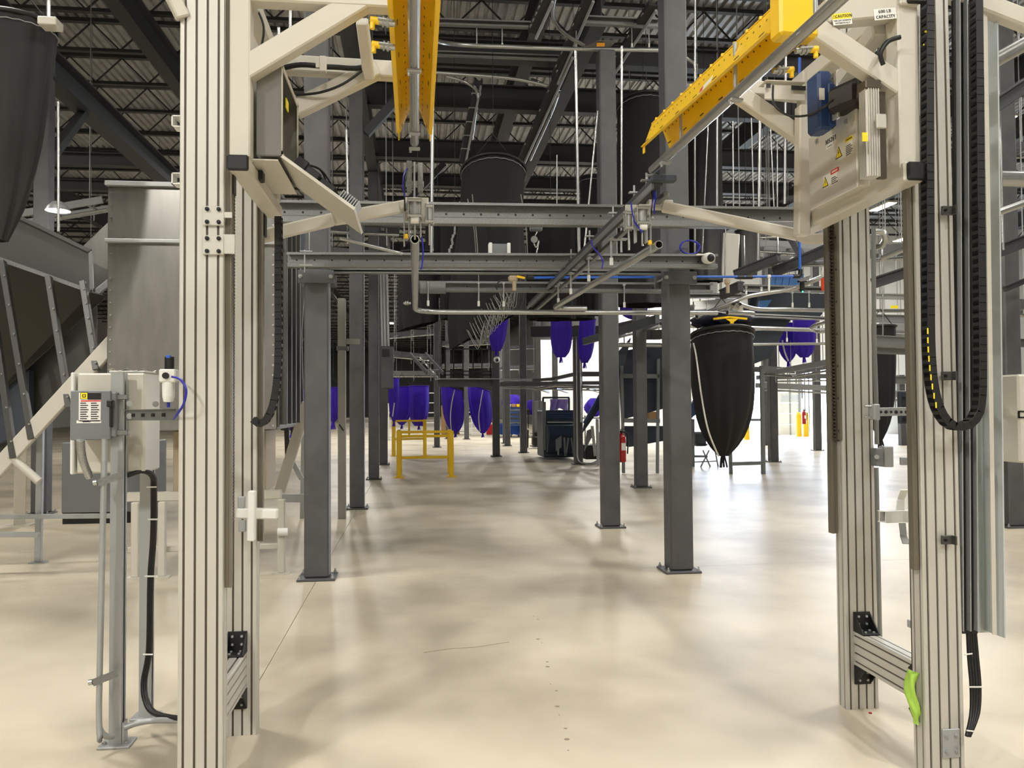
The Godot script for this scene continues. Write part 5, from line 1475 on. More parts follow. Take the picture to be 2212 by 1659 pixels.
func build_back() -> void:
	# yellow guard rails in the aisle
	guard_rail(858, 980, 930, 1032, 17.0, "yellow guard rail standing in the aisle, the nearer one", [930, 939, 985])
	guard_rail(846, 922, 906, 985, 23.0, "yellow guard rail further back below the purple bags", [906, 945])
	# raised walkway ends
	var w := thing("raised_platform", "grey steel platform edge with black railings beyond the guards", "platform", P(1010, 836, 23.4))
	obj("edge_beam", mb().bar(P(945, 827, 23.4), P(1072, 827, 23.4), 0.5, 0.24, Vector3.UP, 0.01), M.grey, w)
	obj("flange", mb().bar(P(942, 819, 23.2), P(1085, 819, 23.2), 0.6, 0.03), M.zinc, w)
	for x in [962, 980, 1000, 1022, 1041, 1060]: obj("baluster", mb().bar(P(x, 818, 23.4), P(x, 752, 23.4), 0.035, 0.035), M.black, w)
	for y in [754, 802, 810]: obj("rail", mb().bar(P(960, y, 23.4), P(1062, y, 23.4), 0.035, 0.035), M.black, w)
	var w2 := thing("conveyor_bridge", "grey conveyor bridge resting on columns above the blue machine", "conveyor", P(1190, 830, 20.5))
	obj("edge_beam", mb().bar(P(1080, 820, 22.5), P(1196, 821, 22.5), 0.3, 0.05), M.zinc, w2)
	obj("edge_beam", mb().bar(P(1080, 830, 22.3), P(1300, 828, 22.3), 0.3, 0.12, Vector3.UP, 0.01), M.grey, w2)
	obj("edge_beam", mb().bar(P(1150, 822, 21.0), P(1198, 818, 21.0), 0.1, 0.08).bar(P(1198, 818, 21.0), P(1242, 808, 20.0), 0.1, 0.08).bar(P(1255, 808, 20.0), P(1310, 808, 20.0), 0.1, 0.12), M.grey, w2)
	obj("roller_rail", mb().tube([P(1155, 841, 21.5), P(1200, 834, 21.2), P(1310, 836, 21.0)], 0.05, 8), M.pipe, w2)
	obj("roller_rail", mb().tube([P(1085, 837, 23.0), P(1300, 843, 23.0)], 0.03, 8), M.pipe, w2)
	for x in [1160, 1200, 1270]: obj("cross_member", mb().bar(P(x, 838, 22.0), P(x + 26, 846, 24.0), 0.08, 0.08), M.grey, w2)
	one("conveyor_beam", mb().bar(P(1145, 717, 19.0), P(1300, 716, 19.0), 0.2, 0.25, Vector3.UP, 0.01), M.beam, "dark beam spanning above the two purple bags at the white wall", "beam")
	one("conveyor_beam", mb().bar(P(1262, 738, 16.0), P(1420, 690, 12.0), 0.08, 0.14, Vector3.UP, 0.01), M.slate, "dark channel slanting between the purple bag and the widest column", "beam")
	one("rail_pipe", mb().tube([P(1330, 730, 15.5), P(1425, 705, 13.0)], 0.03, 8), M.pipe, "bright slanted pipe between the slim column and the widest column", "pipe")
	one("rail_pipe", mb().tube([P(1332, 745, 16.5), P(1428, 746, 16.5)], 0.05, 8), M.pipe, "level bright pipe between the slim column and the widest column", "pipe")
	# camera dome on the column
	var cd := thing("dome_camera", "small white camera dome on the distant aisle column", "camera", P(1073, 777, 23.0))
	obj("housing", mb().lathe(P(1073, 777, 22.95), [Vector2(0.09, -0.02), Vector2(0.09, 0.02), Vector2(0.07, 0.06), Vector2(0.04, 0.09), Vector2(0, 0.1)], 16, Basis(V(1, 0, 0), V(0, 0, 1), V(0, -1, 0))), M.white, cd)
	obj("lens", mb().lathe(P(1074, 778, 22.86), [Vector2(0.045, 0.0), Vector2(0.03, 0.03), Vector2(0, 0.04)], 12, Basis(V(1, 0, 0), V(0, 0, 1), V(0, -1, 0))), M.black, cd)
	# switch box with its conduits on the left row's column
	var sb := thing("switch_box", "grey switch box with a black window on the third left column", "switch box", P(832, 839, 16.2))
	obj("body", mb().box(P(836, 794, 16.2), V(0.25, 0.84, 0.16), Basis(), 0.015), M.grey, sb)
	obj("window", mb().box(P(833, 762, 16.1), V(0.14, 0.14, 0.02)), M.black, sb)
	for x in [826, 832, 839]: one("conduit", mb().tube([P(x, 748, 16.22), P(x - 4, 560, 16.22)], 0.024, 8), M.zinc, "upright conduit rising from the grey switch box, " + {826: "left of three", 832: "middle of three", 839: "right of three"}[x], "conduit")
	# pale square post with a cross arm
	var pp := thing("tube_post", "pale square tube post with a short side arm right of the bulkiest column", "post", PY(739, 1120, 0))
	var pg := PY(739, 1120, 0)
	var ph := P(740, 645, -pg.z)
	obj("tube", mb().bar(V(pg.x, 0.0, pg.z), V(pg.x, ph.y, pg.z), 0.1, 0.1, Vector3.UP, 0.006), M.tan_grey, pp)
	obj("side_arm", mb().box(P(762, 738, -pg.z), V(0.18, 0.075, 0.05), Basis(), 0.004), M.tan_grey, pp)
	obj("clamp", mb().box(P(740, 753, -pg.z + 0.01), V(0.15, 0.06, 0.12), Basis(), 0.004), M.grey, pp)
	obj("latch", mb().bar(P(733, 917, -pg.z - 0.06), P(742, 930, -pg.z - 0.06), 0.015, 0.015), M.black, pp)
	# lifting cart
	var lc := thing("lifting_cart", "tall grey lifting cart with black motor standing beside the blue machine", "cart", P(1156, 965, 22.0))
	var g := PY(1156, 968, 0)
	var z := g.z
	var mk := func(x: float, y: float) -> Vector3: return P(x, y, -z)
	obj("mast", mb().bar(mk.call(1158, 966), mk.call(1158, 866), 0.16, 0.12, Vector3.UP, 0.01).bar(mk.call(1152, 966), mk.call(1152, 845), 0.06, 0.08).bar(mk.call(1170, 966), mk.call(1170, 866), 0.08, 0.14), M.box_grey, lc)
	obj("base", mb().box(mk.call(1160, 952) , V(0.3, 0.3, 0.6), Basis(), 0.02), M.black, lc)
	obj("motor", mb().box(mk.call(1160, 936), V(0.2, 0.14, 0.25), Basis(), 0.03), M.rubber, lc)
	obj("fork", mb().bar(mk.call(1145, 963), mk.call(1170, 963), 0.1, 0.04).bar(mk.call(1145, 936), mk.call(1168, 936), 0.06, 0.03), M.zinc, lc)
	obj("screen_arm", mb().box(mk.call(1141, 890) , V(0.1, 0.2, 0.08), Basis(), 0.02).bar(mk.call(1141, 925), mk.call(1141, 890), 0.03, 0.03), M.black, lc)
	one("trash_bin", mb().bar(mk.call(1136, 967), mk.call(1137, 928), 0.14, 0.3, V(0, 0, 1), 0.02), M.black, "black bin beside the lifting cart", "bin")
	# blue machine with its draped purple cloth
	var bm := thing("blue_machine", "navy blue machine with ribbed front beside the conduit column", "machine", P(1210, 970, 21.0))
	var md := 21.5
	var c0 := P(1176, 972, md)
	var c1 := P(1242, 886, md)
	obj("body", mb().box(V((c0.x + c1.x) / 2, (0.05 + c1.y) / 2, -md - 0.7), V(c1.x - c0.x, c1.y - 0.05, 1.2), Basis(), 0.03), M.machine, bm)
	obj("side_post", mb().bar(P(1175, 972, md - 0.1), P(1175, 868, md - 0.1), 0.09, 0.12, Vector3.UP, 0.01), M.box_grey, bm)
	obj("hood", mb().prism([Vector2(0, 0), Vector2(0.5, -0.05), Vector2(0.62, -0.3), Vector2(0.3, -0.75), Vector2(0, -0.8)], Transform3D(Basis(V(0, 0, 1), V(0, 1, 0), V(-1, 0, 0)), V(c1.x, P(1200, 915, md).y, -md - 0.1)), c1.x - c0.x - 0.06), M.machine, bm)
	for y in [893, 898, 902, 912]: obj("rib", mb().bar(P(1182, y, md + 0.05), P(1238, y, md + 0.05), 0.05, 0.03), M.blue if y != 912 else M.pipe, bm)
	obj("guide_flap", mb().quad(P(1200, 950, md - 0.7), P(1213, 941, md - 0.7), P(1213, 966, md - 0.7), P(1201, 974, md - 0.7), 0.02), M.box_grey, bm)
	obj("indicator_lamp", mb().cyl(P(1190, 958, md - 0.2), P(1190, 958, md - 0.24), 0.02, 10), M.green_lamp, bm)
	for x in [[1219, 945, 1221, 985], [1228, 946, 1222, 985], [1234, 946, 1241, 990], [1206, 970, 1206, 983]]: obj("leg", mb().bar(P(x[0], x[1], md - 0.9), P(x[2], x[3], md - 0.9), 0.04, 0.04), M.box_grey, bm)
	var dr := []
	for i in 9:
		var row := []
		for k in 16: row.append(P(1188 + k * 2.6, 862 + i * 2.9 + 3.5 * sin(k * 0.55 + 0.4) * (i / 8.0), md + 0.2) + V(0, 0, 0.05 * sin(k * 1.4 + i * 0.5)))
		dr.append(row)
	one("draped_cloth", mb().grid(dr, false), M.lilac, "lilac cloth draped over the frame on top of the blue machine", "cloth")
	one("open_stand", mb().bar(P(1172, 859, md + 0.4), P(1230, 859, md + 0.4), 0.05, 0.05).bar(P(1173, 860, md + 0.4), P(1173, 890, md + 0.4), 0.05, 0.05).bar(P(1229, 860, md + 0.4), P(1229, 890, md + 0.4), 0.05, 0.05), M.slate, "dark open frame standing on top of the blue machine", "frame")
	# blue belts climbing right of the conduit column
	var bb := thing("blue_conveyor", "navy belt conveyor slanting up from the floor behind the slim column", "conveyor", P(1270, 980, 19.0))
	obj("side", mb().quad(P(1258, 935, 18.6), P(1262, 915, 18.6), P(1318, 815, 18.6), P(1318, 850, 18.6), 0.08), M.navy, bb)
	obj("edge", mb().bar(P(1261, 914, 18.5), P(1318, 814, 18.5), 0.05, 0.05), M.blue, bb)
	obj("hopper_side", mb().quad(P(1262, 975, 18.8), P(1268, 930, 18.8), P(1280, 925, 18.8), P(1278, 945, 18.8), 0.05), M.box_grey, bb)
	for x in [[1279, 920, 1286, 985], [1290, 905, 1292, 1006]]: obj("leg", mb().bar(P(x[0], x[1], 18.3), P(x[2], x[3], 18.3), 0.06, 0.06), M.zinc, bb)
	one("low_machine", mb().box(P(1282, 975, 20.0), V(0.55, 0.35, 0.8), Basis(), 0.01), M.black, "black machine base under the blue belt conveyor", "machine")
	# dark blue hopper behind the two near right columns
	var hp := thing("steel_hopper", "dark slate hopper on grey legs between the near right columns", "hopper", P(1385, 1000, 17.5))
	obj("bin", mb().quad(P(1338, 760, 17.2), P(1440, 740, 17.2), P(1440, 880, 17.2), P(1345, 905, 17.2), 0.3), M.navy, hp)
	obj("lower_bin", mb().quad(P(1345, 920, 17.6), P(1440, 920, 17.6), P(1440, 950, 17.6), P(1356, 965, 17.6), 0.3), M.navy, hp)
	obj("chute", mb().quad(P(1336, 760, 16.9), P(1362, 730, 16.9), P(1345, 800, 16.9), P(1336, 815, 16.9), 0.1), M.slate, hp)
	for x in [[1343, 790, 1347, 1022], [1422, 775, 1420, 1025]]: obj("leg", mb().bar(P(x[0], x[1], 16.8), P(x[2], x[3], 16.8), 0.06, 0.06, Vector3.UP, 0.006), M.box_grey, hp)
	for y in [812, 908]: obj("cross_beam", mb().bar(P(1345, y, 16.8), P(1425, y + 1, 16.8), 0.06, 0.09), M.box_grey, hp)
	one("dark_tank", mb().box(P(1416, 723, 15.0), V(0.3, 0.16, 0.4), Basis(), 0.01), M.black, "black tank top peeping out left of the widest right column", "tank")
	# white frame under the hanging black bag
	var fr := thing("square_stand", "pale square frame standing behind the tied black bag", "frame", PY(1615, 1024, 0))
	var fz := -PY(1648, 1024, 0).z
	obj("post", mb().bar(PY(1579, 1024, 0), P(1577, 960, fz), 0.075, 0.075, Vector3.UP, 0.006), M.box_grey, fr)
	obj("post", mb().bar(PY(1649, 1024, 0), P(1645, 790, fz), 0.075, 0.075, Vector3.UP, 0.006), M.box_grey, fr)
	obj("rail", mb().bar(P(1579, 1002, fz), P(1648, 1000, fz), 0.06, 0.075), M.box_grey, fr)
	obj("rail", mb().bar(P(1620, 907, fz), P(1645, 907, fz), 0.05, 0.05), M.box_grey, fr)
	# slate hopper behind the purple daylight bags
	var sh := thing("slate_hopper", "big slate grey hopper above the daylight, narrowing to a point", "hopper", P(1640, 790, 15.5))
	obj("face", mb().prism([Vector2(-0.55, 1.0), Vector2(1.15, 1.0), Vector2(0.62, 0.35), Vector2(0.22, -0.35), Vector2(-0.2, -0.5), Vector2(-0.55, -0.4)], Transform3D(Basis(), P(1640, 735, 15.4)), -0.9), M.slate, sh)
	obj("upper_box", mb().quad(P(1630, 640, 15.2), P(1800, 636, 15.2), P(1760, 690, 15.2), P(1620, 690, 15.2), 0.3), M.slate, sh)
	var sc := thing("blue_chute", "light blue ribbed chute behind the blue air line at right", "chute", P(1690, 625, 13.0))
	obj("panel", mb().quad(P(1668, 596, 13.0), P(1735, 592, 13.0), P(1728, 622, 13.0), P(1656, 624, 13.0), 0.06), M.sky, sc)
	for x in [1680, 1695, 1710]: obj("rib", mb().bar(P(x, 594, 12.95), P(x - 6, 624, 12.95), 0.03, 0.03), M.sky, sc)
	obj("upper_panel", mb().quad(P(1676, 583, 12.8), P(1722, 568, 12.8), P(1724, 584, 12.8), P(1676, 592, 12.8), 0.06), M.navy, sc)
	one("small_chute", mb().quad(P(1640, 650, 13.5), P(1666, 648, 13.5), P(1652, 668, 13.5), P(1636, 668, 13.5), 0.06), M.sky, "small light blue chute below the blue ribbed chute", "chute")
	clutter()
	# fire extinguishers
	extinguisher(P(1343, 998, 9.75), 1.0, "red fire extinguisher hung on the slim chipped column")
	extinguisher(P(1737, 916, 33.0), 1.6, "red fire extinguisher between the two yellow bollards")
	# dock door, bollards, downpipes
	var dd := Node3D.new()
	dd.name = "door_1"
	add_child(dd)
	dd.set_meta("kind", "structure")
	var x0 := 16.82
	var x1 := 17.78
	for i in 6: obj("panel", mb().box(V((x0 + x1) / 2, 0.25 + i * 0.5, -35.95), V(x1 - x0, 0.49, 0.06), Basis(), 0.01), M.white_wall, dd)
	for i in 2: obj("pane", mb().box(V(x0 + 0.25 + i * 0.47, 1.72, -35.9), V(0.36, 0.3, 0.02), Basis(), 0.004), M.window_glass, dd)
	obj("stile", mb().box(V((x0 + x1) / 2, 1.5, -35.9), V(0.05, 3.0, 0.03)).box(V(x1, 1.5, -35.9), V(0.12, 3.0, 0.06)), M.zinc, dd)
	var k := 0
	for q in [[1726, 893], [1742, 895], [1560, 918]]:
		var bp := PY(q[0], 943, 0)
		if k == 2: bp = P(1613, 940, 32.0); 
		bp.y = 0
		var bo := thing("bollard", ["yellow bollard at the dock door, the thicker of two", "yellow bollard right of the red extinguisher", "yellow bollard glimpsed beside the tied black bag"][k], "bollard", bp)
		obj("post", mb().lathe(bp, [Vector2(0.12, 0), Vector2(0.12, 0.98), Vector2(0.1, 1.04), Vector2(0.05, 1.08), Vector2(0, 1.09)], 18), M.yellow, bo)
		obj("base_ring", mb().lathe(bp, [Vector2(0.17, 0), Vector2(0.17, 0.015), Vector2(0.12, 0.02)], 18), M.yellow, bo)
		k += 1
	one("door_track", mb().bar(V(18.12, 0.1, -35.7), V(18.12, 3.3, -35.7), 0.06, 0.06).bar(V(17.92, 0.1, -35.7), V(17.92, 3.3, -35.7), 0.05, 0.05), M.zinc, "galvanised door track rising behind the yellow bollards", "track")
	one("downpipe", mb().cyl(V(19.1, 0.0, -35.75), V(19.1, 3.1, -35.75), 0.05, 10), M.blue_air, "blue standpipe right of the yellow bollards", "pipe")
	# sorting area far down the aisle
	var carts := [[1082, 918, 944, 34.0, "blue cloth covered cart, left of the two far down the aisle"], [1112, 918, 944, 34.0, "blue cloth covered cart, right of the two far down the aisle"]]
	for q in carts:
		var ct := thing("laundry_cart", q[4], "cart", PY(q[0], q[2], 0), "blue laundry carts")
		var cp := PY(q[0], q[2], 0)
		var rows := []
		for i in 6:
			var row := []
			for j in 24:
				var a := TAU * j / 24
				var e := pow(absf(cos(a)), 0.5) * signf(cos(a))
				var f2 := pow(absf(sin(a)), 0.5) * signf(sin(a))
				row.append(cp + V(e * (0.3 - 0.012 * i), 0.62 - i * 0.1 + 0.03 * sin(j * 2.1), f2 * 0.35))
			rows.append(row)
		obj("cover", mb().grid(rows, true).box(cp + V(0, 0.6, 0), V(0.5, 0.03, 0.6), Basis(), 0.02), M.blue_cloth, ct)
		for s in [[-1, -1], [1, -1], [-1, 1], [1, 1]]: obj("caster", mb().cyl(cp + V(s[0] * 0.2 - 0.02, 0.06, s[1] * 0.25), cp + V(s[0] * 0.2 + 0.02, 0.06, s[1] * 0.25), 0.06, 10), M.black, ct)
	var tp := PY(1058, 940, 0)
	var tc := thing("tool_chest", "red tool chest on the floor behind the camera dome column", "tool chest", tp)
	obj("body", mb().box(tp + V(0, 0.25, 0), V(0.34, 0.44, 0.4), Basis(), 0.02), M.red, tc)
	for i in 4: obj("drawer", mb().box(tp + V(0, 0.5 + i * 0.09, 0.02), V(0.33, 0.07, 0.4), Basis(), 0.01), M.white if i % 2 else M.print_red, tc)
	obj("top_box", mb().box(tp + V(0, 0.95, 0), V(0.34, 0.16, 0.36), Basis(), 0.02), M.yellow, tc)
	var rk := thing("parts_shelf", "blue shelf rack with white bins far behind the two blue carts", "shelf", P(1108, 920, 36.0))
	for i in 5: obj("shelf", mb().box(P(1108, 882 + i * 9, 37.0), V(0.85, 0.1, 0.4), Basis(), 0.01), M.blue, rk)
	for s in [-1, 1]: obj("post", mb().bar(P(1108 + s * 20, 935, 37.0), P(1108 + s * 20, 872, 37.0), 0.05, 0.4), M.navy, rk)
	for i in 3: one("storage_bin", mb().box(P(1098 + i * 11, 876, 36.9), V(0.2, 0.14, 0.3), Basis(), 0.02), [M.white, M.wood, M.yellow][i], ["white bin on the blue shelf rack", "brown bin on the blue shelf rack", "yellow bin on the blue shelf rack"][i], "bin")
	var pil := [[1108, 868, 0.9, 39.5], [1150, 880, 0.7, 38.0], [1190, 884, 1.0, 38.5], [1283, 880, 0.6, 30.0]]
	k = 0
	for q in pil:
		var c := P(q[0], q[1], q[3])
		var rows := []
		for i in 9:
			var f := i / 8.0
			var row := []
			for j in 28:
				var a := TAU * j / 28
				var r: float = q[2] * sqrt(sin(PI * (0.04 + 0.92 * f))) * 0.55 * (1 + 0.16 * sin(a * 5 + i) + 0.1 * sin(a * 9 + 2 * i))
				row.append(c + V(cos(a) * r, 0.35 - f * 0.7, sin(a) * r * 0.7))
			rows.append(row)
		one("purple_bundle", mb().grid(rows, true), M.purple, ["purple cloth bundle above the blue shelf rack", "purple cloth bundle behind the lifting cart", "purple cloth bundle behind the lilac draped cloth", "purple cloth bundle behind the blue belt conveyor"][k], "cloth bundle")
		var stand := mb()
		for s in [-1, 1]: stand.bar(V(c.x + s * 0.35, 0, c.z), V(c.x + s * 0.35, c.y - 0.3, c.z), 0.05, 0.05)
		stand.box(V(c.x, c.y - 0.4, c.z), V(0.9, 0.05, 0.6))
		one("bundle_table", stand, M.box_grey, ["grey table under the bundle above the blue shelf", "grey table under the bundle behind the lifting cart", "grey table under the bundle behind the lilac cloth", "grey table under the bundle behind the blue belt"][k], "table")
		k += 1
	one("cardboard_box", mb().box(PY(960, 940, 0) + V(0, 0.75, 0), V(0.3, 1.5, 0.5), Basis(), 0.01), M.wood, "tall brown carton behind the guard column", "carton")
	one("cardboard_box", mb().box(PY(985, 938, 0) + V(0, 0.4, 0), V(0.35, 0.8, 0.5), Basis(), 0.01), M.wood, "low brown carton behind the first corded purple bag", "carton")
	one("pallet_load", mb().box(P(1407, 897, 22.0), V(0.28, 0.2, 0.4), Basis(), 0.01), M.wood, "brown carton glimpsed between the two near right columns", "carton")
	# conduits strapped to the short column
	var cx := 3.97
	for q in [[1246, "left of the two"], [1254, "right of the two"]]:
		var e := P(q[0], 900, 19.5)
		var pth := [V(e.x, P(q[0], 705, 19.5).y, -19.48), V(e.x, 0.12, -19.48)] if q[0] < 1250 else [V(e.x, P(q[0], 705, 19.5).y, -19.48), V(e.x, P(q[0], 912, 19.5).y, -19.48)]
		if q[0] < 1250: pth += [V(e.x + 0.1, 0.04, -19.4), V(e.x + 0.36, 0.03, -19.35), V(e.x + 0.5, 0.12, -19.35), V(e.x + 0.52, 0.8, -19.35)]
		one("conduit", mb().tube(bent(pth, 0.12), 0.022, 8), M.pipe, "bright conduit strapped to the short column, " + q[1], "conduit")
	# folding stand and bench legs behind the bag
	var tr := thing("trestle", "thin crossed trestle legs on the floor behind the tied black bag", "trestle", PY(1540, 1012, 0))
	for x in [[1512, 1012, 1532, 972], [1536, 1012, 1518, 972], [1552, 1012, 1545, 975], [1500, 998, 1548, 996]]: obj("leg", mb().bar(P(x[0], x[1], 18.3), P(x[2], x[3], 18.3), 0.03, 0.03), M.zinc, tr)
	var lg := thing("grey_rack", "grey rack with pipes standing right of the widest column", "rack", PY(1492, 1008, 0))
	for x in [1490, 1497]: obj("post", mb().bar(PY(x, 1008, 0), P(x, 905, -PY(x, 1008, 0).z), 0.06, 0.06), M.box_grey, lg)
	for y in [935, 960, 985]: obj("shelf", mb().bar(P(1488, y, 18.9), P(1524, y, 18.9), 0.3, 0.05), M.box_grey, lg)
	obj("box", mb().box(P(1510, 950, 18.9), V(0.25, 0.3, 0.3), Basis(), 0.01), M.slate, lg)
	one("conveyor_tip", mb().quad(P(1488, 880, 20.0), P(1506, 850, 20.0), P(1510, 890, 20.0), P(1490, 905, 20.0), 0.1), M.blue, "blue conveyor end between the widest column and the tied bag", "conveyor")

func guard_rail(x0: float, x1: float, y0: float, y1: float, d: float, label: String, rails: Array) -> void:
	var a := PY(x0 + 4, y1, 0)
	var c := PY(x1 - 4, y1, 0)
	var zz := a.z
	var t := thing("guard_rail", label, "guard rail", (a + c) / 2, "yellow guard rails in the aisle")
	for q in [[x0 + 4, a.x], [x1 - 4, c.x]]:
		var top := P(q[0], y0, -zz)
		obj("post", mb().bar(V(q[1], 0, zz), V(q[1], top.y, zz), 0.1, 0.1, Vector3.UP, 0.012), M.yellow, t)
		obj("rear_post", mb().bar(V(q[1], 0, zz - 0.9), V(q[1], top.y - 0.02, zz - 0.9), 0.09, 0.09, Vector3.UP, 0.012), M.yellow, t)
		obj("base_plate", mb().box(V(q[1], 0.008, zz), V(0.2, 0.016, 0.2)), M.yellow, t)
		obj("side_rail", mb().bar(V(q[1], top.y - 0.04, zz), V(q[1], top.y - 0.04, zz - 0.9), 0.08, 0.08, Vector3.UP, 0.012), M.yellow, t)
	for y in rails:
		var h := P((x0 + x1) / 2, y + 3, -zz).y
		obj("rail", mb().bar(V(a.x, h, zz), V(c.x, h, zz), 0.055, 0.055, Vector3.UP, 0.012), M.yellow, t)
	obj("mid_post", mb().bar(V((a.x + c.x) / 2, P(900, rails[rails.size() - 1], -zz).y, zz), V((a.x + c.x) / 2, P(900, rails[0], -zz).y, zz), 0.06, 0.06), M.yellow, t)

func extinguisher(at: Vector3, s: float, label: String) -> void:
	var t := thing("fire_extinguisher", label, "fire extinguisher", at)
	obj("cylinder", mb().lathe(at, [Vector2(0.0, 0), Vector2(0.05, 0), Vector2(0.055, 0.01), Vector2(0.055, 0.28), Vector2(0.05, 0.31), Vector2(0.035, 0.335), Vector2(0.018, 0.35), Vector2(0.018, 0.36)].map(func(p): return p * s), 18), M.red, t)
	obj("valve", mb().box(at + V(0, 0.375, 0) * s, V(0.035, 0.03, 0.035) * s, Basis(), 0.004).bar(at + V(-0.01, 0.4, 0) * s, at + V(0.06, 0.41, 0) * s, 0.018 * s, 0.01 * s), M.black, t)
	obj("hose", mb().tube(spl([at + V(-0.01, 0.37, 0.02) * s, at + V(0.06, 0.35, 0.03) * s, at + V(0.075, 0.25, 0.03) * s, at + V(0.065, 0.1, 0.03) * s]), 0.009 * s, 8), M.black, t)
	obj("label", mb().box(at + V(0.01, 0.19, 0.054) * s, V(0.05, 0.09, 0.004) * s), M.white, t)

func run(x0: float, y0: float, x1: float, y1: float, d0: float, d1: float, w: float, m: Material, label: String, up := 0.0, leg := false) -> void:
	# a stretch of conveyor or rail: two side channels, rungs, a tube underneath, rods upwards or legs downwards
	var a := P(x0, y0, d0)
	var b := P(x1, y1, d1)
	var t := thing("conveyor_run", label, "conveyor", a, "conveyor stretches in the back of the hall")
	var s := V(0, 0, w / 2)
	if absf((b - a).normalized().z) > 0.7: s = V(w / 2, 0, 0)
	obj("side_channel", mb().bar(a - s, b - s, 0.05, 0.13, Vector3.UP, 0.005), m, t)
	obj("side_channel", mb().bar(a + s, b + s, 0.05, 0.13, Vector3.UP, 0.005), m, t)
	var n := maxi(3, int((b - a).length() / 0.5))
	var r := mb()
	for i in n:
		var c := a.lerp(b, (i + 0.5) / n)
		r.bar(c - s, c + s, 0.05, 0.03)
	obj("rungs", r, M.zinc, t).set_meta("kind", "stuff")
	obj("tube", mb().tube([a + s * 0.3 - V(0, 0.13, 0), b + s * 0.3 - V(0, 0.13, 0)], 0.026, 8), M.pipe, t)
	for i in 3:
		var c := a.lerp(b, 0.12 + i * 0.38)
		if up > 0 or not leg: obj("rod", mb().cyl(c + s, V(c.x, 9.99, c.z) + s, 0.009 if up > 0 else 0.006, 6), M.zinc, t)
		if leg: obj("leg", mb().bar(c + s, V((c + s).x, 0, (c + s).z), 0.07, 0.07), M.grey, t)
		obj("drop_rod", mb().cyl(c + s * 0.3, c + s * 0.3 - V(0, 0.3, 0), 0.012, 6), M.zinc, t)

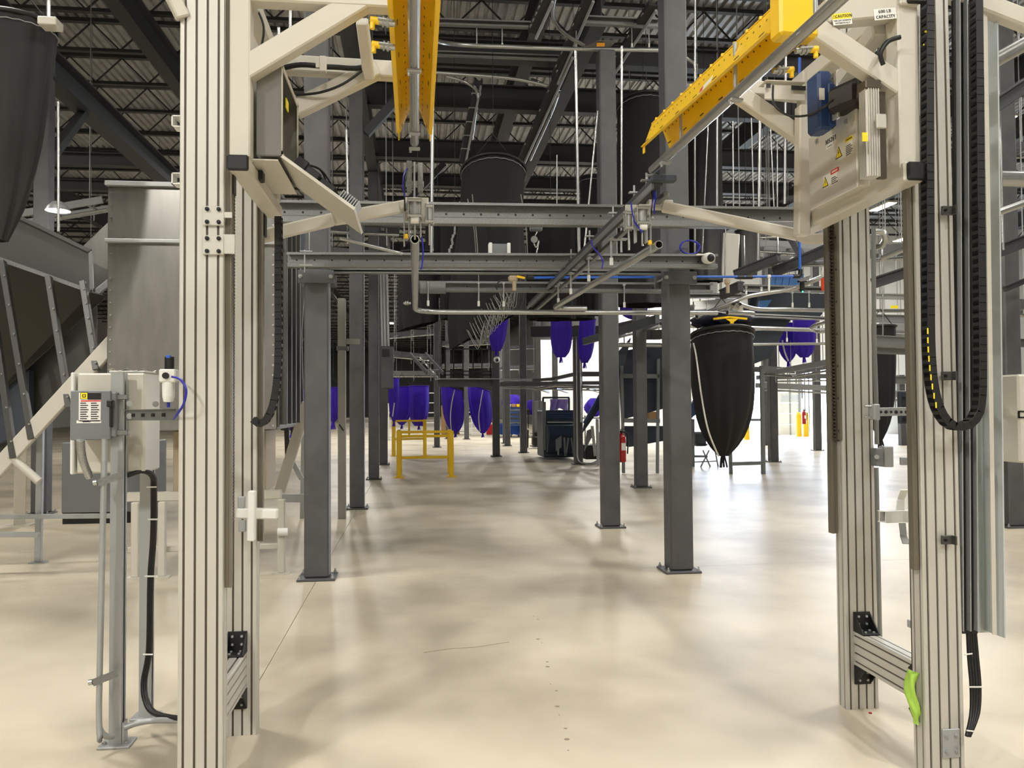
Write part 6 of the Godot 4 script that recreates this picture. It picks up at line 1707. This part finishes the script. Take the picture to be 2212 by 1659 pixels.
func clutter() -> void:
	run(840, 762, 934, 772, 27.0, 28.0, 0.6, M.grey, "dark conveyor stretch above the purple pair, upper", 1.6)
	run(845, 806, 942, 806, 30.0, 30.0, 0.6, M.galv, "bright conveyor stretch just above the purple pair", 0.0)
	run(902, 764, 940, 806, 27.0, 26.0, 0.5, M.grey, "stair-like conveyor descending to the guard column")
	run(842, 725, 938, 716, 33.0, 33.0, 0.9, M.beam, "dark conveyor stretch under the crooked black bag", 1.5)
	run(955, 742, 1065, 738, 36.0, 36.0, 0.9, M.beam, "dark conveyor stretch behind the platform railing", 1.2)
	run(955, 790, 1068, 788, 40.0, 40.0, 0.9, M.grey, "distant conveyor stretch low behind the platform railing")
	run(1080, 795, 1160, 792, 42.0, 42.0, 0.9, M.grey, "distant conveyor stretch left of the white wall")
	run(1080, 752, 1165, 748, 48.0, 48.0, 0.9, M.beam, "distant dark conveyor stretch left of the white wall, upper", 1.5)
	run(1640, 797, 1706, 802, 18.5, 18.0, 0.5, M.zinc, "grey conveyor stretch under the slate hopper's point", 0.6)
	run(1700, 803, 1815, 782, 18.0, 16.5, 0.5, M.zinc, "grey conveyor stretch rising right below the daylit bags", 0.9)
	run(1640, 832, 1820, 840, 20.5, 20.0, 0.5, M.zinc, "lowest grey conveyor stretch over the dock doors")
	run(1640, 815, 1815, 812, 22.0, 22.0, 0.4, M.galv, "bright conveyor stretch over the dock doors, middle one")
	run(1486, 792, 1530, 790, 20.0, 20.0, 0.5, M.grey, "grey conveyor stretch hidden mostly by the tied bag")
	run(1330, 838, 1440, 838, 22.0, 22.0, 0.5, M.galv, "bright conveyor stretch behind the navy hopper's legs")
	run(1630, 500, 1800, 492, 14.0, 13.5, 0.5, M.galv, "bright high conveyor stretch behind the right cream arm", 1.2)
	run(1625, 530, 1800, 540, 15.5, 15.0, 0.5, M.zinc, "bright conveyor stretch right of the shining steel panel", 1.0)
	run(1630, 566, 1800, 560, 16.5, 16.0, 0.5, M.galv, "lower bright conveyor stretch right of the shining steel panel", 0.8)
	run(1625, 478, 1800, 470, 18.0, 18.0, 0.5, M.beam, "dark conveyor stretch under the lift's rear arm", 1.5)
	run(1486, 665, 1600, 655, 12.0, 12.0, 0.5, M.zinc, "conveyor stretch right of the widest column above the tied bag", 0.8)
	run(1330, 712, 1428, 690, 17.0, 15.5, 0.5, M.grey, "conveyor stretch between the slim and the widest column", 0.8)
	run(1885, 545, 1975, 538, 11.0, 11.0, 0.4, M.galv, "high conveyor stretch seen between the right posts", 0.9)
	run(1885, 705, 1975, 710, 12.0, 12.0, 0.4, M.zinc, "middle conveyor stretch seen between the right posts")
	run(1885, 850, 1975, 852, 16.0, 16.0, 0.4, M.zinc, "low conveyor stretch seen between the right posts")
	run(2135, 655, 2235, 668, 11.0, 11.0, 0.5, M.grey, "conveyor stretch at the right edge above the cream cabinet", 1.2)
	run(2130, 330, 2235, 322, 12.0, 12.0, 0.5, M.beam, "dark high conveyor stretch at the right edge", 1.5)
	run(640, 480, 862, 492, 12.5, 12.5, 0.5, M.beam, "dark conveyor stretch behind the left slanted cream arm", 1.2)
	run(700, 545, 870, 560, 15.0, 15.0, 0.5, M.grey, "dark conveyor stretch behind the column channel at left", 0.8)
	run(0, 480, 235, 440, 16.0, 16.0, 0.6, M.zinc, "bright conveyor stretch behind the stainless conveyor's top edge", 0.9)
	run(0, 545, 235, 600, 19.0, 19.0, 0.6, M.grey, "grey conveyor stretch behind the steep conveyor", 0.0)
	var k := 0
	for q in [[862, 950, 30.0, 1.6], [925, 942, 33.0, 2.2], [1000, 938, 37.0, 1.8], [1025, 940, 35.0, 1.2]]:
		var c := PY(q[0], q[1], 0)
		var t := thing("storage_rack", ["white wire rack behind the purple pair", "tall white wire rack right behind the guard column", "white wire rack between the corded purple bags", "low white wire rack behind the second corded bag"][k], "rack", c, "white racks far down the hall")
		for s in [[-1, -1], [1, -1], [-1, 1], [1, 1]]: obj("post", mb().bar(c + V(s[0] * 0.45, 0, s[1] * 0.25), c + V(s[0] * 0.45, q[3], s[1] * 0.25), 0.04, 0.04), M.white, t)
		for i in 5: obj("shelf", mb().box(c + V(0, q[3] * (0.08 + i * 0.22), 0), V(0.92, 0.035, 0.5)), M.white, t)
		k += 1
	for q in [[1092, 958, "slim pale column standing behind the camera dome column"], [1163, 962, "pale column rising behind the lifting cart"], [1200, 955, "distant pale column behind the lilac cloth"], [968, 948, "distant grey column behind the first corded purple bag"]]:
		var c := PY(q[0], q[1], 0)
		column(c.x, c.z, 6.4, q[2])

func build_overhead() -> void:
	# upper rail pipes and their channels
	pipe(bent([P(930, 70, 8.2), P(948, 96, 9.6), P(1260, 107, 9.6), P(1424, 108, 9.6)], 0.6), 0.026, "long bright rail pipe high over the aisle, ending at the widest column")
	pipe(bent([P(1205, -40, 8.3), P(1186, 62, 9.4), P(1262, 98, 9.6)], 0.5), 0.024, "rail pipe curving down from the top to join the high rail pipe")
	pipe(bent([P(930, 156, 11.0), P(1150, 172, 11.0), P(1208, 195, 11.0), P(1200, 225, 11.6), P(1145, 345, 13.0)], 0.5), 0.024, "thin rail pipe bending down behind the high rail pipe")
	pipe(bent([P(965, 165, 11.2), P(1022, 180, 11.2), P(1034, 200, 11.4), P(1020, 300, 12.8)], 0.3), 0.02, "short thin rail pipe curving down left of the bending one")
	pipe(bent([P(60, 70, 9.6), P(130, 95, 9.6), P(200, 103, 9.6), P(372, 118, 9.6)], 0.5), 0.024, "bright rail pipe running behind the left lift's top")
	pipe([P(1423, 112, 9.7), P(1470, 118, 9.8), P(1505, 140, 10.0), P(1502, 165, 10.2)], 0.022, "rail pipe end curling right of the widest column")
	channel(P(1240, 46, 9.6), P(1424, 54, 9.6), 0.11, "perforated channel above the high rail pipe near the widest column", 0.25)
	channel(P(930, 50, 9.6), P(1165, 58, 9.6), 0.08, "perforated channel above the high rail pipe right of the yellow guard", 0.25)
	channel(P(940, 118, 11.0), P(1215, 128, 11.0), 0.07, "dark perforated channel just under the high rail pipe", 0.3)
	var k := 0
	for x in [1030, 1085, 1245, 1365, 1402]:
		var p := P(x, 104, 9.6)
		hanger(V(p.x, P(x, 106, 9.6).y, p.z), P(x, 55, 9.6).y, "rail hanger on the high rail pipe, " + ["first from the yellow guard", "second from the yellow guard", "third, at the pipe junction", "fourth, by the scanner plate", "fifth, by the widest column"][k])
		k += 1
	var sp := thing("scanner_plate", "slanted clear plate with an orange label on the high rail pipe", "plate", P(1290, 96, 9.4))
	obj("plate", mb().quad(P(1258, 104, 9.4), P(1290, 88, 9.3), P(1332, 88, 9.3), P(1318, 102, 9.4), 0.008), M.galv, sp)
	obj("label", mb().quad(P(1289, 100, 9.33), P(1289, 93, 9.3), P(1306, 93, 9.3), P(1306, 100, 9.33), 0.014), M.orange_tag, sp)
	# inclined dark feed rails running down to the bags
	for q in [[1232, 112, 10.0, 1128, 345, 12.6, "dark inclined feed rail dropping onto the biggest black bag's hoop"], [1276, -10, 9.0, 1200, 170, 10.6, "dark inclined feed rail crossing the high rail pipe's junction"], [1188, -10, 8.6, 1152, 70, 9.2, "short dark feed rail leaving the top of the frame, with a slotted plate"], [1034, 175, 11.4, 1000, 350, 12.4, "dark feed rail dropping left of the biggest black bag"], [1412, 10, 9.2, 1325, 145, 10.4, "dark inclined feed rail ending at the slim chipped column"]]:
		var f := thing("feed_rail", q[6], "rail", P(q[3], q[4], q[5]), "inclined feed rails over the bags")
		var a := P(q[0], q[1], q[2])
		var c := P(q[3], q[4], q[5])
		obj("channel", mb().bar(a, c, 0.09, 0.03).bar(a + V(0.05, 0.02, 0), c + V(0.05, 0.02, 0), 0.016, 0.07).bar(a - V(0.05, -0.02, 0), c - V(0.05, -0.02, 0), 0.016, 0.07), M.beam, f)
		obj("tube", mb().tube([a + V(0.03, -0.07, 0), c + V(0.03, -0.07, 0)], 0.018, 8), M.zinc, f)
		for i in 5: obj("clip", mb().box(a.lerp(c, 0.15 + i * 0.17), V(0.14, 0.015, 0.07), Basis(), 0.004), M.zinc, f)
	var fp := thing("feed_plate", "slotted steel plate on the upper end of the hoop's feed rail", "plate", P(1172, 48, 9.2))
	obj("plate", mb().quad(P(1164, 34, 9.2), P(1180, 32, 9.2), P(1172, 62, 9.4), P(1158, 62, 9.4), 0.01), M.galv, fp)
	obj("slot", mb().quad(P(1171, 38, 9.17), P(1174, 38, 9.17), P(1167, 58, 9.37), P(1164, 58, 9.37), 0.012), M.black, fp)
	# chain and slings at the bag
	var ch := mb()
	var p0 := P(1010, 375, 11.6)
	var p1 := P(968, 560, 10.6)
	for i in 52:
		var c := p0.lerp(p1, i / 52.0) + V(0.01 * sin(i * 0.9), 0, 0)
		ch.box(c, V(0.03, 0.045, 0.014) if i % 2 else V(0.014, 0.045, 0.03), Basis(), 0.004)
	one("lift_chain", ch, M.zinc, "steel chain hanging beside the biggest black bag", "chain").set_meta("kind", "stuff")
	k = 0
	for q in [[1010, 430, 1028, 545], [1020, 420, 1035, 640], [1125, 420, 1140, 560]]:
		one("bag_strap", mb().tube(spl([P(q[0], q[1], 9.5), P((q[0] + q[2]) / 2 + 4, (q[1] + q[3]) / 2, 9.4), P(q[2], q[3], 9.5)]), 0.006, 6), M.cord, ["pale strap hanging left of the biggest bag, the shorter", "pale strap hanging left of the biggest bag, the longer", "pale strap hanging right of the biggest bag"][k], "strap")
		k += 1
	var tl := thing("trolley", "grey rail trolley with hook right of the biggest black bag", "trolley", P(1158, 520, 10.4))
	obj("body", mb().box(P(1158, 492, 10.4), V(0.16, 0.09, 0.1), Basis(), 0.015), M.box_grey, tl)
	obj("wheel", mb().cyl(P(1154, 517, 10.36), P(1154, 517, 10.28), 0.045, 14), M.zinc, tl)
	obj("hook", mb().tube(spl([P(1160, 500, 10.35), P(1152, 520, 10.35), P(1158, 534, 10.35), P(1164, 520, 10.35), P(1158, 550, 10.35)]), 0.01, 8), M.pipe, tl)
	# upright conduits and threaded rods
	rod(936, 30, 932, 548, 6.9, 0.016, "thick bright upright conduit right of the end-on yellow guard")
	rod(1243, 110, 1251, 548, 7.4, 0.014, "thick bright upright conduit between the biggest bag and the slim column")
	rod(1203, 335, 1203, 460, 9.5, 0.008, "thin rod right of the biggest bag's hoop")
	rod(1291, 240, 1262, 540, 8.5, 0.01, "slanted rod just left of the slim chipped column")
	rod(1343, 100, 1342, 545, 7.6, 0.011, "upright rod just right of the slim chipped column")
	rod(1501, -20, 1501, 548, 7.2, 0.009, "upright rod right beside the widest right column")
	rod(1549, 240, 1549, 445, 7.0, 0.012, "bright rod under the yellow guard, second right of the widest column")
	rod(1583, 262, 1584, 450, 8.4, 0.009, "thin rod above the shining steel panel")
	rod(1623, 255, 1628, 450, 8.6, 0.008, "thin rod right above the shining steel panel")
	rod(1643, 160, 1638, 560, 6.6, 0.015, "thick bright rod right of the shining steel panel")
	rod(1664, 262, 1672, 450, 8.2, 0.008, "thin leaning rod between the thick bright rod and the lift bracket")
	rod(1697, 120, 1695, 440, 7.0, 0.013, "bright rod just left of the right lift's rear hanger")
	rod(1530, 265, 1517, 545, 7.5, 0.007, "wire rod slanting down to the blue hose coil")
	rod(1679, 300, 1680, 600, 9.5, 0.008, "thin rod behind the right cream slanted arm")
	rod(1568, 440, 1566, 600, 8.8, 0.008, "thin rod left of the shining steel panel")
	rod(602, 60, 604, 130, 6.0, 0.012, "bright upright pipe behind the left lift's front brace")
	rod(627, 0, 627, 90, 6.0, 0.012, "bright upright pipe between the left brace and the bulkiest column")
	rod(748, 280, 752, 445, 8.8, 0.014, "upright conduit right of the bulkiest left column")
	rod(668, 470, 668, 545, 6.65, 0.007, "short rod onto the column channel's left end")
	rod(126, 220, 126, 500, 9.0, 0.016, "bright conduit strapped to the column behind the stainless conveyor")
	rod(105, -20, 105, 44, 5.8, 0.016, "rod holding the cream box at the upper left")
	one("ceiling_box", mb().box(P(109, 52, 5.8), V(0.12, 0.055, 0.12), Basis(), 0.005), M.cream, "cream box hung from a rod at the upper left", "box")
	# ---- rails behind the right columns
	pipe(spl([P(1505, 684, 8.0), P(1580, 655, 8.2), P(1612, 641, 8.2), P(1660, 632, 8.2), P(1715, 623, 8.1), P(1760, 605, 7.9), P(1800, 590, 7.8)]), 0.024, "rail pipe winding up to the right lift above the navy folded cloth")
	pipe(spl([P(1590, 650, 9.0), P(1605, 660, 9.0), P(1640, 668, 9.0), P(1700, 669, 9.0), P(1810, 671, 9.0)]), 0.022, "level rail pipe just above the daylit purple bags")
	pipe([P(1490, 704, 9.6), P(1600, 708, 9.6), P(1800, 714, 9.6)], 0.026, "level rail pipe crossing the daylit purple bags")
	pipe([P(1600, 744, 10.2), P(1806, 742, 10.2)], 0.018, "thin level pipe crossing low over the daylit purple bags")
	pipe(bent([P(1800, 690, 8.6), P(1750, 706, 8.8), P(1760, 716, 9.0), P(1805, 716, 9.0)], 0.1), 0.022, "hairpin rail pipe end beside the right lift's rear post")
	channel(P(1588, 622, 8.7), P(1805, 628, 8.7), 0.075, "galvanised channel behind the blue air line, lower right", 0.2)
	channel(P(1480, 640, 9.4), P(1606, 640, 9.4), 0.06, "galvanised channel behind the small channel's end block", 0.0)
	channel(P(1500, 676, 10.5), P(1810, 690, 10.5), 0.05, "thin galvanised channel between the rail pipes at right", 0.0)
	for q in [[1588, 594, 1683, 556, 7.8, 0.09, "dark inclined channel right of the shining steel panel"], [1672, 588, 1795, 535, 7.6, 0.1, "black cable tray climbing to the right lift's rear post"], [1560, 636, 1600, 618, 8.0, 0.1, "dark bracket arm under the blue air line"], [1690, 480, 1735, 560, 11.0, 0.1, "dark beam leaning behind the right cream arm"]]:
		one("dark_channel", mb().bar(P(q[0], q[1], q[4]), P(q[2], q[3], q[4] - 0.4), 0.06, q[5], Vector3.UP, 0.004).bar(P(q[0], q[1] - 8, q[4]), P(q[2], q[3] - 8, q[4] - 0.4), 0.08, 0.012), M.beam, q[6], "channel")
	k = 0
	for q in [[1500, 690, 660], [1527, 690, 655], [1612, 642, 620], [1645, 634, 622], [1712, 668, 632], [1748, 668, 630], [1765, 744, 700], [1585, 745, 700], [1700, 742, 712]]:
		var p := P(q[0], q[1], 8.3 if q[1] < 690 else 9.8)
		hanger(p, P(q[0], q[2], -p.z).y, "small rail hanger right of the widest column, " + ["beside its edge", "above the navy cloth's left", "on the winding pipe's middle", "above the light blue chute leg", "above the left daylit bag", "above the right daylit bag", "right of the daylit bags", "over the tied bag's rim", "between the daylit bags"][k])
		k += 1
	# shining panel
	var sp2 := thing("steel_sheet", "shining bent steel panel hanging right of the blue hose coil", "panel", P(1583, 597, 8.9))
	obj("sheet", mb().box(P(1578, 550, 8.9), V(0.22, 0.48, 0.02), Basis(V(0, 1, 0), 0.25) * Basis(V(1, 0, 0), 0.1), 0.004), M.steel_light, sp2)
	obj("edge", mb().box(P(1603, 552, 9.0), V(0.05, 0.47, 0.06), Basis(), 0.008), M.steel_dark, sp2)
	# trolley head, yellow hook and navy folded cloth over the tied bag
	var hd := thing("bag_trolley", "grey bag trolley head above the navy cloth, with black rollers", "trolley", P(1590, 690, 8.25))
	obj("plate", mb().box(P(1590, 672, 8.25), V(0.15, 0.14, 0.03), Basis(), 0.008), M.cream, hd)
	for s in [-1, 1]: obj("roller", mb().cyl(P(1592 + s * 7, 657, 8.22), P(1592 + s * 7, 657, 8.16), 0.016, 12), M.black, hd)
	obj("latch", mb().box(P(1582, 672, 8.22), V(0.03, 0.05, 0.02), Basis(), 0.004), M.zinc, hd)
	var yh := thing("yellow_hook", "yellow spreader bar with hook above the tied black bag", "hook", P(1580, 700, 8.05))
	obj("bar", mb().bar(P(1541, 689, 8.05), P(1576, 685, 8.05), 0.02, 0.022, Vector3.UP, 0.004).bar(P(1576, 685, 8.05), P(1614, 689, 8.05), 0.02, 0.022, Vector3.UP, 0.004), M.yellow, yh)
	obj("hook", mb().prism([Vector2(-0.07, 0.02), Vector2(0.07, 0.02), Vector2(0.02, -0.012), Vector2(0.008, -0.055), Vector2(-0.012, -0.055), Vector2(-0.02, -0.012)], Transform3D(Basis(), P(1580, 693, 8.04)), 0.02), M.yellow, yh)
	var rows := []
	for i in 7:
		var f := i / 6.0
		var row := []
		for j in 40:
			var a := TAU * j / 40
			var r := 0.3 * (0.86 + 0.3 * sin(PI * f)) * (1 + 0.06 * sin(a * 11 + i * 1.3))
			row.append(P(1561, 695, 8.4) + V(cos(a) * r, 0.07 - f * 0.13 + 0.012 * sin(a * 7 + i), sin(a) * r * 0.7))
		rows.append(row)
	one("folded_cloth", mb().grid(rows, true), M.navy_cloth, "navy folded cloth gathered over the tied black bag's rim", "cloth")
	# black scanner with green light, orange cartridge, white plate
	var sc := thing("rail_scanner", "black rail scanner with a green light below the blue air pipe corner", "scanner", P(1733, 632, 7.2))
	obj("body", mb().box(P(1733, 620, 7.2), V(0.036, 0.09, 0.05), Basis(), 0.01), M.black, sc)
	obj("clamp", mb().box(P(1733, 608, 7.2), V(0.08, 0.02, 0.04), Basis(), 0.004), M.black, sc)
	obj("hood", mb().quad(P(1722, 604, 7.15), P(1752, 594, 7.15), P(1746, 606, 7.15), P(1730, 608, 7.15), 0.006), M.galv, sc)
	obj("green_lamp", mb().cyl(P(1734, 630, 7.17), P(1734, 630, 7.165), 0.007, 10), M.green_lamp, sc)
	var oc := thing("grease_cartridge", "orange and clear cartridge beside the right lift's rear post", "cartridge", P(1783, 628, 4.6))
	obj("cup", mb().lathe(P(1783, 628, 4.6), [Vector2(0.0, 0), Vector2(0.022, 0.002), Vector2(0.025, 0.02), Vector2(0.025, 0.075)], 16), M.orange, oc)
	obj("bulb", mb().lathe(P(1783, 599, 4.6), [Vector2(0.02, 0), Vector2(0.022, 0.03), Vector2(0.016, 0.06), Vector2(0.0, 0.066)], 16), M.white, oc)
	one("white_plate", mb().quad(P(1690, 574, 8.6), P(1711, 555, 8.6), P(1717, 556, 8.6), P(1702, 574, 8.6), 0.01), M.white, "white slanted plate behind the blue air drop", "plate")
	var v2 := thing("air_valve", "cream air valve hanging right of the bright end block", "valve", P(1571, 634, 7.4))
	obj("body", mb().box(P(1571, 608, 7.4), V(0.05, 0.06, 0.05), Basis(), 0.012), M.tan, v2)
	obj("bowl", mb().cyl(P(1572, 612, 7.4), P(1572, 633, 7.4), 0.018, 12), M.tan, v2)
	one("clip_post", mb().cyl(P(1661, 630, 7.1), P(1661, 600, 7.1), 0.01, 10).box(P(1661, 597, 7.1), V(0.03, 0.03, 0.03), Basis(), 0.006), M.white, "white clip post holding the blue air line", "clip")
	# round lamp near the lift
	var lp := thing("round_lamp", "small round lamp glowing under the long channel by the right lift", "lamp", P(1717, 497, 9.5))
	obj("reflector", mb().lathe(P(1712, 493, 9.5), [Vector2(0.14, -0.02), Vector2(0.12, 0.03), Vector2(0.06, 0.09), Vector2(0, 0.1)], 18), M.zinc, lp)
	obj("lamp_face", mb().cyl(P(1712, 493, 9.5) - V(0, 0.02, 0), P(1712, 493, 9.5) - V(0, 0.012, 0), 0.125, 18), M.lamp, lp)
	spot(lp, P(1712, 493, 9.5) - V(0, 0.04, 0))
	var lq := thing("round_lamp", "small round lamp glowing over the stainless conveyor at left", "lamp", P(125, 457, 10.5))
	obj("reflector", mb().lathe(P(125, 452, 10.5), [Vector2(0.14, -0.02), Vector2(0.12, 0.03), Vector2(0.06, 0.09), Vector2(0, 0.1)], 18), M.zinc, lq)
	obj("lamp_face", mb().cyl(P(125, 452, 10.5) - V(0, 0.02, 0), P(125, 452, 10.5) - V(0, 0.012, 0), 0.125, 18), M.lamp, lq)
	spot(lq, P(125, 452, 10.5) - V(0, 0.04, 0))
	# between the right lift's posts and beyond it
	var far := [[1886, 612, 1968, 585, 7.0, 0.1, M.beam, "dark inclined channel between the right lift's posts"], [1886, 737, 1975, 742, 8.0, 0.12, M.galv, "galvanised channel over the black bag between the right posts, upper"], [1886, 757, 1975, 760, 8.2, 0.07, M.galv, "galvanised channel over the black bag between the right posts, lower"], [1886, 672, 1975, 672, 9.5, 0.035, M.pipe, "bright strip pipe between the right lift's posts"], [1886, 640, 1975, 642, 9.0, 0.06, M.zinc, "grey rail between the right lift's posts, just above the bright strip"], [1886, 688, 1960, 690, 10.0, 0.1, M.box_grey, "grey guard box below the bright strip at the right posts"],
		[2132, 552, 2230, 515, 8.0, 0.13, M.beam, "dark inclined channel at the right edge, nearer the lamp"], [2132, 240, 2230, 175, 6.5, 0.12, M.beam, "dark inclined channel at the upper right edge"], [2170, 625, 2230, 600, 8.4, 0.06, M.beam, "small dark channel low at the right edge"], [1886, 820, 1975, 822, 10.5, 0.1, M.galv, "low galvanised channel behind the black bag between the posts"], [2140, 740, 2230, 742, 9.6, 0.1, M.grey, "grey beam at the right edge above the cream cabinet"]]
	for q in far:
		one("support_channel", mb().bar(P(q[0], q[1], q[4]), P(q[2], q[3], q[4]), 0.06, q[5], Vector3.UP, 0.005).bar(P(q[0], q[1], q[4] - 0.03) + V(0, q[5] / 2, 0), P(q[2], q[3], q[4] - 0.03) + V(0, q[5] / 2, 0), 0.05, 0.012), q[6], q[7], "channel")
	pipe(spl([P(1880, 500, 6.5), P(1905, 502, 6.5), P(1913, 515, 6.5), P(1905, 530, 6.6), P(1890, 535, 6.7)]), 0.028, "pale pipe elbow behind the right lift's rear post")
	pipe([P(1905, 558, 7.5), P(1972, 530, 7.2)], 0.026, "short bright pipe above the inclined channel between the right posts")
	pipe([P(2118, 385, 7.0), P(2230, 388, 7.0)], 0.075, "thick bright metal tube at the right edge")
	pipe([P(2120, 472, 6.0), P(2230, 432, 6.0)], 0.03, "slanted bright pipe at the right edge below the thick tube")
	pipe([P(2112, 152, 3.6), P(2230, 86, 3.6)], 0.035, "slanted pale pipe at the upper right edge")
	rod(2153, 30, 2168, 540, 6.8, 0.009, "upright rod at the right edge near the thick tube")
	rod(1907, 500, 1907, 735, 8.6, 0.008, "thin rod between the right lift's posts")
	rod(1955, 470, 1955, 560, 8.6, 0.008, "short thin rod high between the right lift's posts")
	one("yellow_label", mb().box(P(1932, 663, 9.0), V(0.09, 0.035, 0.01)), M.yellow_tag, "yellow label on the grey rail between the right posts", "label")
	# cream arm leaving the frame at upper right
	one("outer_tube", mb().bar(P(2050, -18, 3.0), P(2240, 56, 3.0), 0.06, 0.075, Vector3.UP, 0.008), M.cream, "cream arm running out of the frame above the right cable chain", "arm")
	one("outer_tube", mb().tube(bent([P(296, -40, 3.0), P(298, 14, 3.0), P(398, 152, 3.05)], 0.12), 0.028, 14), M.cream, "bent cream tube bracing the left lift's front post", "arm")
	one("outer_tube", mb().bar(P(366, -20, 3.1), P(396, 40, 3.12), 0.04, 0.05, Vector3.UP, 0.006), M.cream, "short cream tube at the top left of the left lift", "arm")
	k = 0
	for y in [261, 385]:
		var c := P(381, y, 3.16)
		var b := mb()
		for s in [-1, 1]: b.box(c + V(0, s * 0.02, -0.03), V(0.036, 0.004, 0.06)).box(c + V(s * 0.016, 0, -0.03), V(0.004, 0.044, 0.06))
		one("tube_stub", b, M.white, ["open white tube stub beside the left lift's front post, upper", "open white tube stub beside the left lift's front post, lower"][k], "tube")
		k += 1

func spot(t: Node3D, at: Vector3) -> void:
	var l := OmniLight3D.new()
	l.name = "lamp_light"
	l.light_color = Color(1, 0.97, 0.92)
	l.light_energy = 1.5
	l.light_size = 0.1
	l.omni_range = 60
	l.omni_attenuation = 2
	l.shadow_enabled = true
	t.add_child(l)
	l.position = at - t.position

func build_small() -> void:
	# fittings on the right frame's rear post
	var rb := thing("stop_bracket", "cream stop bracket with bent paddles on the right lift's rear post", "bracket", P(1935, 1170, 3.5))
	var b := mb()
	var a := P(1906, 1116, 3.42)
	var c := P(1978, 1114, 3.5)
	for s in [-1, 1]: b.bar(a + V(0, s * 0.024, 0), c + V(0, s * 0.024, 0), 0.05, 0.004).bar(a + V(0, 0, s * 0.024), c + V(0, 0, s * 0.024), 0.004, 0.05)
	obj("tube", b, M.white, rb)
	obj("paddle", mb().quad(P(1936, 1102, 3.44), P(1953, 1102, 3.44), P(1953, 1078, 3.44), P(1938, 1080, 3.44), 0.006).quad(P(1939, 1078, 3.44), P(1953, 1078, 3.44), P(1962, 1058, 3.4), P(1946, 1058, 3.4), 0.006), M.white, rb)
	obj("paddle", mb().quad(P(1942, 1130, 3.44), P(1956, 1130, 3.44), P(1958, 1155, 3.44), P(1945, 1155, 3.44), 0.006).quad(P(1944, 1155, 3.44), P(1958, 1157, 3.44), P(1966, 1175, 3.4), P(1950, 1174, 3.4), 0.006), M.zinc, rb)
	var sa := thing("slotted_strut", "slotted strut arm clamped across between the right lift's posts", "strut", P(1930, 890, 3.7))
	obj("channel", mb().bar(P(1893, 890, 3.62), P(1985, 888, 3.62), 0.03, 0.04, Vector3.UP, 0.002), M.zinc, sa)
	obj("clamp", mb().box(P(1889, 890, 3.6), V(0.03, 0.075, 0.05), Basis(), 0.004), M.zinc, sa)
	b = mb()
	for i in 7: b.cyl(P(1903 + i * 11, 890, 3.605), P(1903 + i * 11, 890, 3.6), 0.006 + 0.002 * (i % 2), 10)
	obj("holes", b, M.black, sa).set_meta("kind", "stuff")
	b = mb()
	for y in [878, 902]: b.cyl(P(1868, y, 3.6), P(1886, y, 3.6), 0.005, 8)
	obj("studs", b, M.pipe, sa)
	var jb := thing("sensor_box", "small grey terminal box on the right lift's rear post", "box", P(1906, 1010, 3.62))
	obj("body", mb().box(P(1914, 986, 3.66), V(0.05, 0.1, 0.05), Basis(), 0.004), M.zinc, jb)
	obj("cover", mb().box(P(1894, 987, 3.64), V(0.035, 0.085, 0.05), Basis(), 0.003), M.box_grey, jb)
	obj("connector", mb().cyl(P(1894, 987, 3.61), P(1894, 987, 3.59), 0.011, 10), M.pipe, jb)
	one("conduit", mb().tube(spl([P(1887, 490, 3.72), P(1888, 700, 3.72), P(1892, 850, 3.72), P(1894, 960, 3.72)]), 0.011, 10), M.zinc, "conduit clipped along the right lift's rear post", "conduit")
	one("conduit", mb().tube([P(1893, 1010, 3.72), P(1901, 1390, 3.72)], 0.011, 10), M.zinc, "conduit below the small terminal box down to the gusset", "conduit")
	one("clip_bracket", mb().box(P(1952, 996, 3.4), V(0.03, 0.035, 0.02), Basis(), 0.002), M.zinc, "small clip bracket left of the right lift's front post, upper", "bracket")
	one("clip_bracket", mb().box(P(1967, 1347, 3.1), V(0.02, 0.03, 0.02), Basis(), 0.002), M.zinc, "small clip bracket left of the right lift's front post, lower", "bracket")
	one("post_edge_strip", mb().bar(P(1968, 1000, 3.05), P(1977, 1436, 3.05), 0.012, 0.03), M.black, "thin black strip along the right lift's front post", "strip")
	# white switch on the wall behind, between the posts
	var ws := thing("wall_switch", "black control box on the column seen between the right posts", "switch box", P(1955, 920, 14.0))
	obj("plate", mb().box(P(1957, 880, 14.0), V(0.3, 0.6, 0.1), Basis(), 0.02), M.slate, ws)
	for y in [860, 880, 905]: obj("button", mb().box(P(1957, y, 13.9), V(0.12, 0.06, 0.04), Basis(), 0.01), M.black, ws)
	one("tube_post", mb().bar(PY(1950, 962, 0), P(1945, 810, -PY(1950, 962, 0).z), 0.2, 0.2, Vector3.UP, 0.01), M.grey, "grey column stub seen between the right lift's posts", "post")
	# tyre scuff line and floor bolt
	one("floor_bolt", mb().lathe(PY(1880, 1541, 0), [Vector2(0.008, 0), Vector2(0.008, 0.004), Vector2(0.0, 0.006)], 8), M.red, "tiny red anchor head on the floor by the right rear post", "anchor")
